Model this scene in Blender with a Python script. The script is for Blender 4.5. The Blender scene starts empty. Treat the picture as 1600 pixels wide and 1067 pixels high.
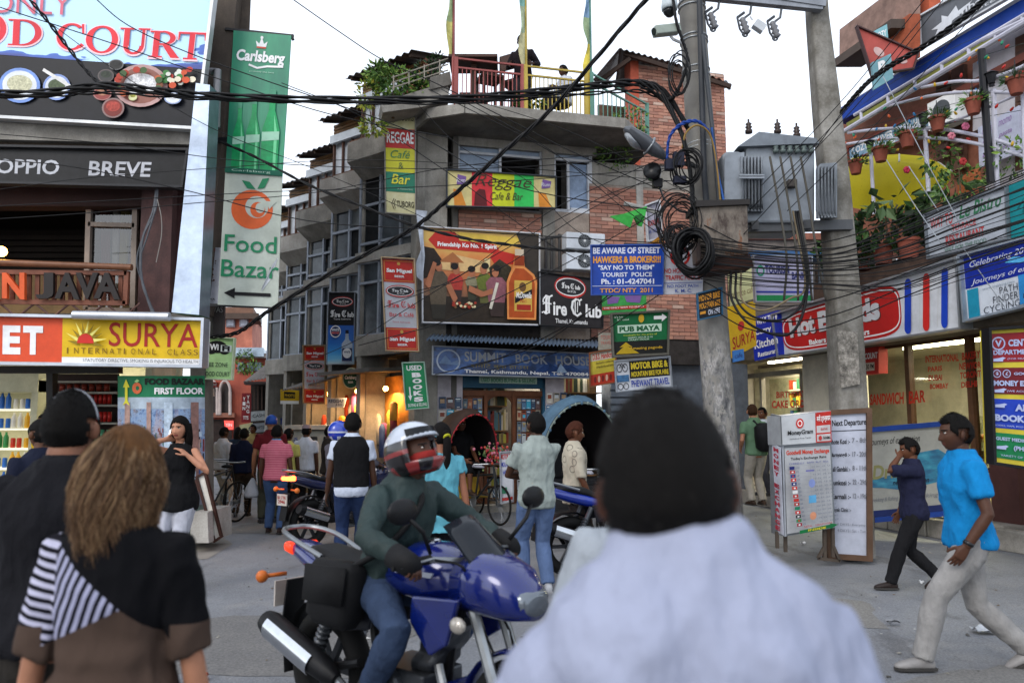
import bpy,bmesh,math,random
import numpy as np
from mathutils import Vector,Matrix,Quaternion,noise
random.seed(7)
SC=bpy.context.scene
COL=SC.collection
R=math.radians
V=Vector
# ---------------------------------------------------------------- camera
FPX=1200.0;PITCH=math.atan(127/1200.0);CAMZ=1.6
cam=bpy.data.cameras.new('street_camera');camo=bpy.data.objects.new('street_camera',cam);COL.objects.link(camo)
cam.sensor_width=36;cam.lens=36*FPX/1600;cam.clip_start=0.05;cam.clip_end=3000
camo.location=(0,0,CAMZ);camo.rotation_euler=(math.pi/2+PITCH,0,0)
cam.dof.use_dof=True;cam.dof.focus_distance=10.5;cam.dof.aperture_fstop=2.3
SC.camera=camo
# ---------------------------------------------------------------- sky, sun, exposure
W=bpy.data.worlds.new('World');SC.world=W;W.use_nodes=True
nt=W.node_tree
for n in list(nt.nodes):nt.nodes.remove(n)
sky=nt.nodes.new('ShaderNodeTexSky');sky.sky_type='NISHITA';sky.sun_disc=False
SUN_EL,SUN_AZ=R(38),R(215)
sky.sun_elevation=SUN_EL;sky.sun_rotation=SUN_AZ
sky.air_density=1.0;sky.dust_density=4.0;sky.ozone_density=1.0;sky.altitude=1300
bg=nt.nodes.new('ShaderNodeBackground');bg.inputs['Strength'].default_value=0.15
hs=nt.nodes.new('ShaderNodeHueSaturation');hs.inputs['Saturation'].default_value=0.55
out=nt.nodes.new('ShaderNodeOutputWorld')
nt.links.new(sky.outputs[0],hs.inputs['Color']);mx=nt.nodes.new('ShaderNodeMix');mx.data_type='RGBA';mx.inputs[0].default_value=.6;mx.inputs[7].default_value=(5.6,6.0,6.6,1)
nt.links.new(hs.outputs[0],mx.inputs[6]);nt.links.new(mx.outputs[2],bg.inputs['Color']);nt.links.new(bg.outputs[0],out.inputs[0])
sl=bpy.data.lights.new('sun','SUN');sl.energy=0.6;sl.angle=R(25);sl.color=(1,.95,.88)
so=bpy.data.objects.new('sun',sl);COL.objects.link(so)
sd=V((math.sin(SUN_AZ)*math.cos(SUN_EL),math.cos(SUN_AZ)*math.cos(SUN_EL),math.sin(SUN_EL)))
so.rotation_euler=(-sd).to_track_quat('-Z','Y').to_euler();so.location=sd*60
SC.view_settings.view_transform='Standard';SC.view_settings.look='None'
SC.view_settings.exposure=1.0;SC.view_settings.gamma=1;SC.view_settings.use_curve_mapping=False
SC.render.engine='CYCLES'
SC.cycles.max_bounces=6;SC.cycles.diffuse_bounces=3;SC.cycles.glossy_bounces=3;SC.cycles.transparent_max_bounces=12
SC.cycles.use_denoising=True;SC.cycles.sample_clamp_indirect=4
# ---------------------------------------------------------------- helpers
_F=V((0,math.cos(PITCH),math.sin(PITCH)));_U=V((0,-math.sin(PITCH),math.cos(PITCH)));_R=V((1,0,0))
_TS=bpy.data.scenes.new('bench')
def bench(o):
 _TS.collection.objects.link(o)
 with bpy.context.temp_override(scene=_TS,view_layer=_TS.view_layers[0]):
  dg=bpy.context.evaluated_depsgraph_get();m=bpy.data.meshes.new_from_object(o.evaluated_get(dg))
 return m
def P(px,py,Y):
 """the point of the place seen at photo pixel (px, py), Y metres down the street"""
 d=_R*((px-800)/FPX)+_F-_U*((py-533.5)/FPX)
 return V((0,0,CAMZ))+d*(Y/d.y)
def lin(h):
 if not isinstance(h,str):return tuple(h)[:3]
 h=h.lstrip('#')
 return tuple(((c/12.92)if c<=.04045 else((c+.055)/1.055)**2.4)for c in(int(h[i:i+2],16)/255 for i in(0,2,4)))
class NT:
 """tiny node-graph writer"""
 def __init__(s,name):
  s.m=bpy.data.materials.new(name);s.m.use_nodes=True;s.t=s.m.node_tree
  s.b=s.t.nodes['Principled BSDF'];s._tc=None
 def n(s,typ,**kw):
  x=s.t.nodes.new(typ)
  for k,v in kw.items():setattr(x,k,v)
  return x
 def put(s,sock,v):
  if isinstance(v,(int,float)):sock.default_value=v
  elif isinstance(v,(tuple,list)):sock.default_value=tuple(v)+((1,)if len(v)==3 and len(sock.default_value)==4 else())
  else:s.t.links.new(v,sock)
 def co(s,which='Object'):
  if not s._tc:s._tc=s.n('ShaderNodeTexCoord')
  return s._tc.outputs[which]
 def sep(s,v):
  x=s.n('ShaderNodeSeparateXYZ');s.put(x.inputs[0],v);return x.outputs
 def math(s,op,a,b=0.0,c=None):
  x=s.n('ShaderNodeMath',operation=op);s.put(x.inputs[0],a);s.put(x.inputs[1],b)
  if c is not None:s.put(x.inputs[2],c)
  return x.outputs[0]
 def map(s,v,scale=(1,1,1),rot=(0,0,0)):
  x=s.n('ShaderNodeMapping');s.put(x.inputs['Vector'],v);x.inputs['Scale'].default_value=scale;x.inputs['Rotation'].default_value=rot
  return x.outputs[0]
 def noise(s,v,scale=5,detail=4,rough=.55):
  x=s.n('ShaderNodeTexNoise');s.put(x.inputs['Vector'],v);x.inputs['Scale'].default_value=scale
  x.inputs['Detail'].default_value=detail;x.inputs['Roughness'].default_value=rough
  return x.outputs['Fac']
 def ramp(s,f,stops):
  x=s.n('ShaderNodeValToRGB');s.put(x.inputs[0],f);e=x.color_ramp.elements
  while len(e)<len(stops):e.new(.5)
  for q,(p,c)in zip(e,stops):q.position=p;q.color=tuple(lin(c))+(1,)
  return x.outputs[0]
 def mix(s,f,a,b,blend='MIX'):
  x=s.n('ShaderNodeMix',data_type='RGBA',blend_type=blend);s.put(x.inputs[0],f);s.put(x.inputs[6],a);s.put(x.inputs[7],b)
  return x.outputs[2]
 def bump(s,h,strength=.3,dist=.01):
  x=s.n('ShaderNodeBump');x.inputs['Strength'].default_value=strength;x.inputs['Distance'].default_value=dist
  s.put(x.inputs['Height'],h);s.put(s.b.inputs['Normal'],x.outputs[0])
 def done(s,col=None,rough=.6,metal=0,**kw):
  if col is not None:s.put(s.b.inputs['Base Color'],col)
  s.put(s.b.inputs['Roughness'],rough);s.put(s.b.inputs['Metallic'],metal)
  for k,v in kw.items():s.put(s.b.inputs[k.replace('_',' ')],v)
  return s.m
_MC={}
def M(c,rough=.6,metal=0,var=.12,sc=6,bump=0,bsc=40,name=None,coat=0,emit=None,es=0):
 """a painted / dyed surface: one colour with slight uneven wear"""
 key=(str(c),rough,metal,var,sc,bump,bsc,coat,str(emit),es)
 if key in _MC:return _MC[key]
 n=NT(name or 'surface');cl=lin(c)
 if var:
  f=n.noise(n.co(),sc,5,.65)
  f=n.ramp(f,[(.25,(1-1.6*var,)*3),(.75,(1+var*.6,)*3)])
  colr=n.mix(1.0,cl,f,'MULTIPLY')
 else:colr=cl
 g_=n.n('ShaderNodeNewGeometry');colr=n.mix(1.0,colr,n.ramp(n.noise(g_.outputs['Position'],1.6,6,.7),[(.36,(.78,)*3),(.6,(1.04,)*3)]),'MULTIPLY')
 if bump:n.bump(n.noise(n.co(),bsc,4),bump,.008)
 kw={}
 if coat:kw['Coat_Weight']=coat
 if emit is not None:kw['Emission_Color']=lin(emit);kw['Emission_Strength']=es
 if not coat and metal<.3:kw['Specular_IOR_Level']=.22
 _MC[key]=n.done(colr,rough,metal,**kw)
 return _MC[key]
def glass(tint='#dfe8ea',alpha=.25,rough=.03):
 key=('glass',tint,alpha,rough)
 if key in _MC:return _MC[key]
 n=NT('glass');g=n.n('ShaderNodeBsdfGlossy');g.inputs['Roughness'].default_value=rough
 t=n.n('ShaderNodeBsdfTransparent');t.inputs[0].default_value=tuple(lin(tint))+(1,)
 fr=n.n('ShaderNodeLayerWeight');fr.inputs[0].default_value=.5
 f=n.math('ADD',n.math('MULTIPLY',n.math('POWER',fr.outputs['Facing'],4.0),.5),alpha*.2)
 x=n.n('ShaderNodeMixShader');n.put(x.inputs[0],f);n.t.links.new(t.outputs[0],x.inputs[1]);n.t.links.new(g.outputs[0],x.inputs[2])
 n.t.links.new(x.outputs[0],n.t.nodes['Material Output'].inputs[0])
 _MC[key]=n.m;return n.m
_MAT={}
def tag(o,label=None,cat=None,group=None,kind=None):
 if label:o['label']=label
 if cat:o['category']=cat
 if group:o['group']=group
 if kind:o['kind']=kind
 return o
def thing(name,label,cat,loc=(0,0,0),rz=0,group=None):
 o=bpy.data.objects.new(name,None);COL.objects.link(o);o.location=loc;o.rotation_euler=(0,0,rz);o.empty_display_size=.1
 _MAT[o.name]=(Matrix.Translation(V(loc))@Matrix.Rotation(rz,4,'Z')).inverted()
 return tag(o,label,cat,group)
def root_of(o):
 while o.parent:o=o.parent
 return o
def link(name,me,parent=None):
 o=bpy.data.objects.new(name,me);COL.objects.link(o)
 if parent:o.parent=parent
 return o
class MB:
 """collects shapes; build() links them as ONE mesh object"""
 def __init__(s):s.v=[];s.f=[];s.m=[];s.mats=[];s.cur=0
 def use(s,m):
  if m not in s.mats:s.mats.append(m)
  s.cur=s.mats.index(m);return s
 def add(s,vs,fs):
  o=len(s.v);s.v+=[tuple(x)for x in vs];s.f+=[tuple(i+o for i in f)for f in fs];s.m+=[s.cur]*len(fs);return s
 def box(s,c,d,ax=None,taper=1):
  """c centre, d sizes, ax = (x axis, y axis, z axis)"""
  c=V(c);X,Y,Z=ax if ax else(V((1,0,0)),V((0,1,0)),V((0,0,1)))
  vs=[]
  for k in(-1,1):
   t=taper if k>0 else 1
   for i,j in((-1,-1),(1,-1),(1,1),(-1,1)):
    vs.append(c+X*(i*d[0]/2*t)+Y*(j*d[1]/2*t)+Z*(k*d[2]/2))
  return s.add(vs,[(3,2,1,0),(4,5,6,7),(0,1,5,4),(1,2,6,5),(2,3,7,6),(3,0,4,7)])
 def beam(s,a,b,w,h,up=(0,0,1)):
  a,b=V(a),V(b);d=b-a;L=d.length
  if L<1e-6:return s
  z=d/L;up=V(up)
  if abs(z.dot(up))>.99:up=V((0,1,0))
  x=z.cross(up).normalized();y=x.cross(z)
  return s.box((a+b)/2,(w,h,L),(x,y,z))
 def tube(s,pts,r,n=8,cap=True):
  pts=[V(p)for p in pts];N=len(pts)
  rs=r if isinstance(r,(list,tuple))else[r]*N
  prev=None;vs=[];fs=[]
  for i,p in enumerate(pts):
   t=(pts[min(i+1,N-1)]-pts[max(i-1,0)])
   t=t.normalized()if t.length>1e-9 else V((0,0,1))
   if prev is None:
    u=V((0,0,1))if abs(t.z)<.9 else V((0,1,0))
    prev=t.cross(u).normalized()
   a=prev-t*prev.dot(t)
   a=a.normalized()if a.length>1e-6 else t.orthogonal().normalized()
   b=t.cross(a);prev=a
   for k in range(n):
    w=2*math.pi*k/n
    vs.append(p+(a*math.cos(w)+b*math.sin(w))*rs[i])
  for i in range(N-1):
   for k in range(n):
    fs.append((i*n+k,i*n+(k+1)%n,(i+1)*n+(k+1)%n,(i+1)*n+k))
  if cap:fs+=[tuple(range(n))[::-1],tuple(range((N-1)*n,N*n))]
  return s.add(vs,fs)
 def loft(s,rings,n=16,e=2.0,cap=True):
  """rings: (centre, right, fwd, half width, half depth[, exponent])"""
  vs=[];fs=[];N=len(rings)
  for rg in rings:
   c,X,Y,hw,hd=rg[:5];ee=rg[5]if len(rg)>5 else e
   for k in range(n):
    w=2*math.pi*k/n;cs,sn=math.cos(w),math.sin(w)
    vs.append(V(c)+V(X)*(math.copysign(abs(cs)**(2/ee),cs)*hw)+V(Y)*(math.copysign(abs(sn)**(2/ee),sn)*hd))
  for i in range(N-1):
   for k in range(n):fs.append((i*n+k,i*n+(k+1)%n,(i+1)*n+(k+1)%n,(i+1)*n+k))
  if cap:fs+=[tuple(range(n))[::-1],tuple(range((N-1)*n,N*n))]
  return s.add(vs,fs)
 def lathe(s,c,prof,n=16,ax=(0,0,1)):
  ax=V(ax).normalized();a=ax.orthogonal().normalized();b=ax.cross(a);c=V(c)
  return s.loft([(c+ax*h,a,b,max(r,1e-4),max(r,1e-4))for r,h in prof],n)
 def ball(s,c,r,n=10,sq=(1,1,1),ax=None):
  X,Y,Z=ax if ax else(V((1,0,0)),V((0,1,0)),V((0,0,1)));c=V(c);m=max(4,n//2+1)
  rg=[]
  for i in range(m+1):
   w=math.pi*i/m
   rr=max(math.sin(w),1e-3)*r
   rg.append((c-Z*(math.cos(w)*r*sq[2]),X,Y,rr*sq[0],rr*sq[1]))
  return s.loft(rg,n)
 def torus(s,c,ax,Rr,r,n=24,k=8,sq=1):
  ax=V(ax).normalized();a=ax.orthogonal().normalized();b=ax.cross(a);c=V(c);vs=[];fs=[]
  for i in range(n):
   w=2*math.pi*i/n;d=a*math.cos(w)+b*math.sin(w)
   for j in range(k):
    q=2*math.pi*j/k
    vs.append(c+d*(Rr+r*math.cos(q))+ax*(r*sq*math.sin(q)))
  for i in range(n):
   for j in range(k):
    fs.append((i*k+j,((i+1)%n)*k+j,((i+1)%n)*k+(j+1)%k,i*k+(j+1)%k))
  return s.add(vs,fs)
 def prism(s,poly,vec):
  """a flat outline (list of points) pushed along vec"""
  poly=[V(p)for p in poly];n=len(poly);vec=V(vec)
  return s.add(poly+[p+vec for p in poly],[tuple(range(n))[::-1],tuple(range(n,2*n))]+[(i,(i+1)%n,(i+1)%n+n,i+n)for i in range(n)])
 def mesh(s,name,inv=None,smooth=False):
  me=bpy.data.meshes.new(name)
  vs=[tuple(inv@V(p))for p in s.v]if inv is not None else s.v
  me.from_pydata(vs,[],s.f)
  for m in s.mats:me.materials.append(m)
  if len(s.mats)>1:me.polygons.foreach_set('material_index',s.m)
  if smooth is True:me.polygons.foreach_set('use_smooth',[True]*len(s.f))
  me.update()
  return me
 def fix(s,me):
  bm=bmesh.new();bm.from_mesh(me);bmesh.ops.recalc_face_normals(bm,faces=bm.faces);bm.to_mesh(me);bm.free()
 def build(s,name,m=None,parent=None,smooth=False,fix=True,label=None):
  if m is not None:
   if not s.mats:s.mats=[m]
  inv=_MAT.get(root_of(parent).name)if parent else None
  me=s.mesh(name,inv,smooth)
  if fix:s.fix(me)
  if smooth=='auto':me.polygons.foreach_set('use_smooth',[True]*len(me.polygons));_sharp(me,40)
  o=link(name,me,parent)
  if label:o['label']=label
  return o
 def thing(s,name,label,cat,m=None,group=None,smooth=False,fix=True):
  lo=[min(p[i]for p in s.v)for i in range(3)];hi=[max(p[i]for p in s.v)for i in range(3)]
  c=V(((lo[0]+hi[0])/2,(lo[1]+hi[1])/2,lo[2]))
  if m is not None and not s.mats:s.mats=[m]
  me=s.mesh(name,Matrix.Translation(-c),smooth)
  if fix:s.fix(me)
  if smooth=='auto':me.polygons.foreach_set('use_smooth',[True]*len(me.polygons));_sharp(me,40)
  o=link(name,me);o.location=c
  return tag(o,label,cat,group)
def _sharp(me,deg):
 bm=bmesh.new();bm.from_mesh(me);a=R(deg)
 for e in bm.edges:
  if len(e.link_faces)==2 and e.calc_face_angle(0)>a:e.smooth=False
 bm.to_mesh(me);bm.free()
def struct(o):o['kind']='structure';return o
def bevel(o,w,seg=2):
 b=o.modifiers.new('edge','BEVEL');b.width=w;b.segments=seg;b.limit_method='ANGLE';b.angle_limit=R(35);return o
def children(o):return[c for c in bpy.data.objects if c.parent==o]
def copy_tree(o,loc=None,rz=None,label=None,name_parent=None):
 c=o.copy();COL.objects.link(c)
 if name_parent:c.parent=name_parent
 if loc is not None:c.location=loc
 if rz is not None:c.rotation_euler=(0,0,rz)
 if label:c['label']=label
 for ch in children(o):copy_tree(ch,name_parent=c)
 return c
def cat_rom(pts,k=8):
 pts=[V(p)for p in pts];o=[]
 q=[pts[0]*2-pts[1]]+pts+[pts[-1]*2-pts[-2]]
 for i in range(1,len(q)-2):
  p0,p1,p2,p3=q[i-1:i+3]
  for j in range(k):
   t=j/k
   o.append(.5*((2*p1)+(p2-p0)*t+(2*p0-5*p1+4*p2-p3)*t*t+(3*p1-p0-3*p2+p3)*t**3))
 o.append(pts[-1]);return o
def solid(mb,voxel=.015,sm=4,name='body',wr=0,seed=0,stretch=(1,1,1),freq=9):
 """closed shapes grown together into one continuous surface, then lightly creased"""
 me=mb.mesh(name);mb.fix(me)
 o=bpy.data.objects.new('t',me)
 r=o.modifiers.new('r','REMESH');r.mode='VOXEL';r.voxel_size=voxel;r.use_smooth_shade=True
 if sm:q=o.modifiers.new('s','SMOOTH');q.factor=.5;q.iterations=sm
 m2=bench(o)
 bpy.data.objects.remove(o);bpy.data.meshes.remove(me)
 m2.materials.clear();m2.polygons.foreach_set('use_smooth',[True]*len(m2.polygons))
 if wr:
  n=len(m2.vertices);co=np.empty(n*3);no=np.empty(n*3)
  m2.vertices.foreach_get('co',co);m2.vertex_normals.foreach_get('vector',no)
  co=co.reshape(-1,3);no=no.reshape(-1,3);d=np.empty(n)
  for i in range(n):
   p=V((co[i][0]*stretch[0],co[i][1]*stretch[1],co[i][2]*stretch[2]))*freq+V((seed*7.3,seed*3.1,0))
   a=noise.noise(p);b=noise.noise(p*2.3+V((5,5,5)))
   d[i]=(1-abs(a)*2.6)*.6+(1-abs(b)*2.4)*.3
  co+=no*(d*wr)[:,None]
  m2.vertices.foreach_set('co',co.ravel());m2.update()
 return m2
 # ---------------------------------------------------------------- lettering
_TC={}
def text_geo(s,bold=0,shear=0,spacing=1.0):
 key=(s,bold,shear,spacing)
 if key in _TC:return _TC[key]
 c=bpy.data.curves.new('t','FONT');c.body=s;c.size=1;c.offset=bold;c.shear=shear;c.resolution_u=3;c.space_character=spacing;c.fill_mode='FRONT'
 o=bpy.data.objects.new('t',c);me=bench(o)
 vs=[v.co.copy()for v in me.vertices];fs=[tuple(p.vertices)for p in me.polygons]
 bpy.data.objects.remove(o);bpy.data.curves.remove(c);bpy.data.meshes.remove(me)
 if vs:
  x0=min(v.x for v in vs);x1=max(v.x for v in vs);y0=min(v.y for v in vs);y1=max(v.y for v in vs)
  vs=[((v.x-x0)/max(x1-x0,1e-6),1-(v.y-y0)/max(y1-y0,1e-6))for v in vs]
 _TC[key]=(vs,fs);return _TC[key]
 # upright serif capitals, as outlines in a unit box (y down): built of stems, bowls and slab feet
def _ring(cx,cy,rx,ry,tx,ty,a0=0,a1=360,n=28):
 vs=[];fs=[]
 for i in range(n+1):
  a=R(a0+(a1-a0)*i/n);c,s=math.cos(a),math.sin(a)
  vs+=[(cx+rx*c,cy-ry*s),(cx+(rx-tx)*c,cy-(ry-ty)*s)]
 for i in range(n):fs.append((2*i,2*i+1,2*i+3,2*i+2))
 return vs,fs
def _rc(x0,y0,x1,y1):return[(x0,y0),(x1,y0),(x1,y1),(x0,y1)],[(0,1,2,3)]
def _pl(*p):return list(p),[tuple(range(len(p)))]
SERIF={'O':[_ring(.5,.5,.5,.5,.2,.07)],'C':[_ring(.52,.5,.52,.5,.2,.07,48,318),_pl((.84,.02),(.93,.02),(.95,.36),(.88,.36)),_pl((.86,.72),(.98,.8),(.84,.92),(.78,.86))],'D':[_rc(.14,.0,.34,1),_rc(0,0,.45,.06),_rc(0,.94,.45,1),_ring(.42,.5,.58,.5,.2,.07,-90,90)],'U':[_rc(.14,0,.33,.68),_rc(0,0,.47,.06),_rc(.74,0,.84,.68),_rc(.6,0,1,.06),_ring(.49,.66,.35,.34,.15,.09,180,360)],'R':[_rc(.12,0,.31,1),_rc(0,0,.4,.06),_rc(0,.94,.44,1),_ring(.4,.26,.42,.27,.18,.06,-90,90),_rc(.3,.46,.45,.53),_pl((.4,.5),(.62,.5),(.96,.95),(1,1),(.72,1))],'T':[_rc(.4,0,.6,1),_rc(0,0,1,.07),_pl((0,.07),(.07,.07),(.04,.3),(0,.3)),_pl((.93,.07),(1,.07),(1,.3),(.96,.3)),_rc(.25,.94,.75,1)],'F':[_rc(.14,0,.36,1),_rc(0,0,.95,.07),_rc(0,.94,.52,1),_rc(.36,.46,.7,.53),_pl((.88,.07),(.95,.07),(.95,.3),(.91,.3))],}
class Panel:
 """a board standing at its own depth: quad = TL, TR, BR, BL as seen, d / d2 = depth of its left / right edge"""
 def __init__(s,name,label,cat,quad,d,d2=None,m=None,thick=.05,frame=None,fw=.03,fp=.012,group=None,parent=None,boardname='board'):
  d2=d if d2 is None else d2
  dd=(d,d2,d2,d)if not isinstance(d,(list,tuple))else d
  s.c=[P(x,y,z)for(x,y),z in zip(quad,dd)];s.zl=((dd[0]+dd[3])/2,(dd[1]+dd[2])/2)
  s.n=((s.c[3]-s.c[0]).cross(s.c[1]-s.c[0])).normalized();s.L=0
  loc=(s.c[2]+s.c[3])/2
  s.root=parent if parent else thing(name,label,cat,loc,0,group)
  s.g=MB();s.t=MB();s.th=thick
  b=MB();b.add(s.c+[q-s.n*thick for q in s.c],[(0,1,2,3),(7,6,5,4),(0,4,5,1),(1,5,6,2),(2,6,7,3),(3,7,4,0)])
  s.board=b.build(boardname,m or M('#c8c8c8'),s.root)
  if frame:
   f=MB();c=s.c;o=s.n*fp
   for i in range(4):
    a,e=c[i],c[(i+1)%4];dr=(e-a).normalized()
    ext=fw/2 if i%2==0 else-fw/2
    f.beam(a+o*.2-dr*ext,e+o*.2+dr*ext,fw,thick+2*fp,s.n)
   f.build('frame',frame,s.root)
 def at(s,u,v,o=0.0):
  a,b,c,d=s.c;za,zb=s.zl;u=u*za/(u*za+(1-u)*zb)if 0<=u<=1 else u
  return a*(1-u)*(1-v)+b*u*(1-v)+c*u*v+d*(1-u)*v+s.n*o
 def _o(s):s.L+=1;return .003+.0012*s.L
 def poly(s,pts,m,n=None):
  o=s._o();s.g.use(m).add([s.at(u,v,o)for u,v in pts],[tuple(range(len(pts)))]);return s
 def rect(s,u0,v0,u1,v1,m):return s.poly([(u0,v0),(u1,v0),(u1,v1),(u0,v1)],m)
 def grid(s,u0,v0,u1,v1,m,nx=8,ny=4):
  o=s._o();vs=[s.at(u0+(u1-u0)*i/nx,v0+(v1-v0)*j/ny,o)for j in range(ny+1)for i in range(nx+1)]
  s.g.use(m).add(vs,[(j*(nx+1)+i,j*(nx+1)+i+1,(j+1)*(nx+1)+i+1,(j+1)*(nx+1)+i)for j in range(ny)for i in range(nx)]);return s
 def oval(s,cu,cv,ru,rv,m,n=24,a0=0,a1=360):
  return s.poly([(cu+ru*math.cos(R(a0+(a1-a0)*i/n)),cv+rv*math.sin(R(a0+(a1-a0)*i/n)))for i in range(n+(0 if a1-a0==360 else 1))],m)
 def ring(s,cu,cv,ru,rv,m,t=.15,n=24):
  o=s._o();vs=[];
  for i in range(n):
   a=2*math.pi*i/n
   for k in(1,1-t):vs.append(s.at(cu+ru*k*math.cos(a),cv+rv*k*math.sin(a),o))
  s.g.use(m).add(vs,[(2*i,2*i+1,2*((i+1)%n)+1,2*((i+1)%n))for i in range(n)]);return s
 def line(s,pts,w,m,w2=None):
  """a stroke of width w (in v units) through pts"""
  o=s._o();W=(s.c[1]-s.c[0]).length;H=(s.c[3]-s.c[0]).length
  q=[V((u*W,v*H))for u,v in pts];hw=w*H/2;L=[];Rr=[]
  for i,p in enumerate(q):
   t=(q[min(i+1,len(q)-1)]-q[max(i-1,0)]);t=t.normalized()if t.length>0 else V((1,0));nn=V((-t.y,t.x))*hw
   L.append(p+nn);Rr.append(p-nn)
  vs=[s.at(a.x/W,a.y/H,o)for a in L]+[s.at(a.x/W,a.y/H,o)for a in Rr];k=len(q)
  s.g.use(m).add(vs,[(i,i+1,k+i+1,k+i)for i in range(k-1)]);return s
 def text(s,st,u0,v0,u1,v1,m,bold=0.0,shear=0,o=None,slope=0.0,spacing=1.0):
  vs,fs=text_geo(st,bold,shear,spacing);o=s._o()if o is None else o
  s.t.use(m).add([s.at(u0+(u1-u0)*x,v0+(v1-v0)*y+slope*(x),o)for x,y in vs],fs);return s
 def serif(s,ch,u0,v0,u1,v1,m,grow=0.0):
  o=s._o();cu,cv=(u0+u1)/2,(v0+v1)/2
  for k,(vs,fs)in enumerate(SERIF[ch]):
   s.t.use(m).add([s.at(u0+(u1-u0)*x+0,v0+(v1-v0)*y,o+k*.0003)for x,y in vs],fs)
  return s
 def done(s):
  if s.g.f:s.g.build('artwork',None,s.root,fix=False)
  if s.t.f:s.t.build('lettering',None,s.root,fix=False)
  return s
  # ---------------------------------------------------------------- common materials
WHITE=M('#d9d9d6',.5);BLACK=M('#121214',.5);INK=M('#0c0c10',.6,var=0);PAPER=M('#dcdcd8',.6,var=.05)
RED=M('#c0221f',.5,var=.06);BLUE=M('#0b3ba0',.45,var=.1);GREEN=M('#15724a',.5,var=.08);YELLOW=M('#d9b51c',.5,var=.08);PW=M('#e4e4e4',.5,var=.03)
STEEL=M('#8a8d90',.35,.8,.1);DSTEEL=M('#3c3e40',.4,.6,.1);GALV=M('#a2a6a9',.35,.75,.15);IRON=M('#26272a',.5,.5,.2)
WOOD=M('#5a3a22',.55,var=.25,sc=9);TIMBER=M('#7b5a3c',.6,var=.3,sc=7);RUST=M('#6b4a35',.75,var=.35,sc=8)
RUBBER=M('#141414',.8,var=.15);CHROME=M('#c9ccd0',.12,1,0);CABLE=M('#0e0e10',.55,var=.1);DARK=M('#17140f',.8)
def concrete_mat(c='#7d7972',stain='#3d3934',name='concrete',sc=1.6):
 n=NT(name);co=n.co()
 big=n.noise(co,sc,6,.65);streak=n.noise(n.map(co,(5,5,.35)),1.5,4,.6);fine=n.noise(co,45,3)
 c1=n.mix(n.ramp(big,[(.38,(0,0,0)),(.68,(1,1,1))]),lin(stain),lin(c))
 c2=n.mix(n.ramp(streak,[(.52,(0,0,0)),(.72,(.75,.75,.75))]),c1,lin(stain))
 c3=n.mix(.18,c2,n.ramp(fine,[(.2,(0,0,0)),(.8,(1,1,1))]),'OVERLAY')
 n.bump(fine,.35,.006);return n.done(c3,.85)
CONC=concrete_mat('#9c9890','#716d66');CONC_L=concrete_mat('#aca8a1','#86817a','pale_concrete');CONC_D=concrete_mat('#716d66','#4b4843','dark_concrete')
POLE_M=concrete_mat('#8f8c86','#5c5850','pole_concrete',3)
# ================================================================ GROUND
def ground_mats():
 n=NT('asphalt');co=n.co()
 big=n.noise(co,.35,5,.6);mid=n.noise(co,2.2,5,.7);fine=n.noise(co,60,3,.7)
 vor=n.n('ShaderNodeTexVoronoi',feature='DISTANCE_TO_EDGE');n.put(vor.inputs['Vector'],n.co());vor.inputs['Scale'].default_value=.45
 crack=n.ramp(n.math('ADD',vor.outputs['Distance'],n.math('MULTIPLY',n.math('SUBTRACT',mid,.5),.12)),[(.0,(1,1,1)),(.008,(0,0,0))])
 c=n.mix(n.ramp(big,[(.35,(0,0,0)),(.65,(1,1,1))]),lin('#5f6166'),lin('#787a7e'))
 c=n.mix(n.math('MULTIPLY',n.ramp(mid,[(.5,(0,0,0)),(.75,(1,1,1))]),.45),c,lin('#8a8782'))
 c=n.mix(n.ramp(n.noise(n.map(co,(1,.4,1)),1.1,4),[(.62,(0,0,0)),(.74,(.6,.6,.6))]),c,lin('#3f3f41'))
 gr=n.noise(co,9,6,.8);c=n.mix(n.math('MULTIPLY',n.ramp(gr,[(.52,(0,0,0)),(.7,(1,1,1))]),.5),c,lin('#4a4a4b'));st=n.noise(n.map(co,(1.6,.7,1)),.8,6,.75);c=n.mix(n.math('MULTIPLY',n.ramp(st,[(.55,(0,0,0)),(.62,(1,1,1))]),.45),c,lin('#3c3b3a'))
 c=n.mix(.6,c,n.ramp(fine,[(.25,(.1,.1,.1)),(.75,(.9,.9,.9))]),'OVERLAY')
 c=n.mix(n.math('MULTIPLY',crack,.1),c,lin('#2a2a2b'))
 n.bump(fine,.5,.006)
 return n.done(c,n.math('ADD',.62,n.math('MULTIPLY',mid,.25)))
ASPHALT=ground_mats()
g=MB();g.add([(-400,-60,0),(400,-60,0),(400,700,0),(-400,700,0)],[(0,1,2,3)]);struct(g.build('ground',ASPHALT))
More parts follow.
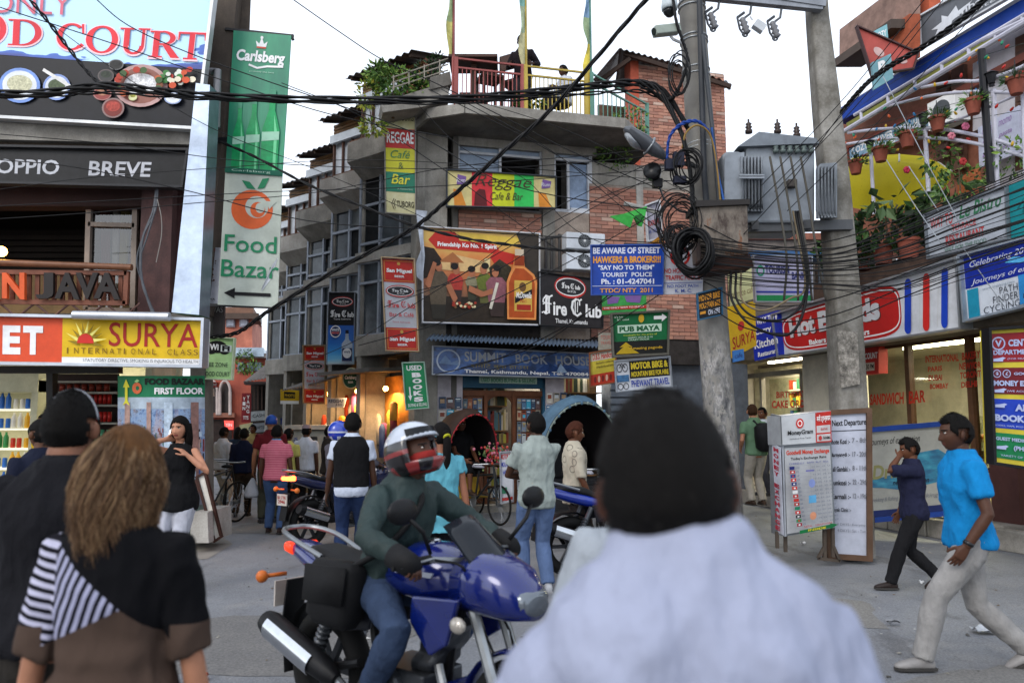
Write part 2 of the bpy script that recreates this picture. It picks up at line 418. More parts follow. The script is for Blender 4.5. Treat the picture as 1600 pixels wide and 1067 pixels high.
# dusty verge on the left, by the shop corner
DUST=NT('dusty_verge');_f=DUST.noise(DUST.co(),3,6,.7)
DUST=DUST.done(DUST.mix(_f,lin('#6b665f'),lin('#8c8881')),.9)
g=MB();g.add([(-9,8.9,.004),(-4.6,8.9,.004),(-3.6,9.3,.004),(-3.7,10.4,.004),(-6.4,15,.004),(-13,25,.004),(-16,25,.004)],[tuple(range(7))]);struct(g.build('verge_ground',DUST))
for k,(pts,m)in enumerate((([(-2.6,5.2),(-.9,5.0),(-.7,6.3),(-1.5,6.9),(-2.7,6.4)],'#505052'),([(2.3,4.2),(4.4,4.0),(4.9,4.9),(3.2,5.3),(2.2,4.9)],'#5a5a5b'),([(-4.6,11.5),(-2.4,11.2),(-1.9,12.4),(-3.9,13.0)],'#545354'),([(1.6,6.4),(2.9,6.2),(3.2,7.2),(1.9,7.4)],'#6e6c69'))):
 PM=NT('asphalt_patch');f_=PM.noise(PM.co(),50,3,.7);e_=PM.noise(PM.co(),3,5,.7);PM.bump(f_,.5,.006);PM=PM.done(PM.mix(.6,PM.mix(e_,lin(m),lin('#6f6d6a')),PM.ramp(f_,[(.25,(.1,.1,.1)),(.75,(.9,.9,.9))]),'OVERLAY'),.8)
 rd=random.Random(k);q=[]
 for i in range(len(pts)):
  a,b_=V(pts[i]+(.003+k*0,)),V(pts[(i+1)%len(pts)]+(.003,))
  for j in range(6):p_=a.lerp(b_,j/6);q.append(p_+V((rd.uniform(-.07,.07),rd.uniform(-.07,.07),0)))
 g=MB();g.add(q,[tuple(range(len(q)))]);struct(g.build('asphalt_patch',PM))
 # raised footway of the right-hand shops, with kerb stones
UR=V((.259,-.966,0));NR=V((-.966,-.259,0));A0=V((6.1,10.2,0))
def RP(t,o=0.0,z=0.0):return A0+UR*t+NR*o+V((0,0,z))
PAVE=concrete_mat('#84807a','#5b5750','footway',2.2)
g=MB();q=[RP(5,-.17),RP(-10,-.17),RP(-10,-9),RP(5,-9)]
g.prism(q,(0,0,.28));side=struct(g.build('pavement',PAVE))
i=0;t=4.6;kst=None
while t>-10:
 L=random.uniform(.55,.8);k=MB();h=random.uniform(.25,.29)
 X=UR;Z=V((0,0,1));k.box(RP(t-L/2,-.085+random.uniform(-.01,.01),h/2),(L-.025,.17,h),(X,NR,Z))
 o=k.build('kerb_stone',CONC,side);bevel(o,.015);t-=L
 # ================================================================ LEFT BUILDING (cafe over a supermarket)
MAROON=concrete_mat('#5b3d3a','#3a2726','maroon_plaster',2);BROWN=concrete_mat('#54483d','#3a322b','brown_plaster',2)
SLATBR=M('#7a4a38',.55,var=.25)
LB=thing('cafe_building','cafe building on the left with balcony and lit supermarket below','building',P(100,845,10.3)*1.0)
def quadwall(name,quad,d,m,parent,thick=.3,d2=None):
 d2=d if d2 is None else d2;dd=d if isinstance(d,(list,tuple))else(d,d2,d2,d)
 c=[P(x,y,z)for(x,y),z in zip(quad,dd)];n=((c[3]-c[0]).cross(c[1]-c[0])).normalized()
 b=MB();b.add(c+[k-n*thick for k in c],[(0,1,2,3),(7,6,5,4),(0,4,5,1),(1,5,6,2),(2,6,7,3),(3,7,4,0)])
 return b.build(name,m,parent)
b=MB();b.add([(-13,10.45,5.35),(-3.75,10.45,5.35),(-3.75,10.45,9.2),(-13,10.45,9.2),(-13,16,5.35),(-6.8,16,5.35),(-6.8,16,9.2),(-13,16,9.2)],[(0,1,2,3),(5,4,7,6),(1,5,6,2),(4,0,3,7),(3,2,6,7),(1,0,4,5)]);b.build('upper_wall',BROWN,LB)
quadwall('column',[(331,-40),(374,-40),(319,490),(296,490)],10.25,BROWN,LB,.35)
quadwall('corner_post',[(296,490),(319,490),(321,846),(300,846)],10.3,CONC_D,LB,.3)
led=quadwall('concrete_ledge',[(-140,182),(300,199),(296,226),(-140,214)],9.85,CONC,LB,.9)
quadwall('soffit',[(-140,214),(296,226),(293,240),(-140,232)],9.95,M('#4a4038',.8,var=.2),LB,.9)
# cafe room behind the balcony
DKROOM=M('#1b1410',.8,var=.2)
x0,x1,zf,zc,yb=-12.5,-6.15,3.05,5.22,14.2
def plan(o,z):return[V((-12.6,10.4-o,z)),V((-4.25,10.4-o,z)),V((-6.1,14.2,z)),V((-12.6,14.2,z))]
b=MB();b.prism(plan(-.1,zc),(0,0,.12)).prism([V((-12.6,14.2,zf)),V((-6.1,14.2,zf)),V((-6.1,14.3,zf)),V((-12.6,14.3,zf))],(0,0,zc-zf))
b.prism([V((-4.4,10.6,zf)),V((-6.1,14.2,zf)),V((-6.2,14.2,zf)),V((-4.5,10.6,zf))],(0,0,zc-zf)).box((-12.6,12.3,(zf+zc)/2),(.1,3.8,zc-zf))
b.build('cafe_room',DKROOM,LB)
b=MB();b.prism(plan(.35,zf-.16),(0,0,.15));b.build('floor_slab',CONC_D,LB)
for k in range(11):
 b=MB();b.box(((x0+x1)/2,yb-.08,3.9+k*.115),(x1-x0-.1,.03,.085));b.build('wall_board',M('#241a13',.6,var=.2),LB)
b=MB();b.box((-9,13.2,3.6),(5.2,.7,1.0));b.build('cafe_counter',M('#9a7a4c',.5,var=.2),LB)
quadwall('pillar',[(222,290),(270,294),(264,492),(214,492)],10.15,MAROON,LB,.45)
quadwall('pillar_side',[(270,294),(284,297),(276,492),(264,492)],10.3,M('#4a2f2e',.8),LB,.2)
quadwall('lintel',[(-140,282),(222,290),(221,322),(-140,322)],10.3,M('#33211f',.7),LB,.25)
# window with curtains
wq=[(140,320),(212,322),(208,486),(135,484)]
wf=MB();c=[P(x,y,10.5)for x,y in wq]
for a,e in((0,1),(1,2),(2,3),(3,0)):wf.beam(c[a],c[e],.07,.06,(0,1,0))
wf.beam(c[0].lerp(c[3],.19),c[1].lerp(c[2],.19),.06,.06,(0,1,0))
win=wf.build('window',M('#8d8177',.5,var=.15),LB)
b=MB();b.add([k+V((0,.03,0))for k in c],[(0,1,2,3)]);b.build('pane',glass('#b9bdbd',.5),win)
for u0,u1,cc in((.1,.3,'#6a1f22'),(.38,.52,'#c9c4bb'),(.55,.75,'#9c8a3e'),(.8,.95,'#5a1b1e')):
 b=MB();pts=[]
 n=14
 for j in range(n+1):
  u=u0+(u1-u0)*j/n;a=c[0].lerp(c[1],u);e=c[3].lerp(c[2],u+(.5-u)*.25);y=.16+.025*math.sin(j*2.4)
  pts+=[a+V((0,y,-.03)),e+V((0,y,.1))]
 b.add(pts,[(2*j,2*j+1,2*j+3,2*j+2)for j in range(n)]);b.build('curtain',M(cc,.8,var=.15),win,True,fix=False)
 # balcony rail
rl=MB();rl.tube([P(-140,405,9.75),P(206,418,9.75)],.042,10);rail=rl.build('balcony_railing',M('#7a5038',.4,var=.25),LB,'auto')
for a,e,w in(((-140,424),(199,427),.06),((-140,470),(197,474),.06),((199,424),(196,476),.06)):
 b=MB();b.beam(P(*a,9.8),P(*e,9.8),w,.05,(0,1,0));b.build('rail_bar',SLATBR,rail)
sl=None
for k in range(26):
 px=-136+k*13;b=MB();b.beam(P(px,428,9.83),P(px-.5,471,9.83),.055,.025,(0,1,0));b.build('slat',SLATBR,rail)
for k in range(6):
 px=-110+k*55;b=MB();b.tube([P(px,474,9.8),P(px+27,496,9.8)],.014,6);b.tube([P(px+54,474,9.8),P(px+27,496,9.8)],.014,6);b.build('brace',M('#5a3d36',.5,.3),rail)
def letter3d(st,quad,d,m,root,th=.05,bold=.03,name='letter'):
 c=[P(x,y,d)for x,y in quad];n=((c[3]-c[0]).cross(c[1]-c[0])).normalized();vs,fs=text_geo(st,bold)
 f=lambda x,y,o:c[0]*(1-x)*(1-y)+c[1]*x*(1-y)+c[2]*x*y+c[3]*(1-x)*y+n*o
 b=MB();k=len(vs);b.add([f(x,y,0)for x,y in vs]+[f(x,y,-th)for x,y in vs],[tuple(q)for q in fs]+[tuple(i+k for i in q)[::-1]for q in fs])
 ec={}
 for q in fs:
  for i in range(len(q)):
   e=(q[i],q[(i+1)%len(q)]);kk=tuple(sorted(e));ec[kk]=None if kk in ec else e
 b.add([f(x,y,0)for x,y in vs]+[f(x,y,-th)for x,y in vs],[(e[0],e[0]+k,e[1]+k,e[1])for e in ec.values()if e])
 return b.build(name,m,root)
CJ=thing('cafe_letters','large orange and dark cut out cafe letters fixed on the balcony railing','sign letters',P(90,475,9.7))
for ch,xa,xb,cc in(('A',-45,-4,'#d6592a'),('N',3,38,'#d6592a'),('J',55,83,'#221c1b'),('A',85,124,'#221c1b'),('V',118,153,'#221c1b'),('A',146,187,'#221c1b')):
 letter3d(ch,[(xa,426),(xb,426),(xb,468),(xa,466)],9.7,M(cc,.45,var=.1),CJ)
 # dark drinks sign with grey capitals
p=Panel('menu_sign','long black sign over the cafe window with pale grey capitals','sign',[(-140,228),(296,236),(287,294),(-140,284)],9.9,m=M('#17171a',.35,var=.5,sc=9),thick=.12,frame=M('#2b2b2e',.4),fw=.03)
G_=M('#b9bac0',.5)
p.text('DOPPIO',.255,.32,.54,.72,G_,.02);p.text('BREVE',.648,.33,.872,.73,G_,.02);p.done()
# food court billboard
n=NT('blue_print');z=n.sep(n.co())[2];x=n.sep(n.co())[0];nz=n.noise(n.map(n.co(),(.6,1,2.2)),1.4,3)
f=n.math('ADD',n.math('MULTIPLY',z,.62),n.math('MULTIPLY',nz,.9))
BPRINT=n.done(n.ramp(f,[(.9,'#0b2f86'),(1.06,'#1257b4'),(1.24,'#3588d4'),(1.42,'#8fc2ea'),(1.65,'#aed4f0')]),.4)
q=[(-160,-40),(338,-28),(310,203),(-160,176)]
p=Panel('food_court_billboard','huge blue and black billboard reading food court with printed dishes','billboard',q,9.75,m=M('#14151c',.4,var=.3),thick=.1,frame=M('#b7b9bb',.4,.5),fw=.04)
p.poly([(0,0),(1,0),(1,.60),(0,.535)],BPRINT)
S0,S1=M('#f1c6cc',.5,var=0),M('#d8323f',.5,var=.03)
def uvp(px,py):return((px+160)/498.0,0)
for ch,xa,xb,ya,yb in(('F',-138,-100,15,62),('O',-93,-48,17,66),('O',-40,10,22,72),('D',15,65,32,75),('C',91,133,38,82),('O',137,184,42,87),('U',190,232,46,89),('R',237,281,51,94),('T',281,319,53,97)):
 def inv(px,py):
  v=(py+40)/230.0
  for _ in range(4):
   xl=-160;xr=338-28*v;u=(px-xl)/(xr-xl);yt=-40+12*u;yb_=176+27*u;v=(py-yt)/(yb_-yt)
  return u,v
 ua,va=inv(xa,ya);ub,vb=inv(xb,yb)
 p.serif(ch,ua-.003,va-.005,ub+.005,vb+.012,S0);p.serif(ch,ua,va,ub,vb,S1)
PINK=M('#d56a7d',.5,var=0)
u0,v0=inv(-90,-12);u1,v1=inv(112,27)
p.text('FLOOR',u0-.42,v0-.02,u0-.16,v1-.02,PINK,.0);p.text('ONLY',inv(-12,0)[0],v0,u1,v1,PINK,.0)
def dish(px,py,rx,ry,c1,c2,c3=None):
 u,v=inv(px,py);ru,rv=rx/490,ry/222
 p.oval(u,v,ru,rv,M(c1,.4));p.oval(u,v,ru*.84,rv*.84,M('#dfe3ea' if c3 is None else c3,.4));p.oval(u,v-.01,ru*.62,rv*.5,M(c2,.5,var=.4,sc=30))
dish(33,136,33,27,'#7b9bdc','#d9d6b4');dish(91,139,22,20,'#8aa0d6','#5c6a4c');p.line([inv(70,112),inv(112,138)],.022,M('#e4e2de',.4))
dish(222,137,43,32,'#b89490','#efeeee','#8c5a4e');dish(168,122,13,10,'#59504f','#333b30','#3a3a3a');dish(184,105,12,8,'#6a6a6a','#2c2c2c','#222'.replace('#222','#222222'));dish(163,150,15,10,'#a06a66','#b07a60','#8a3d38')
dish(180,172,18,15,'#8a6f6c','#b0473c','#7c2e28');dish(273,157,14,9,'#93a3c7','#e8e8ea');dish(211,156,7,5,'#cfcf9a','#99953e','#d6d3a0')
random.seed(3)
for k in range(26):
 a=random.uniform(0,6.28);rr=random.uniform(0,1);u,v=inv(284+26*rr*math.cos(a),126+15*rr*math.sin(a));s_=random.uniform(.007,.013)
 p.oval(u,v,s_,s_*1.7,M(random.choice(['#3f7a3f','#b5382c','#e3d9c0','#c9502e','#d9dcd0','#2f5f38']),.5,var=0),10)
for k in range(16):
 a=random.uniform(0,6.28);u,v=inv(222+33*math.cos(a),137+21*math.sin(a));p.oval(u,v,.012,.022,M(random.choice(['#a83a2a','#7c4a30','#415a34','#b9603c']),.5,var=0),9)
p.done()
# silver light box on edge
b=MB();c=[P(306,130,9.5),P(328,133,9.5),P(311,492,9.5),P(268,488,9.5)];c2=[k+V((.02,.28,0))for k in c]
b.use(M('#a9b6c9',.3,.65,.15)).add(c+c2,[(0,1,2,3),(0,4,5,1),(4,7,6,5),(3,7,4,0)])
b.use(M('#7d8794',.3,.6,.15)).add(c+c2,[(1,5,6,2)]);b.use(M('#3d7a55',.5)).add(c+c2,[(2,6,7,3)])  # right face: same silver metal, coloured darker for its shaded side
ob=b.thing('light_box','tall dented silver metal sign box seen edge on beside the cafe pillar','sign box')
b=MB();b.tube([P(329,112,9.9),P(340,110,9.9),P(338,200,9.9)],.05,10);b.thing('vent_pipe','short bent grey pipe above the silver sign box','pipe',M('#77777a',.5,.4),smooth='auto')
# shop sign: orange + yellow
p=Panel('supermarket_sign','long orange and yellow shop sign reading ET and SURYA','sign',[(-160,490),(321,500),(318,573),(-160,566)],9.55,m=M('#d9d9d8',.4),thick=.16,frame=M('#aab0ba',.35,.6),fw=.035)
OR=M('#d14a26',.45,var=.05);YE=M('#d6af10',.45,var=.05);DR=M('#9c1f1a',.5,var=0)
iu=lambda px:(px+160)/480.0
p.rect(.004,.03,iu(98),.95,OR);p.rect(iu(98),.03,.997,.84,YE);p.rect(iu(98),.84,.997,.97,PW)
p.text('MARK',iu(-150),.2,iu(-4),.8,PW,.04);p.text('E',iu(5),.2,iu(33),.8,PW,.05);p.text('T',iu(37),.2,iu(68),.8,PW,.05)
p.text('SURYA',iu(171),.09,iu(310),.6,DR,.005);BR_=M('#7a5c12',.5,var=0)
for k,ch in enumerate('INTERNATIONAL'):p.text(ch,iu(106+k*11.2),.64,iu(106+k*11.2+(2 if ch=='I' else 7)),.76,BR_)
for k,ch in enumerate('CLASS'):p.text(ch,iu(264+k*10.3),.64,iu(271+k*10.3),.76,BR_)
p.text('STATUTORY DIRECTIVE: SMOKING IS INJURIOUS TO HEALTH',iu(133),.865,iu(313),.95,M('#33333a',.5,var=0))
cx,cy=iu(137),.55
for k in range(11):
 a=R(180+18*k);d_=1.0+.15*(k%2)
 p.poly([(cx+.028*math.cos(a-.16),cy+.22*math.sin(a-.16)),(cx+.062*d_*math.cos(a+.12),cy+.44*d_*math.sin(a+.12)),(cx+.028*math.cos(a+.2),cy+.22*math.sin(a+.2))],M('#e6dc74' if k%2 else '#8a7414',.5,var=0))
p.oval(cx,cy,.027,.2,M('#c32a20',.5,var=0),16,180,360);p.done()
b=MB();b.tube([P(115,492,9.35),P(265,495,9.35)],.055,10);b.thing('tube_light','long silver tube light fitting above the yellow sign','light',M('#b8bcc4',.3,.5),smooth='auto')
# ---- shop interior
SHOPW=M('#d6d2b8',.6,var=.06)
b=MB();b.use(SHOPW).box((-9.3,14.4,1.5),(6.2,.1,3)).box((-12.3,12.4,1.5),(.1,4,3)).prism([V((-5.3,11.3,0)),V((-6.3,14.4,0)),V((-6.4,14.4,0)),V((-5.4,11.3,0))],(0,0,2.85))
b.use(M('#6f6a62',.5)).prism([V((-12.3,10.3,0)),V((-4.9,10.3,0)),V((-6.3,14.4,0)),V((-12.3,14.4,0))],(0,0,.08));b.use(M('#e0ddd0',.6)).prism([V((-12.3,10.3,2.81)),V((-4.6,10.3,2.81)),V((-6.3,14.4,2.81)),V((-12.3,14.4,2.81))],(0,0,.08));b.build('shop_room',None,LB)
b=MB()
for(xa,ya,xb,yb)in((72,574,82,800),(-150,572,185,583)):
 c=[P(xa,ya,10.2),P(xb,ya,10.2),P(xb,yb,10.2),P(xa,yb,10.2)];b.prism(c,(0,.12,0))
b.build('shop_frame',BLACK,LB)
def area(name,loc,rot,sx,sy,e,col=(1,1,1)):
 l=bpy.data.lights.new(name,'AREA');l.shape='RECTANGLE';l.size=sx;l.size_y=sy;l.energy=e;l.color=col
 o=bpy.data.objects.new(name,l);COL.objects.link(o);o.location=loc;o.rotation_euler=rot;return o
for k,(x,y)in enumerate(((-9.5,12.6),(-7.6,12.6))):
 b=MB();b.box((x,y,2.77),(1.2,.12,.06));b.thing('strip_light',['white strip light over the drinks fridge','white strip light on the shop ceiling near the window post'][k],'light',M('#ffffff',.4,emit='#fff6dd',es=14,var=0))
 area('strip_light_glow',(x,y,2.7),(0,0,0),1.2,.3,55,(1,.95,.82))
 # fridge with rows of drinks
FR=thing('drinks_fridge','tall lit drinks fridge with rows of bottles in the left shop','fridge',(-8.6,12.0,.08))
fx0,fx1,fy=-9.8,-7.3,11.8
b=MB();b.use(M('#b9b79c',.5)).box(((fx0+fx1)/2,fy+.6,1.2),(fx1-fx0,.08,2.1)).box((fx0,fy+.3,1.2),(.06,.66,2.1)).box((fx1,fy+.3,1.2),(.1,.66,2.1)).box(((fx0+fx1)/2,fy+.3,2.32),(fx1-fx0+.1,.7,.5)).box(((fx0+fx1)/2,fy+.3,.3),(fx1-fx0,.66,.45));b.build('cabinet',None,FR)
drinks=[]
for sname,prof in(('can',[(.03,0),(.034,.01),(.034,.13),(.028,.15)]),('bottle',[(.035,0),(.038,.02),(.038,.16),(.016,.21),(.016,.24)])):
 b=MB();b.lathe((0,0,0),prof,10);me=b.mesh(sname,None,True);drinks.append((sname,me))
DC=[M(c,.35,var=0)for c in('#d9a32a','#c23a26','#2f66b4','#d8d4c8','#3a8a4a','#e0c84a')]
rowcol=[(5,2,3,0),(2,2,0,3),(0,4,1,0),(1,2,3,0),(5,2,3,2)]
for r_ in range(5):
 z=.62+r_*.3
 b=MB();b.box(((fx0+fx1)/2,fy+.3,z-.02),(fx1-fx0-.06,.56,.025));b.build('shelf',M('#dcdccd',.4,emit='#fff8e0',es=.35),FR)  # shelf material glows faintly by itself in place of the fridge lighting
 for k in range(24):
  sname,me=drinks[(r_+k//5)%2];mm=DC[rowcol[r_][(k//2)%4]]
  m2=me.copy();m2.materials.append(mm)
  o=link(sname,m2);o.location=(fx0+.12+k*.1,fy+.1+random.uniform(0,.03),z);tag(o,f'{["yellow", "red", "blue", "white", "green", "pale yellow"][rowcol[r_][(k // 2) % 4]]} drink {sname} on the {["lowest", "second lowest", "middle", "second highest", "highest"][r_]} shelf of the lit fridge',sname,'cans and bottles in the drinks fridge')
  # shelf unit behind the second shop window
SH=thing('shop_shelf','dark shop window shelves stacked with red tins beside the fridge','shelves',P(130,800,10.8))
for py in(595,612,632,660,690,720):
 b=MB();b.prism([P(80,py,10.7),P(182,py,10.7),P(182,py+3,10.7),P(80,py+3,10.7)],(0,.3,0));b.build('shelf',M('#77746a',.4),SH)
b=MB();b.prism([P(78,584,11.1),P(184,584,11.1),P(184,830,11.1),P(78,830,11.1)],(0,.05,0));b.build('back_panel',M('#2a1c18',.7),SH)
for(py,n_,cc,w,h)in((631,13,'#a3231d',.055,.14),(659,13,'#a3231d',.055,.14),(689,10,'#3e7f5e',.06,.16),(611,8,'#7d3020',.08,.1)):
 b=MB();b.lathe((0,0,0),[(w*.5,0),(w*.5,h)],8);me=b.mesh('tin',None,True);me.materials.append(M(cc,.35,.2))
 for k in range(n_):
  o=link('tin',me);o.location=P(86+k*(92/n_),py,10.85);tag(o,{631:'red drink tin on the upper tier of the dark shop window',659:'red drink tin on the lower tier of the dark shop window',689:'green packet tin low in the dark shop window',611:'brown squat tin on the top tier of the dark shop window'}[py],'tin','tins in the dark shop window')
  # curved picture panel
n=NT('mall_photo_print');co=n.co();f=n.noise(n.map(co,(3,3,3.6)),3.4,6,.75);bars=n.noise(n.map(co,(9,9,.6)),1.0,2)
MALL=n.done(n.mix(n.ramp(bars,[(.52,(0,0,0)),(.6,(.35,.35,.35))]),n.ramp(f,[(.3,'#2b3c5c'),(.42,'#4d6a94'),(.52,'#7f97b6'),(.62,'#4a4550'),(.75,'#9db0c4')]),lin('#a68578')),.45)
n=NT('mall_aisle_print');f=n.noise(n.map(n.co(),(3,3,7)),2.6,5,.7)
AISLE=n.done(n.ramp(f,[(.3,'#152a52'),(.45,'#2f5596'),(.55,'#86a8d0'),(.7,'#6b4c4a')]),.45)
def curved_panel():
 b=MB();root=thing('food_hall_panel','curved green topped panel with a shop hall photo and yellow arrow','sign',P(252,850,10.1))
 q0,q1=[],[]
 N=14
 def at(u,v,o=0):
  dep=9.75+.28*(2*u-1)**2-o
  px=184+(320-184)*u;return P(px,587+v*258,dep)
 def patch(u0,v0,u1,v1,m,o,name):
  b=MB();b.use(m);vs=[]
  for j in range(N+1):
   u=u0+(u1-u0)*j/N;vs+=[at(u,v0,o),at(u,v1,o)]
  b.add(vs,[(2*j,2*j+1,2*j+3,2*j+2)for j in range(N)]);return b.build(name,None,root,True,fix=False)
 for u0,v0,u1,v1,m,o,nm in((0,0,1,.13,GREEN,.0,'header_board'),(0,.13,1,.78,MALL,0,'photo_board'),(0,.78,1,1.0,M('#5d6f6a',.6),0,'base_board'),(0,.56,1,.78,M('#7d8794',.4,var=.3),.002,'printed_floor'),(0,.13,1,.2,M('#a9b8c6',.4,var=.3),.002,'printed_ceiling')):
  patch(u0,v0,u1,v1,m,o,nm)
 rd=random.Random(12);pr=[MB()for _ in range(9)];pc=['#3a5a8c','#22304c','#8c6a62','#a98a80','#b4c4d4','#4a6a5c','#7d3a38','#5f7a9c','#1c222e']
 for k in range(150):
  u=rd.random();dist=abs(u-.45);hh=.02+dist*.16*rd.random();v=.36+rd.uniform(-.1,.24)*(.5+dist);w=.01+dist*.05*rd.random();j=rd.randrange(9);o=.004+k*.00004
  if u+w<1 and .14<v and v+hh<.77:pr[j].add([at(u,v,o),at(u+w,v,o),at(u+w,v+hh,o),at(u,v+hh,o)],[(0,1,2,3)])
 for u,w,j in((.08,.06,3),(.33,.05,3),(.53,.1,4),(.84,.09,2)):pr[j].add([at(u,.16,.011),at(u+w,.16,.011),at(u+w,.74-.2*(.5-abs(u-.45)),.011),at(u,.74-.2*(.5-abs(u-.45)),.011)],[(0,1,2,3)])
 for q,c in zip(pr,pc):q.build('printed_shape',M(c,.5,var=.35,sc=14),root,fix=False)
 bk=MB();vs=[]
 for j in range(N+1):vs+=[at(j/N,0,-.03),at(j/N,1,-.03)]
 bk.add(vs,[(2*j,2*j+1,2*j+3,2*j+2)for j in range(N)]);bk.build('backing',DSTEEL,root,True,fix=False)
 t=MB()
 def tx(st,u0,v0,u1,v1,m,bold):
  vs,fs=text_geo(st,bold);t.use(m).add([at(u0+(u1-u0)*x,v0+(v1-v0)*y,.012)for x,y in vs],fs)
 tx('FOOD BAZAAR',.31,.015,1.0,.055,M('#16201b',.6,var=0),.05);tx('FIRST FLOOR',.42,.072,.985,.112,PW,.04)
 t.use(M('#d8d23a',.5,var=0)).add([at(u,v,.014)for u,v in((.06,.07),(.095,.02),(.135,.07),(.112,.07),(.112,.15),(.135,.18),(.095,.165),(.055,.18),(.082,.15),(.082,.07))],[tuple(range(10))])
 t.use(M('#d1663c',.5,var=0)).add([at(.22+.055*math.cos(a*.524),.075+.035*math.sin(a*.524),.014)for a in range(12)],[tuple(range(12))])
 t.use(GREEN).add([at(.225+.02*math.cos(a*.524),.075+.014*math.sin(a*.524),.016)for a in range(12)],[tuple(range(12))])
 t.use(M('#9fd08a',.5,var=0)).add([at(.19,.035,.016),at(.22,.02,.016),at(.25,.03,.016),at(.22,.042,.016)],[(0,1,2,3)])
 t.build('lettering',None,root,fix=False)
curved_panel()
b=MB();b.prism([P(300,800,9.7),P(324,800,9.7),P(326,848,9.7),P(296,848,9.7)],(0,.8,0));b.thing('stone_plinth','grey stone plinth at the foot of the curved panel','plinth',CONC_L)
# leaning board at the corner (white face, dark frame)
p=Panel('leaning_board','white notice board with dark frame leaning at the shop corner','sign',[(308,745),(321,738),(346,838),(336,845)],9.9,9.9,M('#cfcac0',.6),.03,M('#3a2018',.5),.03);p.done()
# wi-fi sign
p=Panel('wifi_sign','pale green sign with a black and white wifi logo','sign',[(320,527),(367,529),(363,593),(319,592)],10.35,m=M('#a9cf8f',.5),thick=.06,frame=M('#b8c8a8',.5),fw=.015)
p.oval(.42,.22,.34,.15,INK);p.oval(.24,.27,.2,.13,INK);p.oval(.68,.28,.2,.12,INK)
p.rect(.55,.17,.92,.33,M('#cfd6d2',.5,var=0));p.text('Wi',.18,.15,.48,.3,PW,.04);p.text('Fi',.6,.18,.86,.32,INK,.05)
DG=M('#2d3a35',.5,var=0);p.text('FREE ZONE',.02,.6,.82,.7,DG,.01);p.text('FOOD COURT',-.0,.82,.9,.93,DG,.01);p.done()
# poster + chivas sign behind
p=Panel('coffee_poster','white poster with splashed coffee and a red bottle shape','poster',[(306,386),(344,387),(340,476),(300,474)],10.4,m=M('#c3c6d2',.5),thick=.03)
for k in range(34):
 a=random.uniform(0,6.28);rr=random.uniform(.1,.45);u,v=.55+rr*math.cos(a),.42+.6*rr*math.sin(a);s_=random.uniform(.015,.05)
 if .03<u<.97 and .12<v<.9:p.oval(u,v,s_,s_*.5,M('#4a2c22',.5,var=0),8)
p.poly([(.5,.2),(.64,.2),(.66,.58),(.46,.58)],M('#7d2822',.5,var=0));p.text('COFFEE ADDICTED',.1,.03,.9,.07,M('#8c3030',.5,var=0));p.text('IN JAVA',.4,.9,.95,.945,M('#333333',.5,var=0),.03);p.done()
p=Panel('bar_sign','dark grey hanging sign with pale capitals under the coffee poster','sign',[(316,478),(350,478),(349,530),(314,530)],10.6,m=M('#4a4444',.5),thick=.06)
p.text('CHIVAS',.05,.02,.95,.2,M('#a8a8a8',.5,var=0));p.rect(.2,.6,.5,.9,M('#8a7d60',.5));p.done()
b=MB();b.tube([P(309,408,10.3),P(307,496,10.3)],.05,8);b.thing('drain_pipe','dark drain pipe with a cap below the silver sign box','pipe',M('#22232a',.5),smooth='auto')
# beer banner and food bazaar banner on one bracket frame
BN=thing('banner_frame','steel bracket frame holding the two tall banners','bracket',P(395,480,10.2))
for nm,a,e in(('top_bar',(352,46),(459,57)),('bottom_bar',(318,476),(438,481)),('hook',(456,55),(458,63)),('bracket_arm',(335,218),(392,214)),('bracket_arm',(335,222),(392,220))):
 b=MB();b.beam(P(*a,10.24),P(*e,10.24),.035,.035);b.build(nm,IRON,BN)
n=NT('beer_banner_print');z=n.sep(n.co())[2]
BEER=n.done(n.mix(n.ramp(n.noise(n.map(n.co(),(3,3,.8)),1.5,3),[(.35,(0,0,0)),(.7,(1,1,1))]),lin('#0d6b52'),lin('#1f8a63')),.45)
p=Panel('beer_banner','tall green beer banner with a white crown logo and bottles','banner',[(365,48),(455,56),(441,276),(352,270)],10.2,m=BEER,thick=.02)
LG=M('#a9c9b6',.5,var=0)
p.poly([(.42,.1),(.4,.06),(.46,.08),(.5,.03),(.54,.08),(.6,.06),(.58,.1)],PW);p.oval(.5,.035,.025,.012,PW);p.rect(.42,.1,.58,.112,M('#c55a4a',.5,var=0))
p.text('Carlsberg',.08,.13,.92,.235,PW,.035,.12);p.line([(.3,.235),(.45,.255),(.62,.238),(.9,.232)],.014,PW);p.text('probably the best',.32,.275,.75,.288,LG)
def bottle(cx,top,bot,w,m1,m2,ml):
 h=bot-top;p.poly([(cx-w*.16,top),(cx+w*.16,top),(cx+w*.18,top+h*.25),(cx+w*.5,top+h*.48),(cx+w*.5,bot),(cx-w*.5,bot),(cx-w*.5,top+h*.48),(cx-w*.18,top+h*.25)],m1)
 p.poly([(cx+w*.14,top+h*.3),(cx+w*.38,top+h*.52),(cx+w*.38,bot),(cx+w*.22,bot),(cx+w*.2,top+h*.55)],m2)
 p.rect(cx-w*.17,top,cx+w*.17,top+h*.1,ml);p.poly([(cx-w*.5,top+h*.52),(cx+w*.5,top+h*.5),(cx+w*.5,top+h*.6),(cx-w*.5,top+h*.63)],M('#9cc9b0',.5,var=0))
GL1=M('#1f9a5c',.3,var=.2,sc=12);GL2=M('#6fcf95',.3,var=.1);GF=M('#4f9a7a',.4,var=.3)
bottle(.2,.5,.985,.2,GL1,GL2,GF);bottle(.45,.46,.985,.24,GL1,GL2,GF);bottle(.76,.4,.985,.3,GL1,GL2,GF)
p.rect(0,.965,1,1,M('#0c5b47',.5));p.text('Carlsberg',.12,.974,.8,.992,LG);p.done()
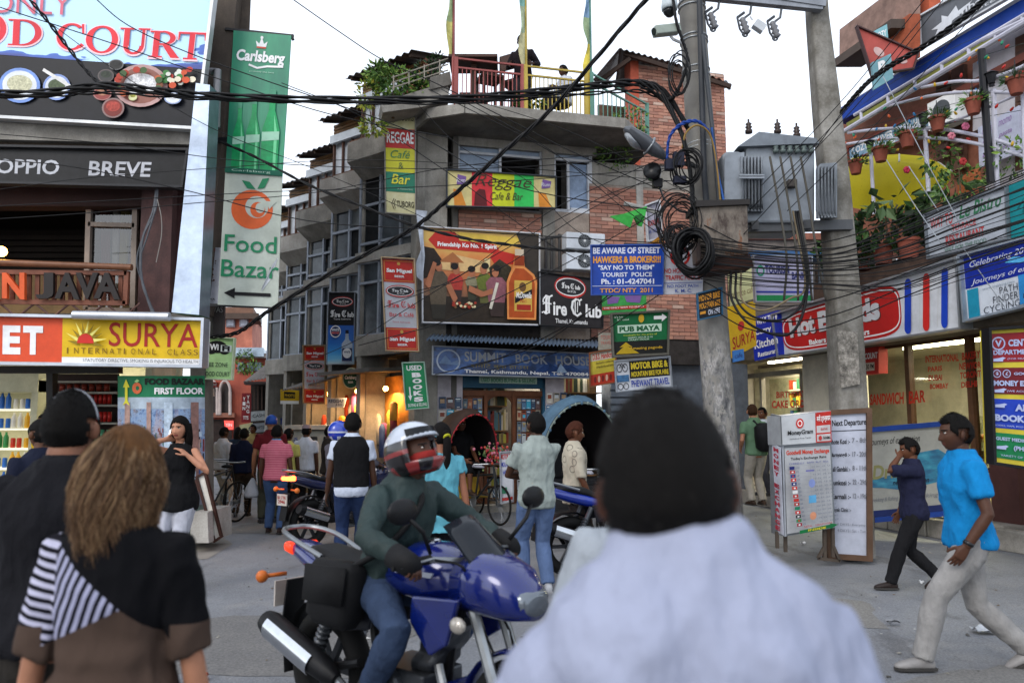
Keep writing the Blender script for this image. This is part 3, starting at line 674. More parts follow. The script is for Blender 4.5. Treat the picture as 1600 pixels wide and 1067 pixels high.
p=Panel('bazaar_banner','tall pale banner with an orange fruit logo and left arrow','banner',[(352,270),(441,276),(434,480),(340,476)],10.2,m=M('#b4bbb0',.5,var=.06),thick=.02)
OF=M('#cf5c2c',.5,var=0);GT=M('#1c7a52',.5,var=0)
p.oval(.5,.27,.36,.15,OF,30);p.oval(.58,.25,.2,.085,M('#b4bbb0',.5,var=.06),24);p.oval(.6,.27,.13,.06,OF,20);p.oval(.64,.255,.08,.04,M('#b4bbb0',.5,var=.06),16);p.poly([(.74,.2),(.92,.2),(.8,.26)],M('#b4bbb0',.5,var=.06))
p.poly([(.3,.05),(.44,.06),(.55,.115),(.4,.11)],GT);p.poly([(.58,.11),(.66,.03),(.78,.02),(.7,.1)],GT)
p.text('Food',.06,.47,.95,.6,GT,.008);p.text('Bazar',.03,.66,1.0,.79,GT,.008)
p.poly([(.1,.91),(.28,.87),(.28,.9),(.88,.9),(.88,.925),(.28,.925),(.28,.95)],INK)
p.done()
b=MB();c=p.at(.985,.62,.01),p.at(.9,.68,.03),p.at(.74,.86,.04),p.at(.72,.89,.01),p.at(.86,.8,.005)
b.add(c,[(0,1,2),(0,2,3,4)]);b.build('torn_flap',M('#cfd2d6',.5),p.root,fix=False)
# grey cable bundle on the pillar
b=MB()
for k in range(5):
 j=lambda:random.uniform(-3,3)
 b.tube(cat_rom([P(246+j(),292,9.95),P(240+j(),330,9.9),P(226+j()*1.6,370,9.85),P(218+j()*1.5,410,9.85),P(226+j(),450,9.85),P(240+j(),492,9.85)],6),.012,6)
b.thing('cable_bundle','sagging grey cable bundle running down the maroon pillar','cables',M('#55585e',.5,var=.3))
b=MB();b.tube(cat_rom([P(246,312,9.85),P(252,340,9.85),P(252,370,9.85),P(244,410,9.85)],6),.006,6);b.thing('loose_cable','thin pale cable hanging loose from the pillar bundle','cable',M('#8d8781',.5))
b=MB();b.ball(P(2,393,9.9),.07,10);b.thing('balcony_lamp','small warm glowing lamp inside the cafe balcony','lamp',M('#ffd9a0',.4,emit='#ffb347',es=18,var=0),smooth=True)
area('balcony_lamp_glow',P(4,398,10.2),(R(-30),0,0),.3,.3,12,(1,.65,.3))
# ================================================================ bricks
n=NT('brick_clay');oi=n.n('ShaderNodeObjectInfo');ge=n.n('ShaderNodeNewGeometry')
rnd=n.math('FRACT',n.math('ADD',oi.outputs['Random'],ge.outputs['Random Per Island']))
nf=n.noise(n.co(),30,4,.7)
BRICK=n.done(n.mix(n.math('MULTIPLY',n.ramp(nf,[(.45,(0,0,0)),(.75,(1,1,1))]),.35),n.ramp(rnd,[(0,'#83584c'),(.25,'#a3705e'),(.5,'#b4836f'),(.7,'#a37464'),(.85,'#8c6457'),(1,'#c2a797')]),lin('#6d4a3c')),.85)
n.bump(nf,.5,.006)
MORTAR=concrete_mat('#a3968a','#7d7066','mortar',3)
def brickwork(parent,origin,dx,nrm,w,h,limit,holes=(),bl=.235,bh=.066,j=.011,mortar=True,back=.25):
 """a wall of single bricks; holes: (x0, z0, x1, z1) in wall metres. The first `limit` are parts, the rest one stuff part"""
 dx=V(dx).normalized();nrm=V(nrm).normalized();up=V((0,0,1));inv=_MAT[root_of(parent).name]
 if mortar:
  b=MB()
  xs=sorted({0,w,*[x for q in holes for x in(q[0],q[2])if 0<x<w]});zs=sorted({0,h,*[x for q in holes for x in(q[1],q[3])if 0<x<h]})
  for x0,x1 in zip(xs,xs[1:]):
   for z0,z1 in zip(zs,zs[1:]):
    cx,cz=(x0+x1)/2,(z0+z1)/2
    if any(q[0]<cx<q[2]and q[1]<cz<q[3]for q in holes):continue
    b.box(V(origin)+dx*cx+up*cz-nrm*(back/2+.009),(x1-x0,back,z1-z0),(dx,nrm,up))
  b.build('mortar_wall',MORTAR,parent)
 lst=[];nr=int(h/(bh+j))
 for r_ in range(nr):
  x=-(bl/2 if r_%2 else 0);z=r_*(bh+j)+bh/2
  while x<w:
   a,e=max(x,0),min(x+bl,w)
   if e-a>.05 and not any(q[0]<(a+e)/2<q[2]and q[1]<z<q[3]for q in holes):lst.append((a,e,z))
   x+=bl+j
 random.shuffle(lst)if False else None
 big=MB();me=None;rot=Matrix((dx,nrm,up)).transposed()
 base=MB().box((0,0,0),(1,.03,1)).mesh('brick');base.materials.append(BRICK)
 k=0
 step=max(1,len(lst)//max(limit,1))
 for i,(a,e,z)in enumerate(lst):
  c=V(origin)+dx*((a+e)/2)+up*z+nrm*random.uniform(-.008,.004);ang=random.uniform(-.012,.012)
  if k<limit and len(lst)-0 and(len(lst)<=limit or i>=len(lst)-limit):
   o=link('brick',base,parent);m=Matrix.Translation(inv@c)@(inv.to_3x3()@rot).to_4x4()@Matrix.Rotation(ang,4,'Y')@Matrix.Diagonal((e-a,1,bh,1))
   o.matrix_local=m;k+=1
  else:big.box(c,(e-a,.03,bh),(dx*math.cos(ang)+up*math.sin(ang),nrm,up*math.cos(ang)-dx*math.sin(ang)))
 if big.f:
  o=big.build('brick',BRICK,parent,fix=False);o['kind']='stuff'
def onplane(px,py,p0,n):
 d=_R*((px-800)/FPX)+_F-_U*((py-533.5)/FPX);c=V((0,0,CAMZ));n=V(n)
 return c+d*((V(p0)-c).dot(n)/d.dot(n))
 # ================================================================ CORNER BUILDING
C0=V((-1.63,14.0,0));DF=V((.972,.233,0)).normalized();NF=V((.233,-.972,0)).normalized();UP=V((0,0,1))
DL=V((-.53,.848,0)).normalized();NL=V((-.848,-.53,0)).normalized()
def F(px,py,o=0.0):return onplane(px,py,C0+NF*o,NF)
def FT(px,o=0.0):return(F(px,660,o)-C0-NF*o).dot(DF)
def Fw(t,z,o=0.0):return C0+DF*t+NF*o+UP*z
CB=thing('corner_building','tall grey concrete and brick corner building above the book shop','building',C0)
def fbox(name,t0,z0,t1,z1,o0,o1,m,parent=CB):
 b=MB();b.box(Fw((t0+t1)/2,(z0+z1)/2,(o0+o1)/2),(t1-t0,abs(o1-o0),z1-z0),(DF,NF,UP));return b.build(name,m,parent)
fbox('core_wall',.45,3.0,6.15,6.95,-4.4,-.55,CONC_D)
fbox('column',-.02,0,.42,7.0,-.5,.02,CONC)
fbox('column',.52,0,.62,7.0,-.35,.05,M('#5d5a56',.7))
fbox('column',FT(849),3.1,FT(868),6.9,-.3,.03,CONC)
fbox('lintel',.62,6.86,3.4,7.02,-.3,.01,CONC)
fbox('column',FT(1000),3.2,FT(1011),6.7,-.2,.02,CONC_L)
fbox('column',FT(845),3.2,FT(852),5.1,-.2,.04,CONC)
# windows of the top floor
WF=M('#c9ccd2',.4,var=.06);FROST=M('#9fb0c6',.18,var=.25,sc=2.5)
def fwin(px0,py0,px1,py1,panes,name='window'):
 t0,t1=FT(px0),FT(px1);z0=F((px0+px1)/2,py1).z;z1=F((px0+px1)/2,py0).z
 b=MB()
 def bar(a,c,e,d,w=.055):b.box(Fw((a+e)/2,(c+d)/2,-.05),(max(e-a,w),.07,max(d-c,w)),(DF,NF,UP))
 bar(t0,z0,t0,z1);bar(t1,z0,t1,z1);bar(t0,z0,t1,z0);bar(t0,z1,t1,z1)
 for(u0,v0,u1,v1,k)in panes:
  bar(t0+(t1-t0)*u1,z1-(z1-z0)*v1,t0+(t1-t0)*u1,z1-(z1-z0)*v0,.045);bar(t0+(t1-t0)*u0,z1-(z1-z0)*v1,t0+(t1-t0)*u1,z1-(z1-z0)*v1,.045)
 w=b.build(name,WF,CB)
 for(u0,v0,u1,v1,k)in panes:
  q=MB();q.box(Fw(t0+(t1-t0)*(u0+u1)/2,z1-(z1-z0)*(v0+v1)/2,-.09 if k!='dark' else-.5),((t1-t0)*(u1-u0),.01,(z1-z0)*(v1-v0)),(DF,NF,UP))
  q.build('pane' if k!='dark' else 'room_shade_sheet',{'frost':FROST,'dark':M('#0d0b0a',.8),'clear':M('#8fa3bf',.1,var=.3)}[k],w)  # open sashes get a near-black sheet, its colour standing for the room's shade
 return(t0,z0,t1,z1)
h1=fwin(713,205,848,328,[(0,0,.5,.3,'frost'),(.5,0,1,.3,'frost'),(0,.3,.5,1,'frost'),(.5,.3,1,1,'dark')])
h2=fwin(869,216,928,330,[(0,0,1,.3,'frost'),(0,.3,.38,1,'dark'),(.44,.34,.94,.97,'clear')])
# brick panels
zt=6.9
brickwork(CB,Fw(FT(925),3.25),DF,NF,6.18-FT(925),3.05,225)
brickwork(CB,Fw(.64,4.3),DF,NF,FT(849)-.66,F(780,327).z-4.3-.02,75)
fbox('spandrel_wall',FT(869),3.2,FT(924),F(900,331).z-.02,-.3,-.01,MORTAR)
fbox('side_wall',FT(930),6.3,6.15,6.75,-.35,.0,CONC)
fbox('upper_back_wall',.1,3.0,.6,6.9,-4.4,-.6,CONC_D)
# terrace slab
b=MB();pl=[Fw(-.35,7.02,-.3),Fw(-.05,7.02,.75),Fw(.55,7.02,1.15),Fw(3.55,7.02,1.15),Fw(4.5,7.02,.1),Fw(4.5,7.02,-4.5),Fw(-.3,7.02,-4.5)]
b.prism(pl,(0,0,.16));b.build('terrace_slab',CONC_D,CB)
b=MB();q=pl[:5];m_=[p*1 for p in q]
for a,e in zip(pl[:4],pl[1:5]):b.beam(a+UP*.08,e+UP*.08,.06,.19)
b.build('slab_edge',CONC,CB)
# parapet on the left of the terrace
b=MB();b.prism([F(595,160,.9),F(700,128,.9),F(702,158,.9),F(655,168,.9),F(598,176,.9)],-NF*.6);b.build('parapet',CONC,CB)
b=MB();b.prism([F(672,121,.95),F(703,112,.95),F(706,132,.95),F(672,140,.95)],-NF*.5);b.build('parapet_block',CONC_D,CB)
# railing in three colours
RA=thing('terrace_railing','terrace railing painted red then yellow then green','railing',Fw(2,7.22,1.05))
CR,CY,CG=M('#93504c',.5),M('#b39c48',.5),M('#5f8a7c',.5)
def rail(a,e,m,n_,h=.85):
 b=MB()
 for k in(h,h-.17):b.beam(a+UP*k,e+UP*k,.035,.03)
 b.build('rail',m,RA)
 for i in range(n_):
  p=a.lerp(e,(i+.5)/n_);b=MB();b.box(p+UP*(h-.17)/2,(.016,.016,h-.17),(DF,NF,UP));b.build('baluster',m,RA)
 for p in(a,e):
  b=MB();b.box(p+UP*h/2,(.07,.05,h+.04),(DF,NF,UP));b.build('post',m,RA)
tA,tB,tC=FT(708,1.05),FT(822,1.05),FT(925,1.05)
rail(Fw(tA,7.2,1.05),Fw(tB-.05,7.2,1.05),CR,16);rail(Fw(tB,7.2,1.05),Fw(tC-.04,7.2,1.05),CY,15)
rail(Fw(tC+.06,7.2,1.05),Fw(4.5,7.2,.0),CG,13)
rail(Fw(tC+.03,7.2,1.02),Fw(tC+.03,7.2,1.03),M('#c9a227',.5),0)
# prayer flags on poles
def flagpole(px,pyb,cols,pm,label):
 root=thing('prayer_flag',label,'flag',F(px,pyb,1.0));a=F(px,pyb,1.0)
 b=MB();b.tube([a,a+UP*3.6+DF*random.uniform(-.05,.05)],[.03,.022],8);b.build('pole',pm,root,'auto')
 b=MB();nseg=26;z0,z1=.75,3.4
 vs=[]
 for k in range(nseg+1):
  z=z0+(z1-z0)*k/nseg;wd=.085+.035*math.sin(k*.7+px);fz=.05*math.sin(k*.9)
  p=a+UP*z-DF*.03;vs+=[p+NF*.03,p-DF*wd*.5+NF*(.05+fz),p-DF*wd+NF*(.02-fz)]
 mats=[M(c,.8,var=.2)for c in cols]
 for k in range(nseg):
  b.use(mats[int(k/nseg*len(mats))]);i=3*k
  b.add([vs[i],vs[i+1],vs[i+2],vs[i+3],vs[i+4],vs[i+5]],[(0,1,4,3),(1,2,5,4)])
 b.build('flag',None,root,True,fix=False)
flagpole(708,150,['#b8b26a','#8f9f72','#6c9a86','#a84f56','#6c78b8'],CR,'tall thin prayer flag pole at the red end of the terrace rail')
flagpole(822,165,['#b7b38c','#9fae92','#7fb0a6','#c5ab62','#b67a6a'],CY,'prayer flag pole rising from the middle of the terrace rail')
flagpole(924,180,['#c9b84e','#93a884','#7c9bb8','#8a7fb4','#6f86c0'],CG,'prayer flag pole at the green end of the terrace rail')
# corrugated sheet helper
def corrug(name,a,b_,c,d,m,parent,waves,amp=.02,label=None):
 """sheet a-b (ridge line) to d-c (eave), waves run from ridge to eave"""
 N=waves*6;nn=((b_-a).cross(d-a)).normalized();vs=[]
 for i in range(N+1):
  u=i/N;o=nn*(amp*math.sin(2*math.pi*waves*u));vs+=[a.lerp(b_,u)+o,d.lerp(c,u)+o]
 q=MB();q.add(vs,[(2*i,2*i+1,2*i+3,2*i+2)for i in range(N)]);k=len(vs)
 q.add([v-nn*.006 for v in vs],[(2*i,2*i+2,2*i+3,2*i+1)for i in range(N)])
 return q.build(name,m,parent,True,fix=False)
TIN=M('#7d8792',.45,.55,.25,sc=3);TIN_D=M('#5a4f4a',.6,.35,.35,sc=4)
# ---- the stepped left side
LS=thing('stepped_wing','left wing of the corner building with stepped glazed bays and bamboo top','building wing',C0+DL*4)
def Lp(s,z,o=0.0):return C0+DL*s+NL*o+UP*z
FRM=M('#969da8',.45,.2,.15);DGL=M('#565d63',.12,var=.5,sc=1.5);DGL2=M('#7d8488',.15,var=.4,sc=1.2);BAMB=M('#a87f55',.6,var=.35,sc=5)
BW=1.72;NB=5
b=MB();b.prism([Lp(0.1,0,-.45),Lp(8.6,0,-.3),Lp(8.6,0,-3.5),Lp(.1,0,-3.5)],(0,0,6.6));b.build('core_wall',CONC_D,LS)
for i in range(NB):
 s0,s1=i*BW,(i+1)*BW;A,B=Lp(s0,0,-.02),Lp(s1,0,.62);X=(B-A).normalized();Nn=V((X.y,-X.x,0));Nn=Nn if Nn.dot(NL)>0 else-Nn;WL=(B-A).length
 dz=-.29*i;DZ=lambda z:z+(dz if z>6.4 else dz*max(0,z-4.95)/1.5)
 def bp(u,z,o=0.0):return A+X*(u*WL)+Nn*o+UP*DZ(z)
 def bbox(name,u0,z0,u1,z1,o0,o1,m,par=LS):
  q=MB();q.box((bp((u0+u1)/2,z0,(o0+o1)/2)+bp((u0+u1)/2,z1,(o0+o1)/2))/2,((u1-u0)*WL,abs(o1-o0),DZ(z1)-DZ(z0)),(X,Nn,UP));return q.build(name,m,par)
 def bwin(u0,z0,u1,z1,cols,rows,m=FRM,gm=DGL,fw=.05,o=.0,openp=None):
  q=MB()
  def bar(a,c,e,d):q.box(bp((a+e)/2,(c+d)/2,o),(max((e-a)*WL,fw),.06,max(d-c+(.0 if d-c<.01 else DZ(d)-DZ(c)-(d-c)),fw)),(X,Nn,UP))
  for k in range(cols+1):bar(u0+(u1-u0)*k/cols,z0,u0+(u1-u0)*k/cols,z1)
  for k in rows:bar(u0,z0+(z1-z0)*k,u1,z0+(z1-z0)*k)
  w=q.build('window',m,LS);rr=sorted(rows)
  for k in range(cols):
   for r0,r1 in zip(rr,rr[1:]):
    q=MB();tilt=random.uniform(-.01,.01)
    q.box(bp(u0+(u1-u0)*(k+.5)/cols,z0+(z1-z0)*(r0+r1)/2,o-.05+tilt),((u1-u0)/cols*WL,.01,(z1-z0)*(r1-r0)),(X,Nn,UP))
    q.build('pane',random.choice([gm,gm,DGL2,M('#2a2c2e',.1,var=.3)])if gm is DGL else gm,w)
    # end return wall
 q=MB();q.prism([B,B-Nn*.75,B-Nn*.75-X*.12,B-X*.12],(0,0,8.2+dz));q.build('return_wall',CONC,LS)
 bbox('ground_wall',0,2.9,1,3.3,-.3,.05,CONC)
 bwin(.04,3.3,.98,4.75,3,(0,.72,1),openp=1)
 bbox('sill_beam',0,4.75,1,4.95,-.1,.1,CONC if i%2 else CONC_L)
 bwin(.04,4.95,.98,6.5,3,(0,.12,.62,1))
 # sloped concrete box under the top windows
 q=MB();sec=[(0,6.45),(.42,6.72),(.42,7.12),(0,7.12)]
 q.prism([bp(.1,z,o)for o,z in sec],X*(WL*.86));q.build('planter_box',CONC_L if i%2 else CONC,LS)
 q=MB();q.box(bp(.55,7.14,.2),(WL*.8,.38,.03),(X,Nn,UP));q.build('planter_soil',M('#6e4a38',.9,var=.3),LS)
 q=MB()
 bwin(.3,7.2,.95,8.05,4,(0,1),M('#5b4034',.5),M('#c5ccd4',.2,var=.1),.03,.05)
 bbox('white_valance',.27,8.02,.98,8.2,.05,.14,M('#c2cad2',.5))
 bbox('back_boards',0,7.12,1,8.55,-.25,-.1,M('#4a382c',.7))
 for k in range(4):
  bbox('bamboo_slat',.0,8.22+k*.072,1,8.275+k*.072,-.04,random.uniform(.0,.02),BAMB)
 for k in range(13):
  bbox('bamboo_slat',.0,7.2+k*.076,.26,7.26+k*.076,-.04,random.uniform(.0,.02),BAMB)
 bbox('post',.255,7.1,.285,8.5,-.05,.05,M('#6b4030',.6));bbox('post',.0,7.1,.03,8.5,-.05,.06,M('#6b4030',.6))
 corrug('roof_sheet',bp(-.02,8.82,-.8),bp(1.03,8.82,-.8),bp(1.03,8.5,.42),bp(-.02,8.5,.42),TIN_D,LS,10,.025)
 for k in range(4):
  q=MB();q.beam(bp(.05+.3*k,8.76,-.7),bp(.05+.3*k,8.46,.38),.05,.07);q.build('rafter',M('#3d2e26',.7),LS)
  # left corner pier with the concrete column above the shop
b=MB();b.prism([Lp(-.05,0,.02),Lp(-.05,0,.18),Lp(.2,0,.18),Lp(.2,0,.02)],(0,0,7.1));b.build('corner_pier',CONC,LS)
# ---- greenery on the parapet
def leafy(name,label,cat,blobs,nleaf,size,mats,stems=(),group=None,seed=1,droop=.3,loc=None,narrow=.45):
 rd=random.Random(seed);base=loc or blobs[0][0]
 root=thing(name,label,cat,base,0,group)
 b=MB()
 for m in mats:b.use(m)
 for c,r_,n_ in blobs:
  c=V(c)
  for _ in range(n_):
   d=V((rd.gauss(0,1),rd.gauss(0,1),rd.gauss(0,1))).normalized();rr=rd.uniform(.35,1)**.6
   p=c+V((d.x*r_[0],d.y*r_[1],d.z*r_[2]))*rr
   a=(d+V((rd.uniform(-.8,.8),rd.uniform(-.8,.8),rd.uniform(-.8,.8)-droop))).normalized();s_=size*rd.uniform(.6,1.3)
   w=a.cross(V((rd.uniform(-1,1),rd.uniform(-1,1),rd.uniform(-1,1)))).normalized()*s_*narrow*.5;nn=a.cross(w).normalized()*s_*.08
   b.cur=rd.randrange(len(mats));b.add([p,p+a*s_*.45+w+nn,p+a*s_,p+a*s_*.45-w+nn],[(0,1,2),(0,2,3)])
 b.build('foliage',None,root,fix=False)
 if stems:
  q=MB()
  for pts,r0 in stems:q.tube(pts,[r0*(1-.6*k/max(len(pts)-1,1))for k in range(len(pts))],6)
  q.build('stem',M('#5a4a38',.8),root,'auto')
 return root
LEAF=[M('#3f5f2a',.6,var=.2),M('#577a35',.6,var=.2),M('#2c4722',.6,var=.2),M('#7c9a45',.6,var=.2)]
LEAFY=[M('#8ea03c',.6),M('#6f8a35',.6),M('#a9a83f',.6)]
LEAFD=[M('#26391f',.6),M('#1d2c1a',.6),M('#34502a',.6)]
pb=F(615,135,.6)
leafy('roof_bush','pale green leafy bush spilling over the parapet left of the terrace','bush',[(pb+UP*.05,(.4,.3,.3),360),(pb+V((-.25,0,.2)),(.26,.25,.26),190),(pb+V((.35,0,-.05)),(.3,.25,.25),200)],0,.12,[LEAF[1],LEAF[3],LEAF[0]],[([pb-UP*.6,pb-UP*.2,pb+UP*.2],.03)],seed=3)
pk=F(655,125,.6)
leafy('roof_shrub','dark upright spiky shrub between the leafy bush and the red rail','shrub',[(pk+V((.0,0,.05)),(.08,.08,.3),160),(pk+V((.22,0,.12)),(.12,.1,.36),260),(pk+V((.12,0,-.1)),(.2,.15,.15),150),(pk+V((.33,0,.3)),(.08,.08,.2),90)],0,.09,LEAFD,[([pk-UP*.5,pk],.03)],seed=4)
pv=F(583,210,.6)
leafy('window_box_plant','yellow green plant hanging over the concrete window box under the roof','plant',[(pv+V((0,0,.12)),(.25,.2,.12),160),(pv+V((-.12,0,.75)),(.22,.15,.28),150)],0,.1,LEAFY,[([pv,pv+V((-.1,0,.7))],.015)],seed=5)
pc=F(825,165,.8)
leafy('terrace_plant','small green plant behind the yellow terrace rail','plant',[(pc+UP*.1,(.3,.15,.14),200)],0,.1,LEAF,seed=6)
pw=F(975,215,.2)
leafy('slab_weeds','weeds and creeper hanging from the ledge above the brick wall','creeper',[(pw,(.5,.12,.22),350),(pw+V((-.2,0,-.35)),(.35,.06,.3),160),(pw+V((.1,0,.35)),(.4,.3,.25),200)],0,.09,LEAF,seed=7)
# left rail of light bars over the parapet
b=MB()
for k in range(3):b.tube([F(612,138-k*8,.95),F(700,110-k*9,.95)],.012,6)
for k in range(4):b.tube([F(615+k*24,142-k*8,.95),F(615+k*24,118-k*8,.95)],.012,6)
b.thing('parapet_rail','thin grey pipe rail along the left parapet behind the bushes','railing',M('#8b8478',.6,.3))
# terrace furniture
def chair(px,py,rz,label):
 root=thing('terrace_chair',label,'chair',F(px,py,.3),rz,'chairs on the terrace');o=V(root.location);c,s_=math.cos(rz),math.sin(rz)
 def L(x,y,z):return o+V((x*c-y*s_,x*s_+y*c,z))
 ax=(V((c,s_,0)),V((-s_,c,0)),UP);W_=M('#4a332a',.6,var=.2)
 for nm,cc,dd in(('seat',(0,0,.45),(.44,.44,.05)),('leg',(-.19,-.19,.22),(.05,.05,.44)),('leg',(.19,-.19,.22),(.05,.05,.44)),('leg',(-.19,.19,.22),(.05,.05,.44)),('leg',(.19,.19,.22),(.05,.05,.44)),('backrest',(0,.2,.82),(.44,.04,.3)),('back_post',(-.2,.2,.6),(.04,.04,.7)),('back_post',(.2,.2,.6),(.04,.04,.7))):
  b=MB();b.box(L(*cc),dd,ax);b.build(nm,W_,root)
chair(765,160,.4,'dark wooden chair behind the red terrace rail');chair(805,168,2.6,'dark wooden chair beside the person at the terrace rail')
b=MB();a=F(740,158,.4);b.box(a+UP*.72,(.9,.7,.05)).box(a+UP*.36,(.1,.1,.7)).box(a+UP*.03,(.5,.5,.05));b.thing('terrace_table','dark low wooden table behind the red terrace rail','table',M('#4a332a',.6))
# ---- brick house at the back right
BH=thing('brick_house','red brick upper house with tin roof behind the terrace','building',P(1065,330,17.2))
b0=P(1000,330,17.0);
def hb(px,py,Y):return P(px,py,Y)
D2=DF;N2=NF;B0=V((b0.x,b0.y,0));zb,zt2=4.5,hb(1002,97,17.0).z
wl=2.2
brickwork(BH,B0+UP*5.9,D2,N2,wl,zt2-5.9-.05,300,[(.45,1.1,.95,1.6)])
b=MB();b.box(B0+D2*.7+UP*7.25-N2*.12,(.5,.1,.5),(D2,N2,UP));b.build('shutter',M('#8d8f94',.6),BH)
b=MB();b.box(B0+D2*1.1+UP*6.55+N2*.04,(2.3,.12,.12),(D2,N2,UP));b.build('ledge',CONC_D,BH)
RC=M('#b2563f',.7,var=.2)
b=MB();b.box(B0+D2*-.09+UP*((5.9+zt2)/2)-N2*.14,(.2,.36,zt2-5.9),(D2,N2,UP));b.build('corner_pier',RC,BH)
b=MB();b.box(B0+D2*-.9+UP*7.4-N2*.9,(1.5,.1,2.2),(D2,N2,UP)).box(B0+D2*1.0+UP*((5.9+zt2)/2)-N2*2.4,(2.2,.1,zt2-6),(D2,N2,UP));b.build('boarded_wall',M('#6a5040',.7,var=.3),BH)
b=MB();b.box(B0+D2*2.15+UP*7-N2*1.3,(.1,2.4,zt2-5.9-.6),(D2,N2,UP));b.build('side_wall',RC,BH)
for k in range(9):
 b=MB();b.box(B0+D2*(-1.55+k*.16)+UP*7.35-N2*.83,(.12,.03,2.1),(D2,N2,UP));b.build('board',M('#7a6250',.7,var=.3),BH)
ra,rb_=hb(970,74,16.6),hb(1142,128,17.6);rc,rdd=hb(1000,118,19.6),hb(925,122,17.5)
corrug('roof_sheet',hb(968,76,16.5),hb(1060,100,16.9),hb(1060,150,19.2),hb(960,140,19.0),TIN_D,BH,10)
corrug('roof_sheet',hb(968,76,16.5),hb(985,84,19),hb(945,132,19),hb(926,126,16.6),TIN_D,BH,8)
corrug('roof_sheet',hb(1058,100,16.8),hb(1142,130,17.3),hb(1142,140,19.5),hb(1058,130,19.5),TIN_D,BH,8)
for a,e in(((985,92),(930,132)),((975,84),(1142,136))):
 b=MB();b.beam(hb(*a,16.7),hb(*e,16.9),.07,.09);b.build('roof_beam',M('#3a2c25',.7),BH)
fbox('pale_column',FT(1128),3.2,FT(1140),6.4,-.3,.0,CONC_D)
# ================================================================ signs and shop on the corner building
def fq(quad,o):
 return[F(x,y,o).y for x,y in quad]
def FPanel(name,label,cat,quad,o,**k):return Panel(name,label,cat,quad,fq(quad,o),**k)
# reggae board
p=FPanel('reggae_board','red yellow and green board in script lettering between the top floor windows','sign',[(698,266),(868,277),(868,326),(698,323)],.3,m=M('#d8c98a',.5),thick=.08,frame=M('#3a4048',.5),fw=.02)
for u0,u1,c in((.23,.42,'#d2333a'),(.42,.62,'#c9d226'),(.62,.8,'#35c25a')):p.rect(u0,.01,u1,.99,M(c,.45,var=.05))
for uc in(.12,.9):
 p.poly([(uc-.06,.5),(uc+.01,.55),(uc+.06,.98),(uc-.05,.98)],M('#d98a30',.5));p.poly([(uc-.02,.1),(uc+.06,.15),(uc+.05,.35),(uc-.03,.4)],M('#7a5a9a',.5));p.text('Rum',uc-.03,.2,uc+.05,.32,PW)
p.poly([(.25,.95),(.26,.6),(.3,.48),(.35,.5),(.36,.7),(.37,.95)],M('#5a1a1e',.5))
IN2=M('#4a3a28',.5,var=0)
p.text('Reggae',.26,.06,.78,.5,IN2,-.005,.35);p.text('Cafe & Bar',.4,.56,.7,.78,IN2,0,.3);p.done()
# whiskey billboard (left) and club board (right)
q=[(660,355),(842,366),(842,508),(660,504)]
n=NT('sunset_print');z=n.sep(n.co())[2];f=n.math('ADD',n.math('MULTIPLY',z,.55),n.math('MULTIPLY',n.noise(n.co(),2.5,4),.35))
SUNSET=n.done(n.ramp(f,[(.2,'#2c261a'),(.42,'#5c4328'),(.62,'#a85a2a'),(.85,'#c77a34'),(1.1,'#c9a04a')]),.4)
p=FPanel('whiskey_billboard','orange billboard of five friends and a big whiskey bottle','billboard',q,.42,m=SUNSET,thick=.1,frame=M('#c9c9cc',.5),fw=.02)
rr=M('#b22a20',.45,var=.05);p.poly([(.05,.13),(.12,.03),(.28,.03),(.32,.12),(.62,.14),(.66,.19),(.62,.24),(.12,.22)],rr);p.poly([(.58,.28),(.64,.2),(.92,.27),(.88,.34),(.62,.36)],rr)
p.poly([(.3,.03),(.86,.06),(.8,.14),(.36,.12)],M('#d2b24a',.45));p.text('Friendship Ko No. 1 Spirit',.13,.145,.64,.205,PW,.035)
p.poly([(.0,.2),(.1,.22),(.17,.34),(.13,.48),(.0,.55)],M('#2c2018',.5,var=.4,sc=20));p.poly([(.16,.35),(.26,.27),(.52,.33),(.56,.38),(.56,.46),(.16,.44)],M('#d9b47c',.5));p.poly([(.14,.36),(.26,.25),(.36,.36)],M('#a8683c',.5));p.rect(.24,.36,.31,.42,M('#6a4a34',.5));p.rect(.53,.3,.58,.44,M('#d6c08c',.5))
p.poly([(.57,.4),(.66,.3),(.76,.38),(.76,.66),(.6,.62)],M('#3a3220',.5,var=.5,sc=20));p.rect(.0,.72,1,1,M('#30261c',.5,var=.4,sc=9));p.poly([(.8,.0),(1,.02),(1,.5),(.86,.4),(.84,.12)],M('#3a332c',.5,var=.3))
SKN=M('#a8694a',.5,var=.1);HR=M('#1a1412',.5)
def guy(cx,top,sh,bot,col,pants,wd,face=0):
 p.poly([(cx-wd,sh+.06),(cx-wd*.55,sh),(cx+wd*.55,sh),(cx+wd,sh+.06),(cx+wd*.8,bot-.14),(cx-wd*.7,bot-.14)],M(col,.5,var=.25,sc=25))
 p.poly([(cx-wd*.72,bot-.15),(cx+wd*.82,bot-.15),(cx+wd*.7,bot),(cx-wd*.5,bot)],M(pants,.5));p.oval(cx+face*.008,(top+sh)/2+.005,.03,.055,SKN,14);p.oval(cx-face*.006,top+.022,.033,.036,HR,14)
guy(.42,.4,.5,.75,'#8a8468','#3a3a2c',.055);guy(.53,.36,.47,.78,'#66702c','#5a5a30',.07,-1);guy(.28,.38,.48,.8,'#b03a30','#3a2a26',.07,1);guy(.13,.35,.46,.96,'#5c5040','#2e2a22',.085,1);guy(.63,.38,.5,.92,'#8c5660','#3a2c28',.09,-1)
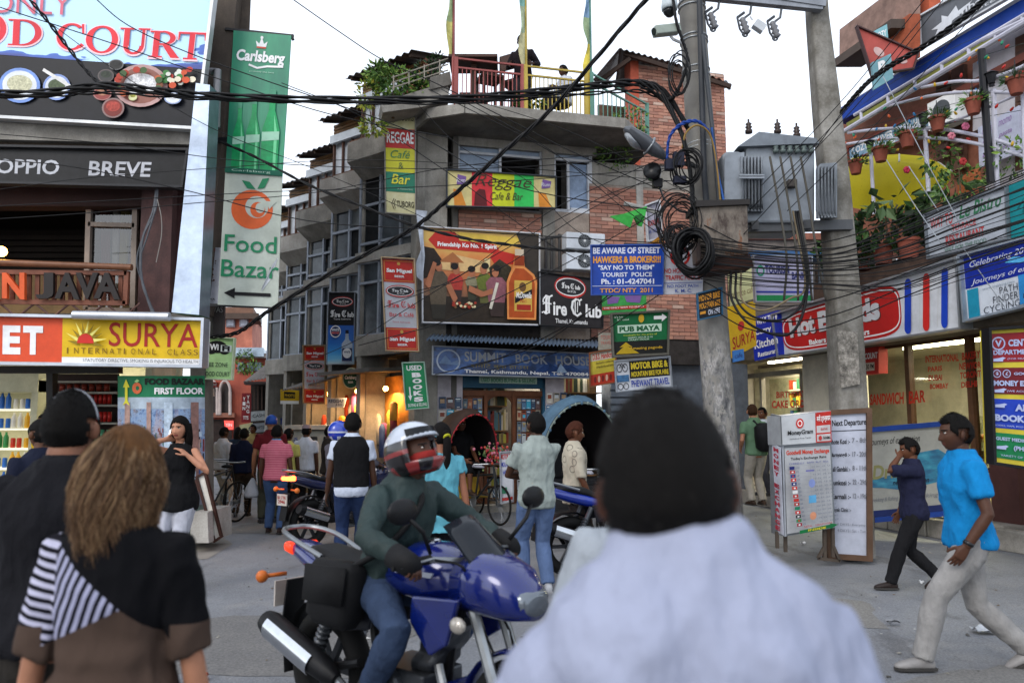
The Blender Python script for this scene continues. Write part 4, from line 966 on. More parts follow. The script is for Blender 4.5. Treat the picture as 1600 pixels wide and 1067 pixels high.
p.poly([(.02,.6),(.07,.43),(.09,.36),(.12,.38),(.1,.48),(.06,.66)],SKN);p.poly([(.4,.6),(.52,.66),(.6,.62),(.6,.68),(.5,.72),(.39,.66)],SKN);p.line([(.64,.56),(.58,.84)],.03,M('#cfc8b8',.5));p.poly([(.23,.56),(.3,.74),(.27,.8),(.2,.62)],SKN)
for k in range(30):p.oval(.35+random.uniform(-.1,.1),.81+random.uniform(-.03,.03),.012,.014,M(random.choice(['#c9442c','#d9c9a0','#9c3424','#6a4a2a']),.5,var=0),8)
am,ad,al=M('#a84a1c',.35,var=.15),M('#8a3512',.35),M('#d98a4a',.35)
p.poly([(.78,.27),(.86,.27),(.87,.38),(.95,.46),(.975,.55),(.965,.95),(.72,.95),(.715,.55),(.74,.46),(.77,.38)],al);p.poly([(.79,.4),(.86,.4),(.935,.48),(.955,.56),(.95,.93),(.735,.93),(.735,.56),(.755,.48)],am);p.rect(.785,.19,.86,.29,M('#c9b8a0',.3));p.rect(.78,.26,.865,.37,ad)
p.rect(.78,.53,.93,.86,M('#c9a44a',.45,var=.1));p.poly([(.785,.71),(.93,.62),(.93,.68),(.785,.78)],INK);p.text('McDowells',.795,.655,.925,.72,PW,.02,.2);p.oval(.85,.6,.03,.05,M('#6a4a2a',.5));p.rect(.8,.79,.92,.85,M('#9c2a1e',.5));p.text('No1',.83,.73,.88,.77,M('#a8241e',.5,var=0))
p.done()
# blackletter-like initials: drawn with broad-nib strokes
def blackF(p,u,v,w,h,m):
 S=lambda pts,t:p.line([(u+x*w,v+y*h)for x,y in pts],t*h,m)
 S([(.5,.1),(.42,.3),(.45,.8),(.3,1)],.13);S([(.7,.05),(.66,.3),(.68,.95)],.09);S([(.2,.2),(.4,.04),(.7,.1),(1,.0)],.09);S([(.1,.5),(.3,.42),(.9,.46)],.07);S([(0,.95),(.2,.88),(.4,1),(.6,.92)],.07);S([(.15,.2),(.1,.38),(.25,.4)],.06)
def blackC(p,u,v,w,h,m):
 S=lambda pts,t:p.line([(u+x*w,v+y*h)for x,y in pts],t*h,m)
 S([(.55,.02),(.2,.2),(.12,.55),(.3,.88),(.6,1),(.95,.82)],.13);S([(.4,.1),(.42,.9)],.06);S([(.6,.04),(.78,.12),(.98,.02)],.1);S([(.78,.1),(.8,.4)],.07);S([(.62,.2),(.6,.8)],.05)
def fire_club(p,u0,v0,u1,v1,m,k=1.0):
 w,h=u1-u0,v1-v0
 blackF(p,u0,v0,w*.18,h*.96,m);p.text('ire',u0+w*.19,v0+h*.32,u0+w*.42,v1,m,.03);blackC(p,u0+w*.48,v0+h*.05,w*.19,h*.9,m);p.text('lub',u0+w*.73,v0+h*.3,u1,v1,m,.03)
def club_oval(p,uc,vc,ru,rv):
 p.oval(uc,vc,ru*1.08,rv*1.1,M('#b52a26',.45,var=0));p.oval(uc,vc,ru,rv*.9,PW);p.oval(uc,vc,ru*.95,rv*.8,M('#26262a',.45,var=0));fire_club(p,uc-ru*.6,vc-rv*.4,uc+ru*.65,vc+rv*.2,PW);p.text('Bar & Cafe',uc-ru*.2,vc+rv*.3,uc+ru*.35,vc+rv*.55,PW)
p=FPanel('club_board','dark board with white blackletter Fire Club beside the whiskey bottle','sign',[(841,425),(941,438),(941,513),(841,508)],.46,m=M('#2b282a',.4,var=.3,sc=3),thick=.08,frame=M('#222224',.5),fw=.015)
club_oval(p,.5,.22,.23,.2);fire_club(p,.05,.42,.98,.8,PW);p.text('Thamel, Kathmandu',.26,.86,.76,.96,PW,.01);p.done()
# torn white sheet left of the billboard
b=MB();a=[F(650,328,.5),F(668,330,.5),F(660,356,.5),F(664,400,.5),F(660,440,.5),F(644,426,.6),F(658,390,.55),F(652,352,.5)]
b.prism(a,-NF*.01);b.thing('torn_banner','crumpled white and blue torn banner hanging left of the orange billboard','banner',M('#bfc6d2',.6,var=.3,sc=4))
# air conditioners
def ac(q,label):
 root=thing('air_conditioner',label,'air conditioner',F((q[0]+q[2])/2,q[3],.5),0,'air conditioner outdoor units on the brick wall')
 tl,br=F(q[0],q[1],.55),F(q[2],q[3],.55);w=(br-tl).dot(DF);h=tl.z-br.z;c=(tl+br)/2
 b=MB();b.box(c-NF*.15,(w,.3,h),(DF,NF,UP));bevel(b.build('case',M('#c6ccd4',.4,var=.05),root),.015)
 cc=c+NF*.004-DF*w*.04
 b=MB();b.torus(cc,NF,h*.36,.012,24,6);b.lathe(cc-NF*.01,[(h*.37,0),(h*.37,.008)],24,NF);b.build('fan_ring',M('#4a4e52',.5),root)
 for k in range(16):
  a=k*math.pi/8;d=DF*math.cos(a)+UP*math.sin(a);b=MB();b.beam(cc+NF*.012+d*h*.06,cc+NF*.012+d*h*.35,.008,.006,NF);b.build('grille_bar',M('#8e949a',.5),root)
 b=MB();b.lathe(cc+NF*.008,[(h*.07,0),(h*.07,.012)],12,NF);b.build('hub',PW,root)
ac((885,362,946,391),'upper white air conditioner unit on the brick wall above the blue police sign');ac((885,393,946,423),'lower white air conditioner unit on the brick wall by the blue police sign')
b=MB()
for px,py0,py1 in((853,372,425),(862,372,425),(874,366,422)):b.tube([F(px,py0,.1),F(px,py1,.1)],.028,6)
b.tube([F(842,374,.12),F(885,368,.12)],.03,6);b.tube([F(842,422,.12),F(890,424,.12)],.03,6);b.thing('wall_pipes','grey waste pipes and brackets on the wall left of the air conditioners','pipes',M('#4b4a4a',.6),smooth='auto')
# ---- book shop front
BS=thing('book_shop','open book shop front with wooden doors under the corrugated awning','shop front',Fw(1.6,0,0))
fbox('upper_band',-.02,2.75,5.6,4.3,-.5,-.02,M('#3a3634',.8,var=.4),BS)
fbox('pavement_step',-.1,0,5.6,.12,-1.5,.25,CONC,BS)
LIL=M('#b6b0b8',.6,var=.2)
for a,e in((683,722),(852,881)):fbox('pillar',FT(a),.1,FT(e),2.76,-.35,.03,LIL,BS)
fbox('pillar',.42,.1,.5,2.76,-.3,.0,M('#8c6a4c',.7),BS)
BLU=M('#23506a',.5,var=.2);fbox('beam',FT(722),F(780,606).z,FT(856),2.76,-.3,.0,BLU,BS);fbox('post',FT(848),.1,FT(853),2.5,-.2,.0,BLU,BS)
fbox('interior_back_wall',FT(690),.1,FT(960),2.7,-1.9,-1.85,M('#3c3a2c',.7,var=.4),BS)
fbox('interior_floor',FT(690),.1,FT(960),.14,-1.9,-.1,M('#5a4a38',.7),BS);fbox('interior_ceiling',FT(690),2.66,FT(960),2.7,-1.9,-.1,M('#9a948a',.7),BS)
area('book_shop_fill',Fw(2.2,2.6,-1.0),(0,0,0),2.6,.8,110,(1,.9,.74))  # fill lamp with no fixture, added to brighten the book shop interior
DW=M('#6b4028',.5,var=.25)
t0,t1=FT(757),FT(806);zt_=F(780,610).z
for(a,e)in((t0,t0+.06),(t1-.06,t1)):fbox('door_post',a,.12,e,zt_,-.12,-.02,DW,BS)
fbox('door_head',FT(722),zt_-.1,FT(850),zt_,-.14,-.03,DW,BS)
b=MB();cx=(t0+t1)/2;r_=(t1-t0)/2-.06;zz=zt_-.1-r_*.72
pts=[(cx-r_,zt_-.1)]+[(cx+r_*math.cos(R(a)),zz+r_*.72*math.sin(R(a)))for a in range(180,-1,-12)]+[(cx+r_,zt_-.1)]
b.prism([Fw(t,z,-.06)for t,z in pts],-NF*.04);b.build('door_arch',DW,BS)
# shelves of books: one mesh per spine kind, many copies
bk=[]
for k in range(5):
 b=MB();b.box((0,0,.5),(1,1,1));me=b.mesh('book');bk.append(me)
SPINE=[M(c,.55,var=.15)for c in('#d5c9a0','#c9c2b0','#a8985a','#46627c','#7d6a4a','#3c4a3a','#8c3f34','#dcd8c8','#5c7f86','#b7b04a')]
BOOKS=[]
for m in SPINE:
 me=bk[0].copy();me.materials.append(m);BOOKS.append(me)
def book_row(parent,t0,t1,z,h,o,label,group,cap,wmin=.022,wmax=.05):
 t=t0;k=0
 rot=Matrix((DF,NF,UP)).transposed().to_4x4()
 while t<t1 and k<cap:
  w=random.uniform(wmin,wmax);hh=h*random.uniform(.72,.98);me=random.choice(BOOKS)
  ob=link('book',me,parent);inv=_MAT[root_of(parent).name]if parent else Matrix.Identity(4)
  m=Matrix.Translation(inv@Fw(t+w/2,z,o))@rot@Matrix.Rotation(random.choice([0,0,0,random.uniform(-.09,.09)]),4,'Y')@Matrix.Diagonal((w*.92,.16,hh,1));ob.matrix_local=m
  if not parent:tag(ob,label,'book',group)
  t+=w;k+=1
for nm,(ta,tb),rows in(('bookcase',(t0+.08,t1-.08),8),('bookcase',(FT(884,0),FT(952,0)),5)):
 BC=thing(nm,['tall bookcase packed with upright books seen through the arched door','bookcase of pale books right of the lilac pillar'][0 if rows==8 else 1],'bookcase',Fw((ta+tb)/2,.14,-.6))
 zs=[.2,.42,.62,.82,1.02,1.22,1.46,1.93]if rows==8 else[.6,1.0,1.4,1.85,2.2]
 for i,z in enumerate(zs):
  b=MB();b.box(Fw((ta+tb)/2,z-.015,-.55),(tb-ta,.3,.025),(DF,NF,UP));b.build('shelf',M('#7a5a3a',.6),BC)
  h=(zs[i+1]-z-.03)if i+1<len(zs)else .42
  book_row(None,ta,tb,z,min(h,.4),-.5,f'book standing on the {["lowest", "second", "third", "fourth", "fifth", "sixth", "seventh", "top"][i]} shelf '+('behind the arched door' if rows==8 else 'of the right bookcase'),'books on the shop shelves',14,.03,.06)
 b=MB();b.box(Fw((ta+tb)/2,1.3,-.72),(tb-ta,.03,2.4),(DF,NF,UP));b.build('back_panel',M('#4a3a28',.7),BC)
 # shutters hung with paperbacks
COV=[M(c,.5,var=.35,sc=14)for c in('#7d8ca0','#a86a50','#6a7a86','#8c8474','#c8c2b8','#4a5c78','#96503c','#5f86a8','#a8a090','#3f5068','#b79a7a','#6f5a5a','#49aed0','#c9d0d4')]
cv=MB().box((0,0,0),(1,1,1)).mesh('paperback')
CV=[]
for m in COV:
 q=MB();q.use(m).box((0,0,0),(1,1,1));z0=random.uniform(-.3,.1);h=random.uniform(.25,.5);w=random.uniform(.25,.46);f=lambda x0,z0,x1,z1,o:q.add([(x0,.5+o,z0),(x1,.5+o,z0),(x1,.5+o,z1),(x0,.5+o,z1)],[(0,1,2,3)])
 q.use(random.choice(COV));f(-w,z0,w,z0+h,.06);q.use(random.choice([PW,INK,YELLOW,COV[4]]));f(-.38,.3,.38,.36+random.uniform(0,.06),.1);f(-.25,-.42,.2,-.38,.1);CV.append(q.mesh('paperback'))
rot=Matrix((DF,NF,UP)).transposed().to_4x4()
def covers(t0,t1,z0,z1,nx,ny,o,where,root):
 for j in range(ny):
  for i in range(nx):
   if random.random()<.04:continue
   w,h=(t1-t0)/nx,(z1-z0)/ny
   ob=link('paperback',random.choice(CV));ob.matrix_world=Matrix.Translation(Fw(t0+(i+.5)*w,z0+(j+.5)*h,o))@rot@Matrix.Rotation(random.uniform(-.05,.05),4,'Y')@Matrix.Diagonal((w*random.uniform(.78,.95),.02,h*random.uniform(.8,.94),1))
   r_='lowest' if j==0 else('topmost' if j==ny-1 else f'{["", "second", "third", "fourth", "fifth", "sixth", "seventh", "eighth"][j]} lowest')
   tag(ob,f'paperback cover in the {r_} row {where}','book','paperbacks pinned '+where)
for a,e,wh in((722,756,'on the left door leaf'),(807,847,'on the right door leaf')):
 fbox('door_leaf',FT(a),.14,FT(e),zt_-.1,-.14,-.08,DW,BS);covers(FT(a)+.02,FT(e)-.02,.35,zt_-.14,4 if a==722 else 5,8,-.06,wh,BS)
covers(FT(684),FT(721),.9,F(700,619).z,3,5,.05,'on the left lilac pillar',BS);covers(FT(852),FT(885),1.0,F(860,612).z,3,5,.05,'on the right lilac pillar',BS)
p=FPanel('used_books_board','small white board with green letters over the book shop door','sign',[(749,588),(839,590),(839,600),(749,598)],.06,m=M('#a8c2b4',.5),thick=.03)
p.text('USED BOOKS BUYING & SELLING',.03,.2,.97,.85,M('#237a56',.5,var=0),.02);p.done()
n=NT('mountain_print');co=n.co();z=n.sep(co)[2];f=n.math('ADD',n.noise(n.map(co,(1.3,1.3,1.8)),1.6,6,.6),n.math('MULTIPLY',z,.25))
MTN=n.done(n.ramp(f,[(.3,'#16233a'),(.5,'#1f3a66'),(.62,'#3c62a0'),(.72,'#16294c'),(.85,'#141f33')]),.35)
p=FPanel('book_house_sign','wide dark blue mountain sign of the book house under the awning','sign',[(676,541),(924,553),(928,591),(675,585)],.42,m=MTN,thick=.1,frame=M('#8d939c',.4,.4),fw=.02)
p.ring(.1,.5,.075,.42,M('#a9b4c4',.5,var=0),.13);p.poly([(.63,.85),(.72,.4),(.78,.6),(.86,.45),(.95,.85)],M('#27457c',.5,var=.3,sc=12));p.poly([(.77,.8),(.8,.44),(.84,.8)],M('#9cb4d0',.5,var=.3,sc=12))
p.poly([(.04,.6),(.08,.3),(.12,.55),(.16,.45),(.165,.65)],M('#6f88ac',.5,var=.3));GY=M('#8e9298',.35,.3,var=.1)
for w_,a,e in(('SUMMIT',.2,.46),('BOOK',.52,.72),('HOUSE',.77,.99)):p.text(w_,a,.13,e,.5,GY,.02)
GO=M('#8a7f4a',.5,var=0)
p.text('समिट बुक हाउस',.24,.54,.6,.76,GO,.0);p.text('Thamel, Kathmandu, Nepal, Tel: 4700844',.2,.78,.99,.95,PW,.025);p.done()
corrug('awning',F(674,523,.1),F(938,533,.1),F(942,543,.95),F(666,531,.95),M('#7f93ab',.4,.5,.2),None,44,.022)
aw=bpy.data.objects['awning'];tag(aw,'blue grey corrugated tin awning over the book house sign','awning')
# ---- hanging signs on the left corner and wing
def sanmiguel(q,d,label):
 p=Panel('club_sign',label,'sign',q,d,m=M('#b7b9c0',.45,var=.04),thick=.14,frame=M('#a08a6a',.5,.3),fw=.02,group='red and white club signs on the corner building')
 rd=M('#b5241c',.45,var=.05);gd=M('#c49a4a',.5,var=0)
 for v0,v1 in((.01,.26),(.75,.99)):
  p.rect(.02,v0,.98,v1,rd)
  for a in((.05,v0+.015,.95,v0+.02),(.05,v1-.02,.95,v1-.015),(.05,v0+.015,.065,v1-.015),(.935,v0+.015,.95,v1-.015)):p.rect(*a,gd)
  p.oval(.5,v0+.045,.05,.018,gd,10);p.text('San Miguel',.12,v0+.1,.9,v0+.155,PW,.04,.05);p.text('BEER',.36,v0+.172,.66,v0+.195,PW,.03)
 club_oval(p,.5,.355,.4,.06);fire_club(p,.1,.46,.96,.54,M('#b52a26',.5,var=0));p.text('Bar & Café',.16,.59,.9,.635,M('#b52a26',.5,var=0),.01);p.text('Thamel, Kathmandu',.24,.685,.78,.705,M('#b52a26',.5,var=0));return p.done()
sanmiguel([(597,403),(648,406),(655,549),(604,548)],13.3,'larger red and white Fire Club beer sign on the corner')
sanmiguel([(475,540),(509,540),(509,631),(475,630)],16.2,'smaller red and white Fire Club beer sign further down the street')
n=NT('beach_print');z=n.sep(n.co())[2];BEACH=n.done(n.ramp(n.math('ADD',z,n.math('MULTIPLY',n.noise(n.map(n.co(),(1,1,6)),3,3),.12)),[(.0,'#c9c4a8'),(.16,'#6fb6d8'),(.3,'#2f8fd0'),(.5,'#1665b8'),(.95,'#0f4fa8')]),.4)
p=Panel('vodka_sign','black and blue hanging sign with an oval logo and white bottle','sign',[(514,457),(555,457),(554,569),(511,569)],15.6,m=BEACH,thick=.1,frame=M('#9a9fa8',.4,.4),fw=.015)
p.rect(.01,.0,.99,.46,M('#1b1b1f',.45));club_oval(p,.52,.13,.38,.065);fire_club(p,.08,.25,.98,.35,PW);p.text('Thamel, Kathmandu',.22,.365,.86,.39,PW)
p.oval(.3,.55,.2,.085,PW,20);p.oval(.3,.55,.17,.07,M('#1c2f5c',.5,var=0),20);p.text('WHITE',.16,.51,.44,.545,PW,.03);p.text('MISCHIEF',.16,.555,.44,.585,M('#d86a5a',.5,var=0),.03)
p.poly([(.68,.56),(.78,.56),(.8,.66),(.94,.72),(.94,.98),(.54,.98),(.54,.72),(.66,.66)],M('#a9b6c4',.3,var=.1));p.rect(.67,.53,.79,.58,M('#1c1c2c',.5));p.rect(.56,.78,.92,.96,M('#1c2a55',.5));p.oval(.74,.85,.16,.07,PW,18);p.text('WHITE',.62,.82,.86,.85,M('#1c2a55',.5,var=0),.03);p.done()
# tall reggae banner on the corner column
n=NT('mossy_print');MOSSY=n.done(n.ramp(n.noise(n.co(),3,5),[(.3,'#a8a06a'),(.6,'#c4bf98'),(.8,'#b0b08c')]),.5)
p=Panel('reggae_banner','tall narrow red yellow and green cafe banner on the corner column','banner',[(601,164),(649,166),(650,337),(603,333)],13.5,m=MOSSY,thick=.06,frame=M('#77736c',.5),fw=.02)
p.rect(0,.22,1,.4,M('#b2302e',.5,var=.06));p.rect(0,.4,1,.62,M('#b9b62e',.5,var=.06));p.rect(0,.62,1,.8,M('#24725a',.5,var=.06))
for v in(.09,.88):
 p.text('TUBORG',.36,v,.94,v+.055,M('#46402c',.5,var=0),.02);p.line([(.28,v-.02),(.2,v+.03),(.28,v+.08)],.006,IN2);p.line([(.33,v-.01),(.27,v+.03),(.33,v+.07)],.006,IN2)
p.text('REGGAE',.06,.25,.94,.355,PW,.02);p.text('Café',.18,.42,.82,.49,M('#3f7a4a',.5,var=0),0,.3);p.text('&',.44,.53,.6,.59,M('#5a6a3a',.5,var=0));p.text('Bar',.2,.64,.82,.73,M('#c9c23a',.5,var=0),.01,.2);p.text('A Restaurant',.4,.76,.9,.78,M('#9ab0a0',.5,var=0));p.done()
# used books sign
p=Panel('used_books_sign','green hanging sign with white BOOKS lettered downwards','sign',[(629,567),(663,566),(670,637),(635,640)],13.2,m=M('#11834f',.45,var=.05),thick=.08,frame=M('#8fae9c',.4),fw=.018)
p.text('USED',.16,.06,.86,.17,PW,.03)
for k,ch in enumerate('BOOKS'):p.text(ch,.38,.22+k*.132,.8,.32+k*.132,PW,.06)
p.poly([(.2,.52),(.26,.52),(.26,.72),(.32,.7),(.22,.82),(.13,.7),(.2,.72)],PW);p.text('BUYING & SELLING',.1,.88,.93,.95,PW,.01);p.done()
# oval beer sign
b=MB();c=P(549,591,15.2);X=V((1,0,0));b.use(M('#c9c4a4',.5)).loft([(c+V((0,.04,0)),X,UP,.17,.21),(c+V((0,-.03,0)),X,UP,.17,.21)],24)
b.use(M('#134a34',.45)).loft([(c+V((0,-.03,0)),X,UP,.15,.19),(c+V((0,-.045,0)),X,UP,.15,.19)],24)
ov=thing('oval_beer_sign','small oval dark green sign with cream rim under the blue vodka sign','sign',c);b.build('board',None,ov)
vs,fs=text_geo('Carlsberg',.04,.15);b=MB();b.add([c+X*(-.12+.24*x)+UP*(.05-.09*y)+V((0,-.05,0))for x,y in vs],fs);vs,fs=text_geo('BEER',.02);b.add([c+X*(-.05+.1*x)+UP*(-.06-.04*y)+V((0,-.05,0))for x,y in vs],fs);b.build('lettering',PW,ov,fix=False)
# small signs by the bars
def small(name,label,q,d,m,lines=(),frame=None,th=.06,rects=()):
 p=Panel(name,label,'sign',q,d,m=m,thick=th,frame=frame,fw=.015)
 for r_ in rects:p.rect(*r_[:4],r_[4])
 for(st,u0,v0,u1,v1,mm,bo)in lines:p.text(st,u0,v0,u1,v1,mm,bo)
 return p.done()
small('reggae_small_sign','small grey sign with dark REGGAE below the lit awning',[(511,622),(541,622),(537,636),(511,637)],15.8,M('#a9aeb8',.5),[('REGGAE',.08,.12,.9,.5,M('#3a3f55',.5,var=0),.03),('& BAR',.5,.55,.9,.85,M('#3a3f55',.5,var=0),.01)])
small('yellow_sign','yellow sign with a black picture left of the smaller club sign',[(438,608),(467,610),(467,631),(438,631)],19,M('#c9a41c',.5),[('PHOTO',.25,.3,.8,.5,M('#c9a41c',.5,var=0),.02)],None,.05,[(.2,.15,.8,.6,INK),(0,.78,1,1,PW)])
small('purple_sign','purple sign with small red base line in the street',[(444,633),(474,632),(474,650),(444,650)],20,M('#3c2f7a',.5),[('BUS & TREKKING',.08,.25,.95,.55,M('#b9a9d0',.5,var=0),.02)],M('#8a6a5a',.5),.05,[(0,.8,1,1,M('#a83a2e',.5))])
small('blue_street_sign','dark blue sign under the purple sign',[(438,653),(465,652),(465,663),(438,663)],20.4,M('#1c2a5e',.5),[('TOURS',.3,.3,.7,.7,PW,.02)])
# shop mouths in the wing: lit interiors, goods, awnings
WB=thing('wing_shops','row of small lit shops under the stepped wing','shop fronts',Lp(4,0,.3))
b=MB();b.prism([Lp(.15,2.55,.1),Lp(2.6,2.6,.1),Lp(2.7,2.55,1.1),Lp(.1,2.5,1.0)],(0,0,.07));b.build('awning',M('#4d463f',.7,var=.3),WB)
corrug('awning_sheet',Lp(2.7,2.75,.1),Lp(5.2,2.75,.1),Lp(5.3,2.35,1.1),Lp(2.6,2.4,1.1),M('#6a625a',.6,.3,.3),WB,14)
for s0,s1,cc in((.3,1.6,'#c98a3c'),(1.8,3.3,'#d8b45c'),(3.5,5.0,'#a8743c'),(5.2,6.6,'#8a6a4c')):
 b=MB();b.prism([Lp(s0,.1,.02),Lp(s1,.1,.02),Lp(s1,2.5,.02),Lp(s0,2.5,.02)],-NL*-.04);b.build('shop_back',M(cc,.6,var=.45,sc=3),WB)
for k,s_ in enumerate((1.72,3.4,5.1,6.7)):
 b=MB();b.box(Lp(s_,1.3,.2),(.16,.5,2.6),(DL,NL,UP));b.build('post',CONC,WB)
for k,(s_,w,e,lab)in enumerate(((1.0,.5,16,'glowing orange lamp inside the nearest bar'),(2.5,.7,20,'glowing warm lamp inside the shop by the corner'),(4.3,.5,12,'glowing lamp inside the third shop of the wing'))):
 c=Lp(s_,2.25,.3);b=MB();b.ball(c,.05,8);b.thing('shop_lamp',lab,'lamp',M('#ffe0b0',.4,emit='#ffb050',es=35,var=0),smooth=True);area('shop_lamp_glow',c-UP*.08,(0,0,0),.5,.5,e*1.0,(1,.62,.28))
 # hanging clothes and masks in the lit shops
gm=[M(c,.7,var=.2)for c in('#b5442a','#c98a2c','#7d2f3a','#c9b84a','#4a5c8c','#a85a8a','#d8d0c0')]
for k in range(22):
 s_=.4+k*.21;z=random.uniform(1.2,2.0);h=random.uniform(.35,.7);w=random.uniform(.18,.28);c=Lp(s_,z,random.uniform(.12,.3))
 b=MB();b.loft([(c-UP*h/2,DL,NL,w*.55,.04),(c,DL,NL,w*.45,.05),(c+UP*h*.35,DL,NL,w*.6,.05),(c+UP*h*.5,DL,NL,w*.15,.03)],10)
 col_=k%7;b.thing('hanging_garment',f'{["rust red", "orange", "wine red", "yellow", "blue", "pink", "white"][col_]} garment hanging {["nearest the corner", "by the first post", "between the shop posts", "further down the shops"][min(3, k // 6)]} in the lit wing shops','garment',gm[col_],'garments hanging in the lit wing shops',smooth=True)
for k in range(14):
 c=Lp(1.75+random.uniform(0,1.2),random.uniform(.5,2.1),.35+random.uniform(0,.2));b=MB();b.ball(c,random.uniform(.06,.11),8,(1,.5,1.3));b.thing('hanging_ornament',f'{["red", "amber", "orange"][k % 3]} round ornament hanging in the glowing orange shop','ornament',[M('#b23a1c',.5),M('#d8902c',.5),M('#d0602a',.5)][k%3],'round ornaments in the glowing shop',smooth=True)
 # ================================================================ FAR STREET
PKB=concrete_mat('#c07a62','#8f5444','pink_render',1.2);PKR=concrete_mat('#b0563f','#8a4234','red_render',1.2)
FB=thing('pink_tower_house','pink brick tower house with two small windows down the street','building',P(352,700,34))
def farbox(name,x0,y0,x1,y1,Y,dep,m,par):
 c=[P(x0,y0,Y),P(x1,y0,Y),P(x1,y1,Y),P(x0,y1,Y)];b=MB();b.prism(c,(-.25*dep,dep,0));return b.build(name,m,par)
farbox('wall',300,483,394,702,34,6,PKB,FB);farbox('eave',340,489,404,498,33.6,2,M('#4d4038',.7),FB);farbox('roof',345,480,396,489,33.8,5,M('#7a5a4a',.7),FB)
for x in(353,374):
 w_=farbox('window',x,497,x+14,511,33.9,.3,M('#8f8f98',.4,var=.3),FB);farbox('pane',x+2,499,x+12,509,33.85,.06,M('#9fa6b4',.2,var=.3),w_)
FC=thing('red_gothic_building','red rendered building with white arched windows down the street','building',P(385,700,30))
farbox('wall',300,556,450,705,30,8,PKR,FC);farbox('roof_sheet',365,543,412,557,29.6,3,M('#9fb0c0',.4,.4,.2),FC);farbox('cornice',366,552,450,559,29.8,.5,M('#b9a9a0',.6),FC);farbox('ledge',318,645,366,652,29.5,.6,M('#8a5a4a',.7),FC)
for x in(371,386,398):
 farbox('balustrade_panel',x,566,x+10,580,29.85,.2,M('#7a8a94',.6,var=.5,sc=12),FC)
for k,x in enumerate((325,345)):
 c=[P(x,645,29.7),P(x+13,645,29.7)]+[P(x+6.5+6.5*math.cos(R(a)),612-14*math.sin(R(a)),29.7)for a in range(0,181,20)]
 b=MB();b.prism([c[1],*c[2:],c[0]],(0,.3,0));w_=b.build('arched_window',M('#3a3230',.4),FC)
 for xx in(x-1.5,x+14.5):
  b=MB();b.tube([P(xx,648,29.5),P(xx,612,29.5)],.06,8);b.build('column',M('#b9aaa4',.6),FC)
 b=MB();b.tube([P(x+6.5+8*math.cos(R(a)),612-17*math.sin(R(a)),29.5)for a in range(0,181,20)],.05,6);b.build('arch_moulding',M('#b9aaa4',.6),FC,'auto')
farbox('shop_mouth',322,655,362,705,29.7,.1,M('#2a1c18',.7,var=.5),FC)
leafy('balcony_creeper','green creeper on the red building above the street','creeper',[(P(382,565,29.4),(.35,.15,.5),160),(P(396,575,29.4),(.4,.12,.25),120)],0,.14,LEAF,seed=11)
TH=thing('tiled_roof_house','low timber shop house with sloping roof beside the stepped wing','building',P(420,700,23))
corrug('roof_sheet',P(447,545,25),P(452,556,23),P(452,585,22),P(380,597,22.6),M('#66605c',.6,.2,.3),TH,14)
farbox('roof_board',381,596,452,600,22.2,.6,M('#3a3030',.7),TH);farbox('wall',392,600,450,702,23,4,M('#2c2422',.7,var=.4),TH)
for k in range(9):farbox('lattice_post',396+k*6,603,398+k*6,640,22.8,.1,M('#4a3a34',.6),TH)
for k,(q,m,st,lab)in enumerate((([(392,643),(416,641),(416,656),(392,658)],M('#9aa0a4',.5,var=.3),'CASH','grey white sign on the timber shop house, leftmost of the pair'),([(418,641),(436,641),(436,656),(418,656)],M('#a4adb2',.5,var=.2),'MAPS','pale sign on the timber shop house, right of the grey white one'),([(392,662),(416,660),(416,674),(392,676)],M('#7f858c',.5,var=.2),'CRAFTS','dull grey sign low on the timber shop house'),([(374,664),(394,660),(392,684),(378,684)],M('#b0ac84',.5),'SALE','tilted pale yellow board at the timber house corner'),([(350,657),(364,657),(364,671),(352,671)],M('#c9403a',.4,emit='#ff5048',es=.6),'YIN','small glowing red sign on the red building'))):
 small('street_sign',lab,q,21.8 if k<4 else 26,m,[(st,.12,.3,.88,.65,M('#3a3f44' if k<4 else '#f0e0e0',.5,var=0),.02)],None,.05)
p=Panel('yin_yang_sign','tall dark red hanging sign with pale letters lettered downwards','sign',[(378,614),(392,614),(391,660),(377,660)],22,m=M('#7d1f26',.5,var=.1),thick=.06)
for k,ch in enumerate('YIN'):p.text(ch,.12,.14+k*.16,.42,.26+k*.16,PW,.02);
for k,ch in enumerate('YANG'):p.text(ch,.56,.08+k*.16,.88,.2+k*.16,PW,.02)
p.text('TTS',.2,.78,.8,.9,PW,.02);p.done()
for q,st,m,lab in(([(322,596),(341,597),(340,605),(322,604)],'CUISINE',M('#a8342e',.5),'small red cuisine sign under the wifi sign'),([(322,606),(333,607),(333,619),(322,618)],'MENU',M('#b4b4b4',.5),'small grey sign under the red cuisine sign'),([(322,622),(326,622),(326,631),(322,630)],'BAR',M('#b05a4a',.5),'tiny red sign under the small grey sign')):
 small('lane_sign',lab,q,13,m,[(st,.1,.25,.9,.75,PW,.02)])
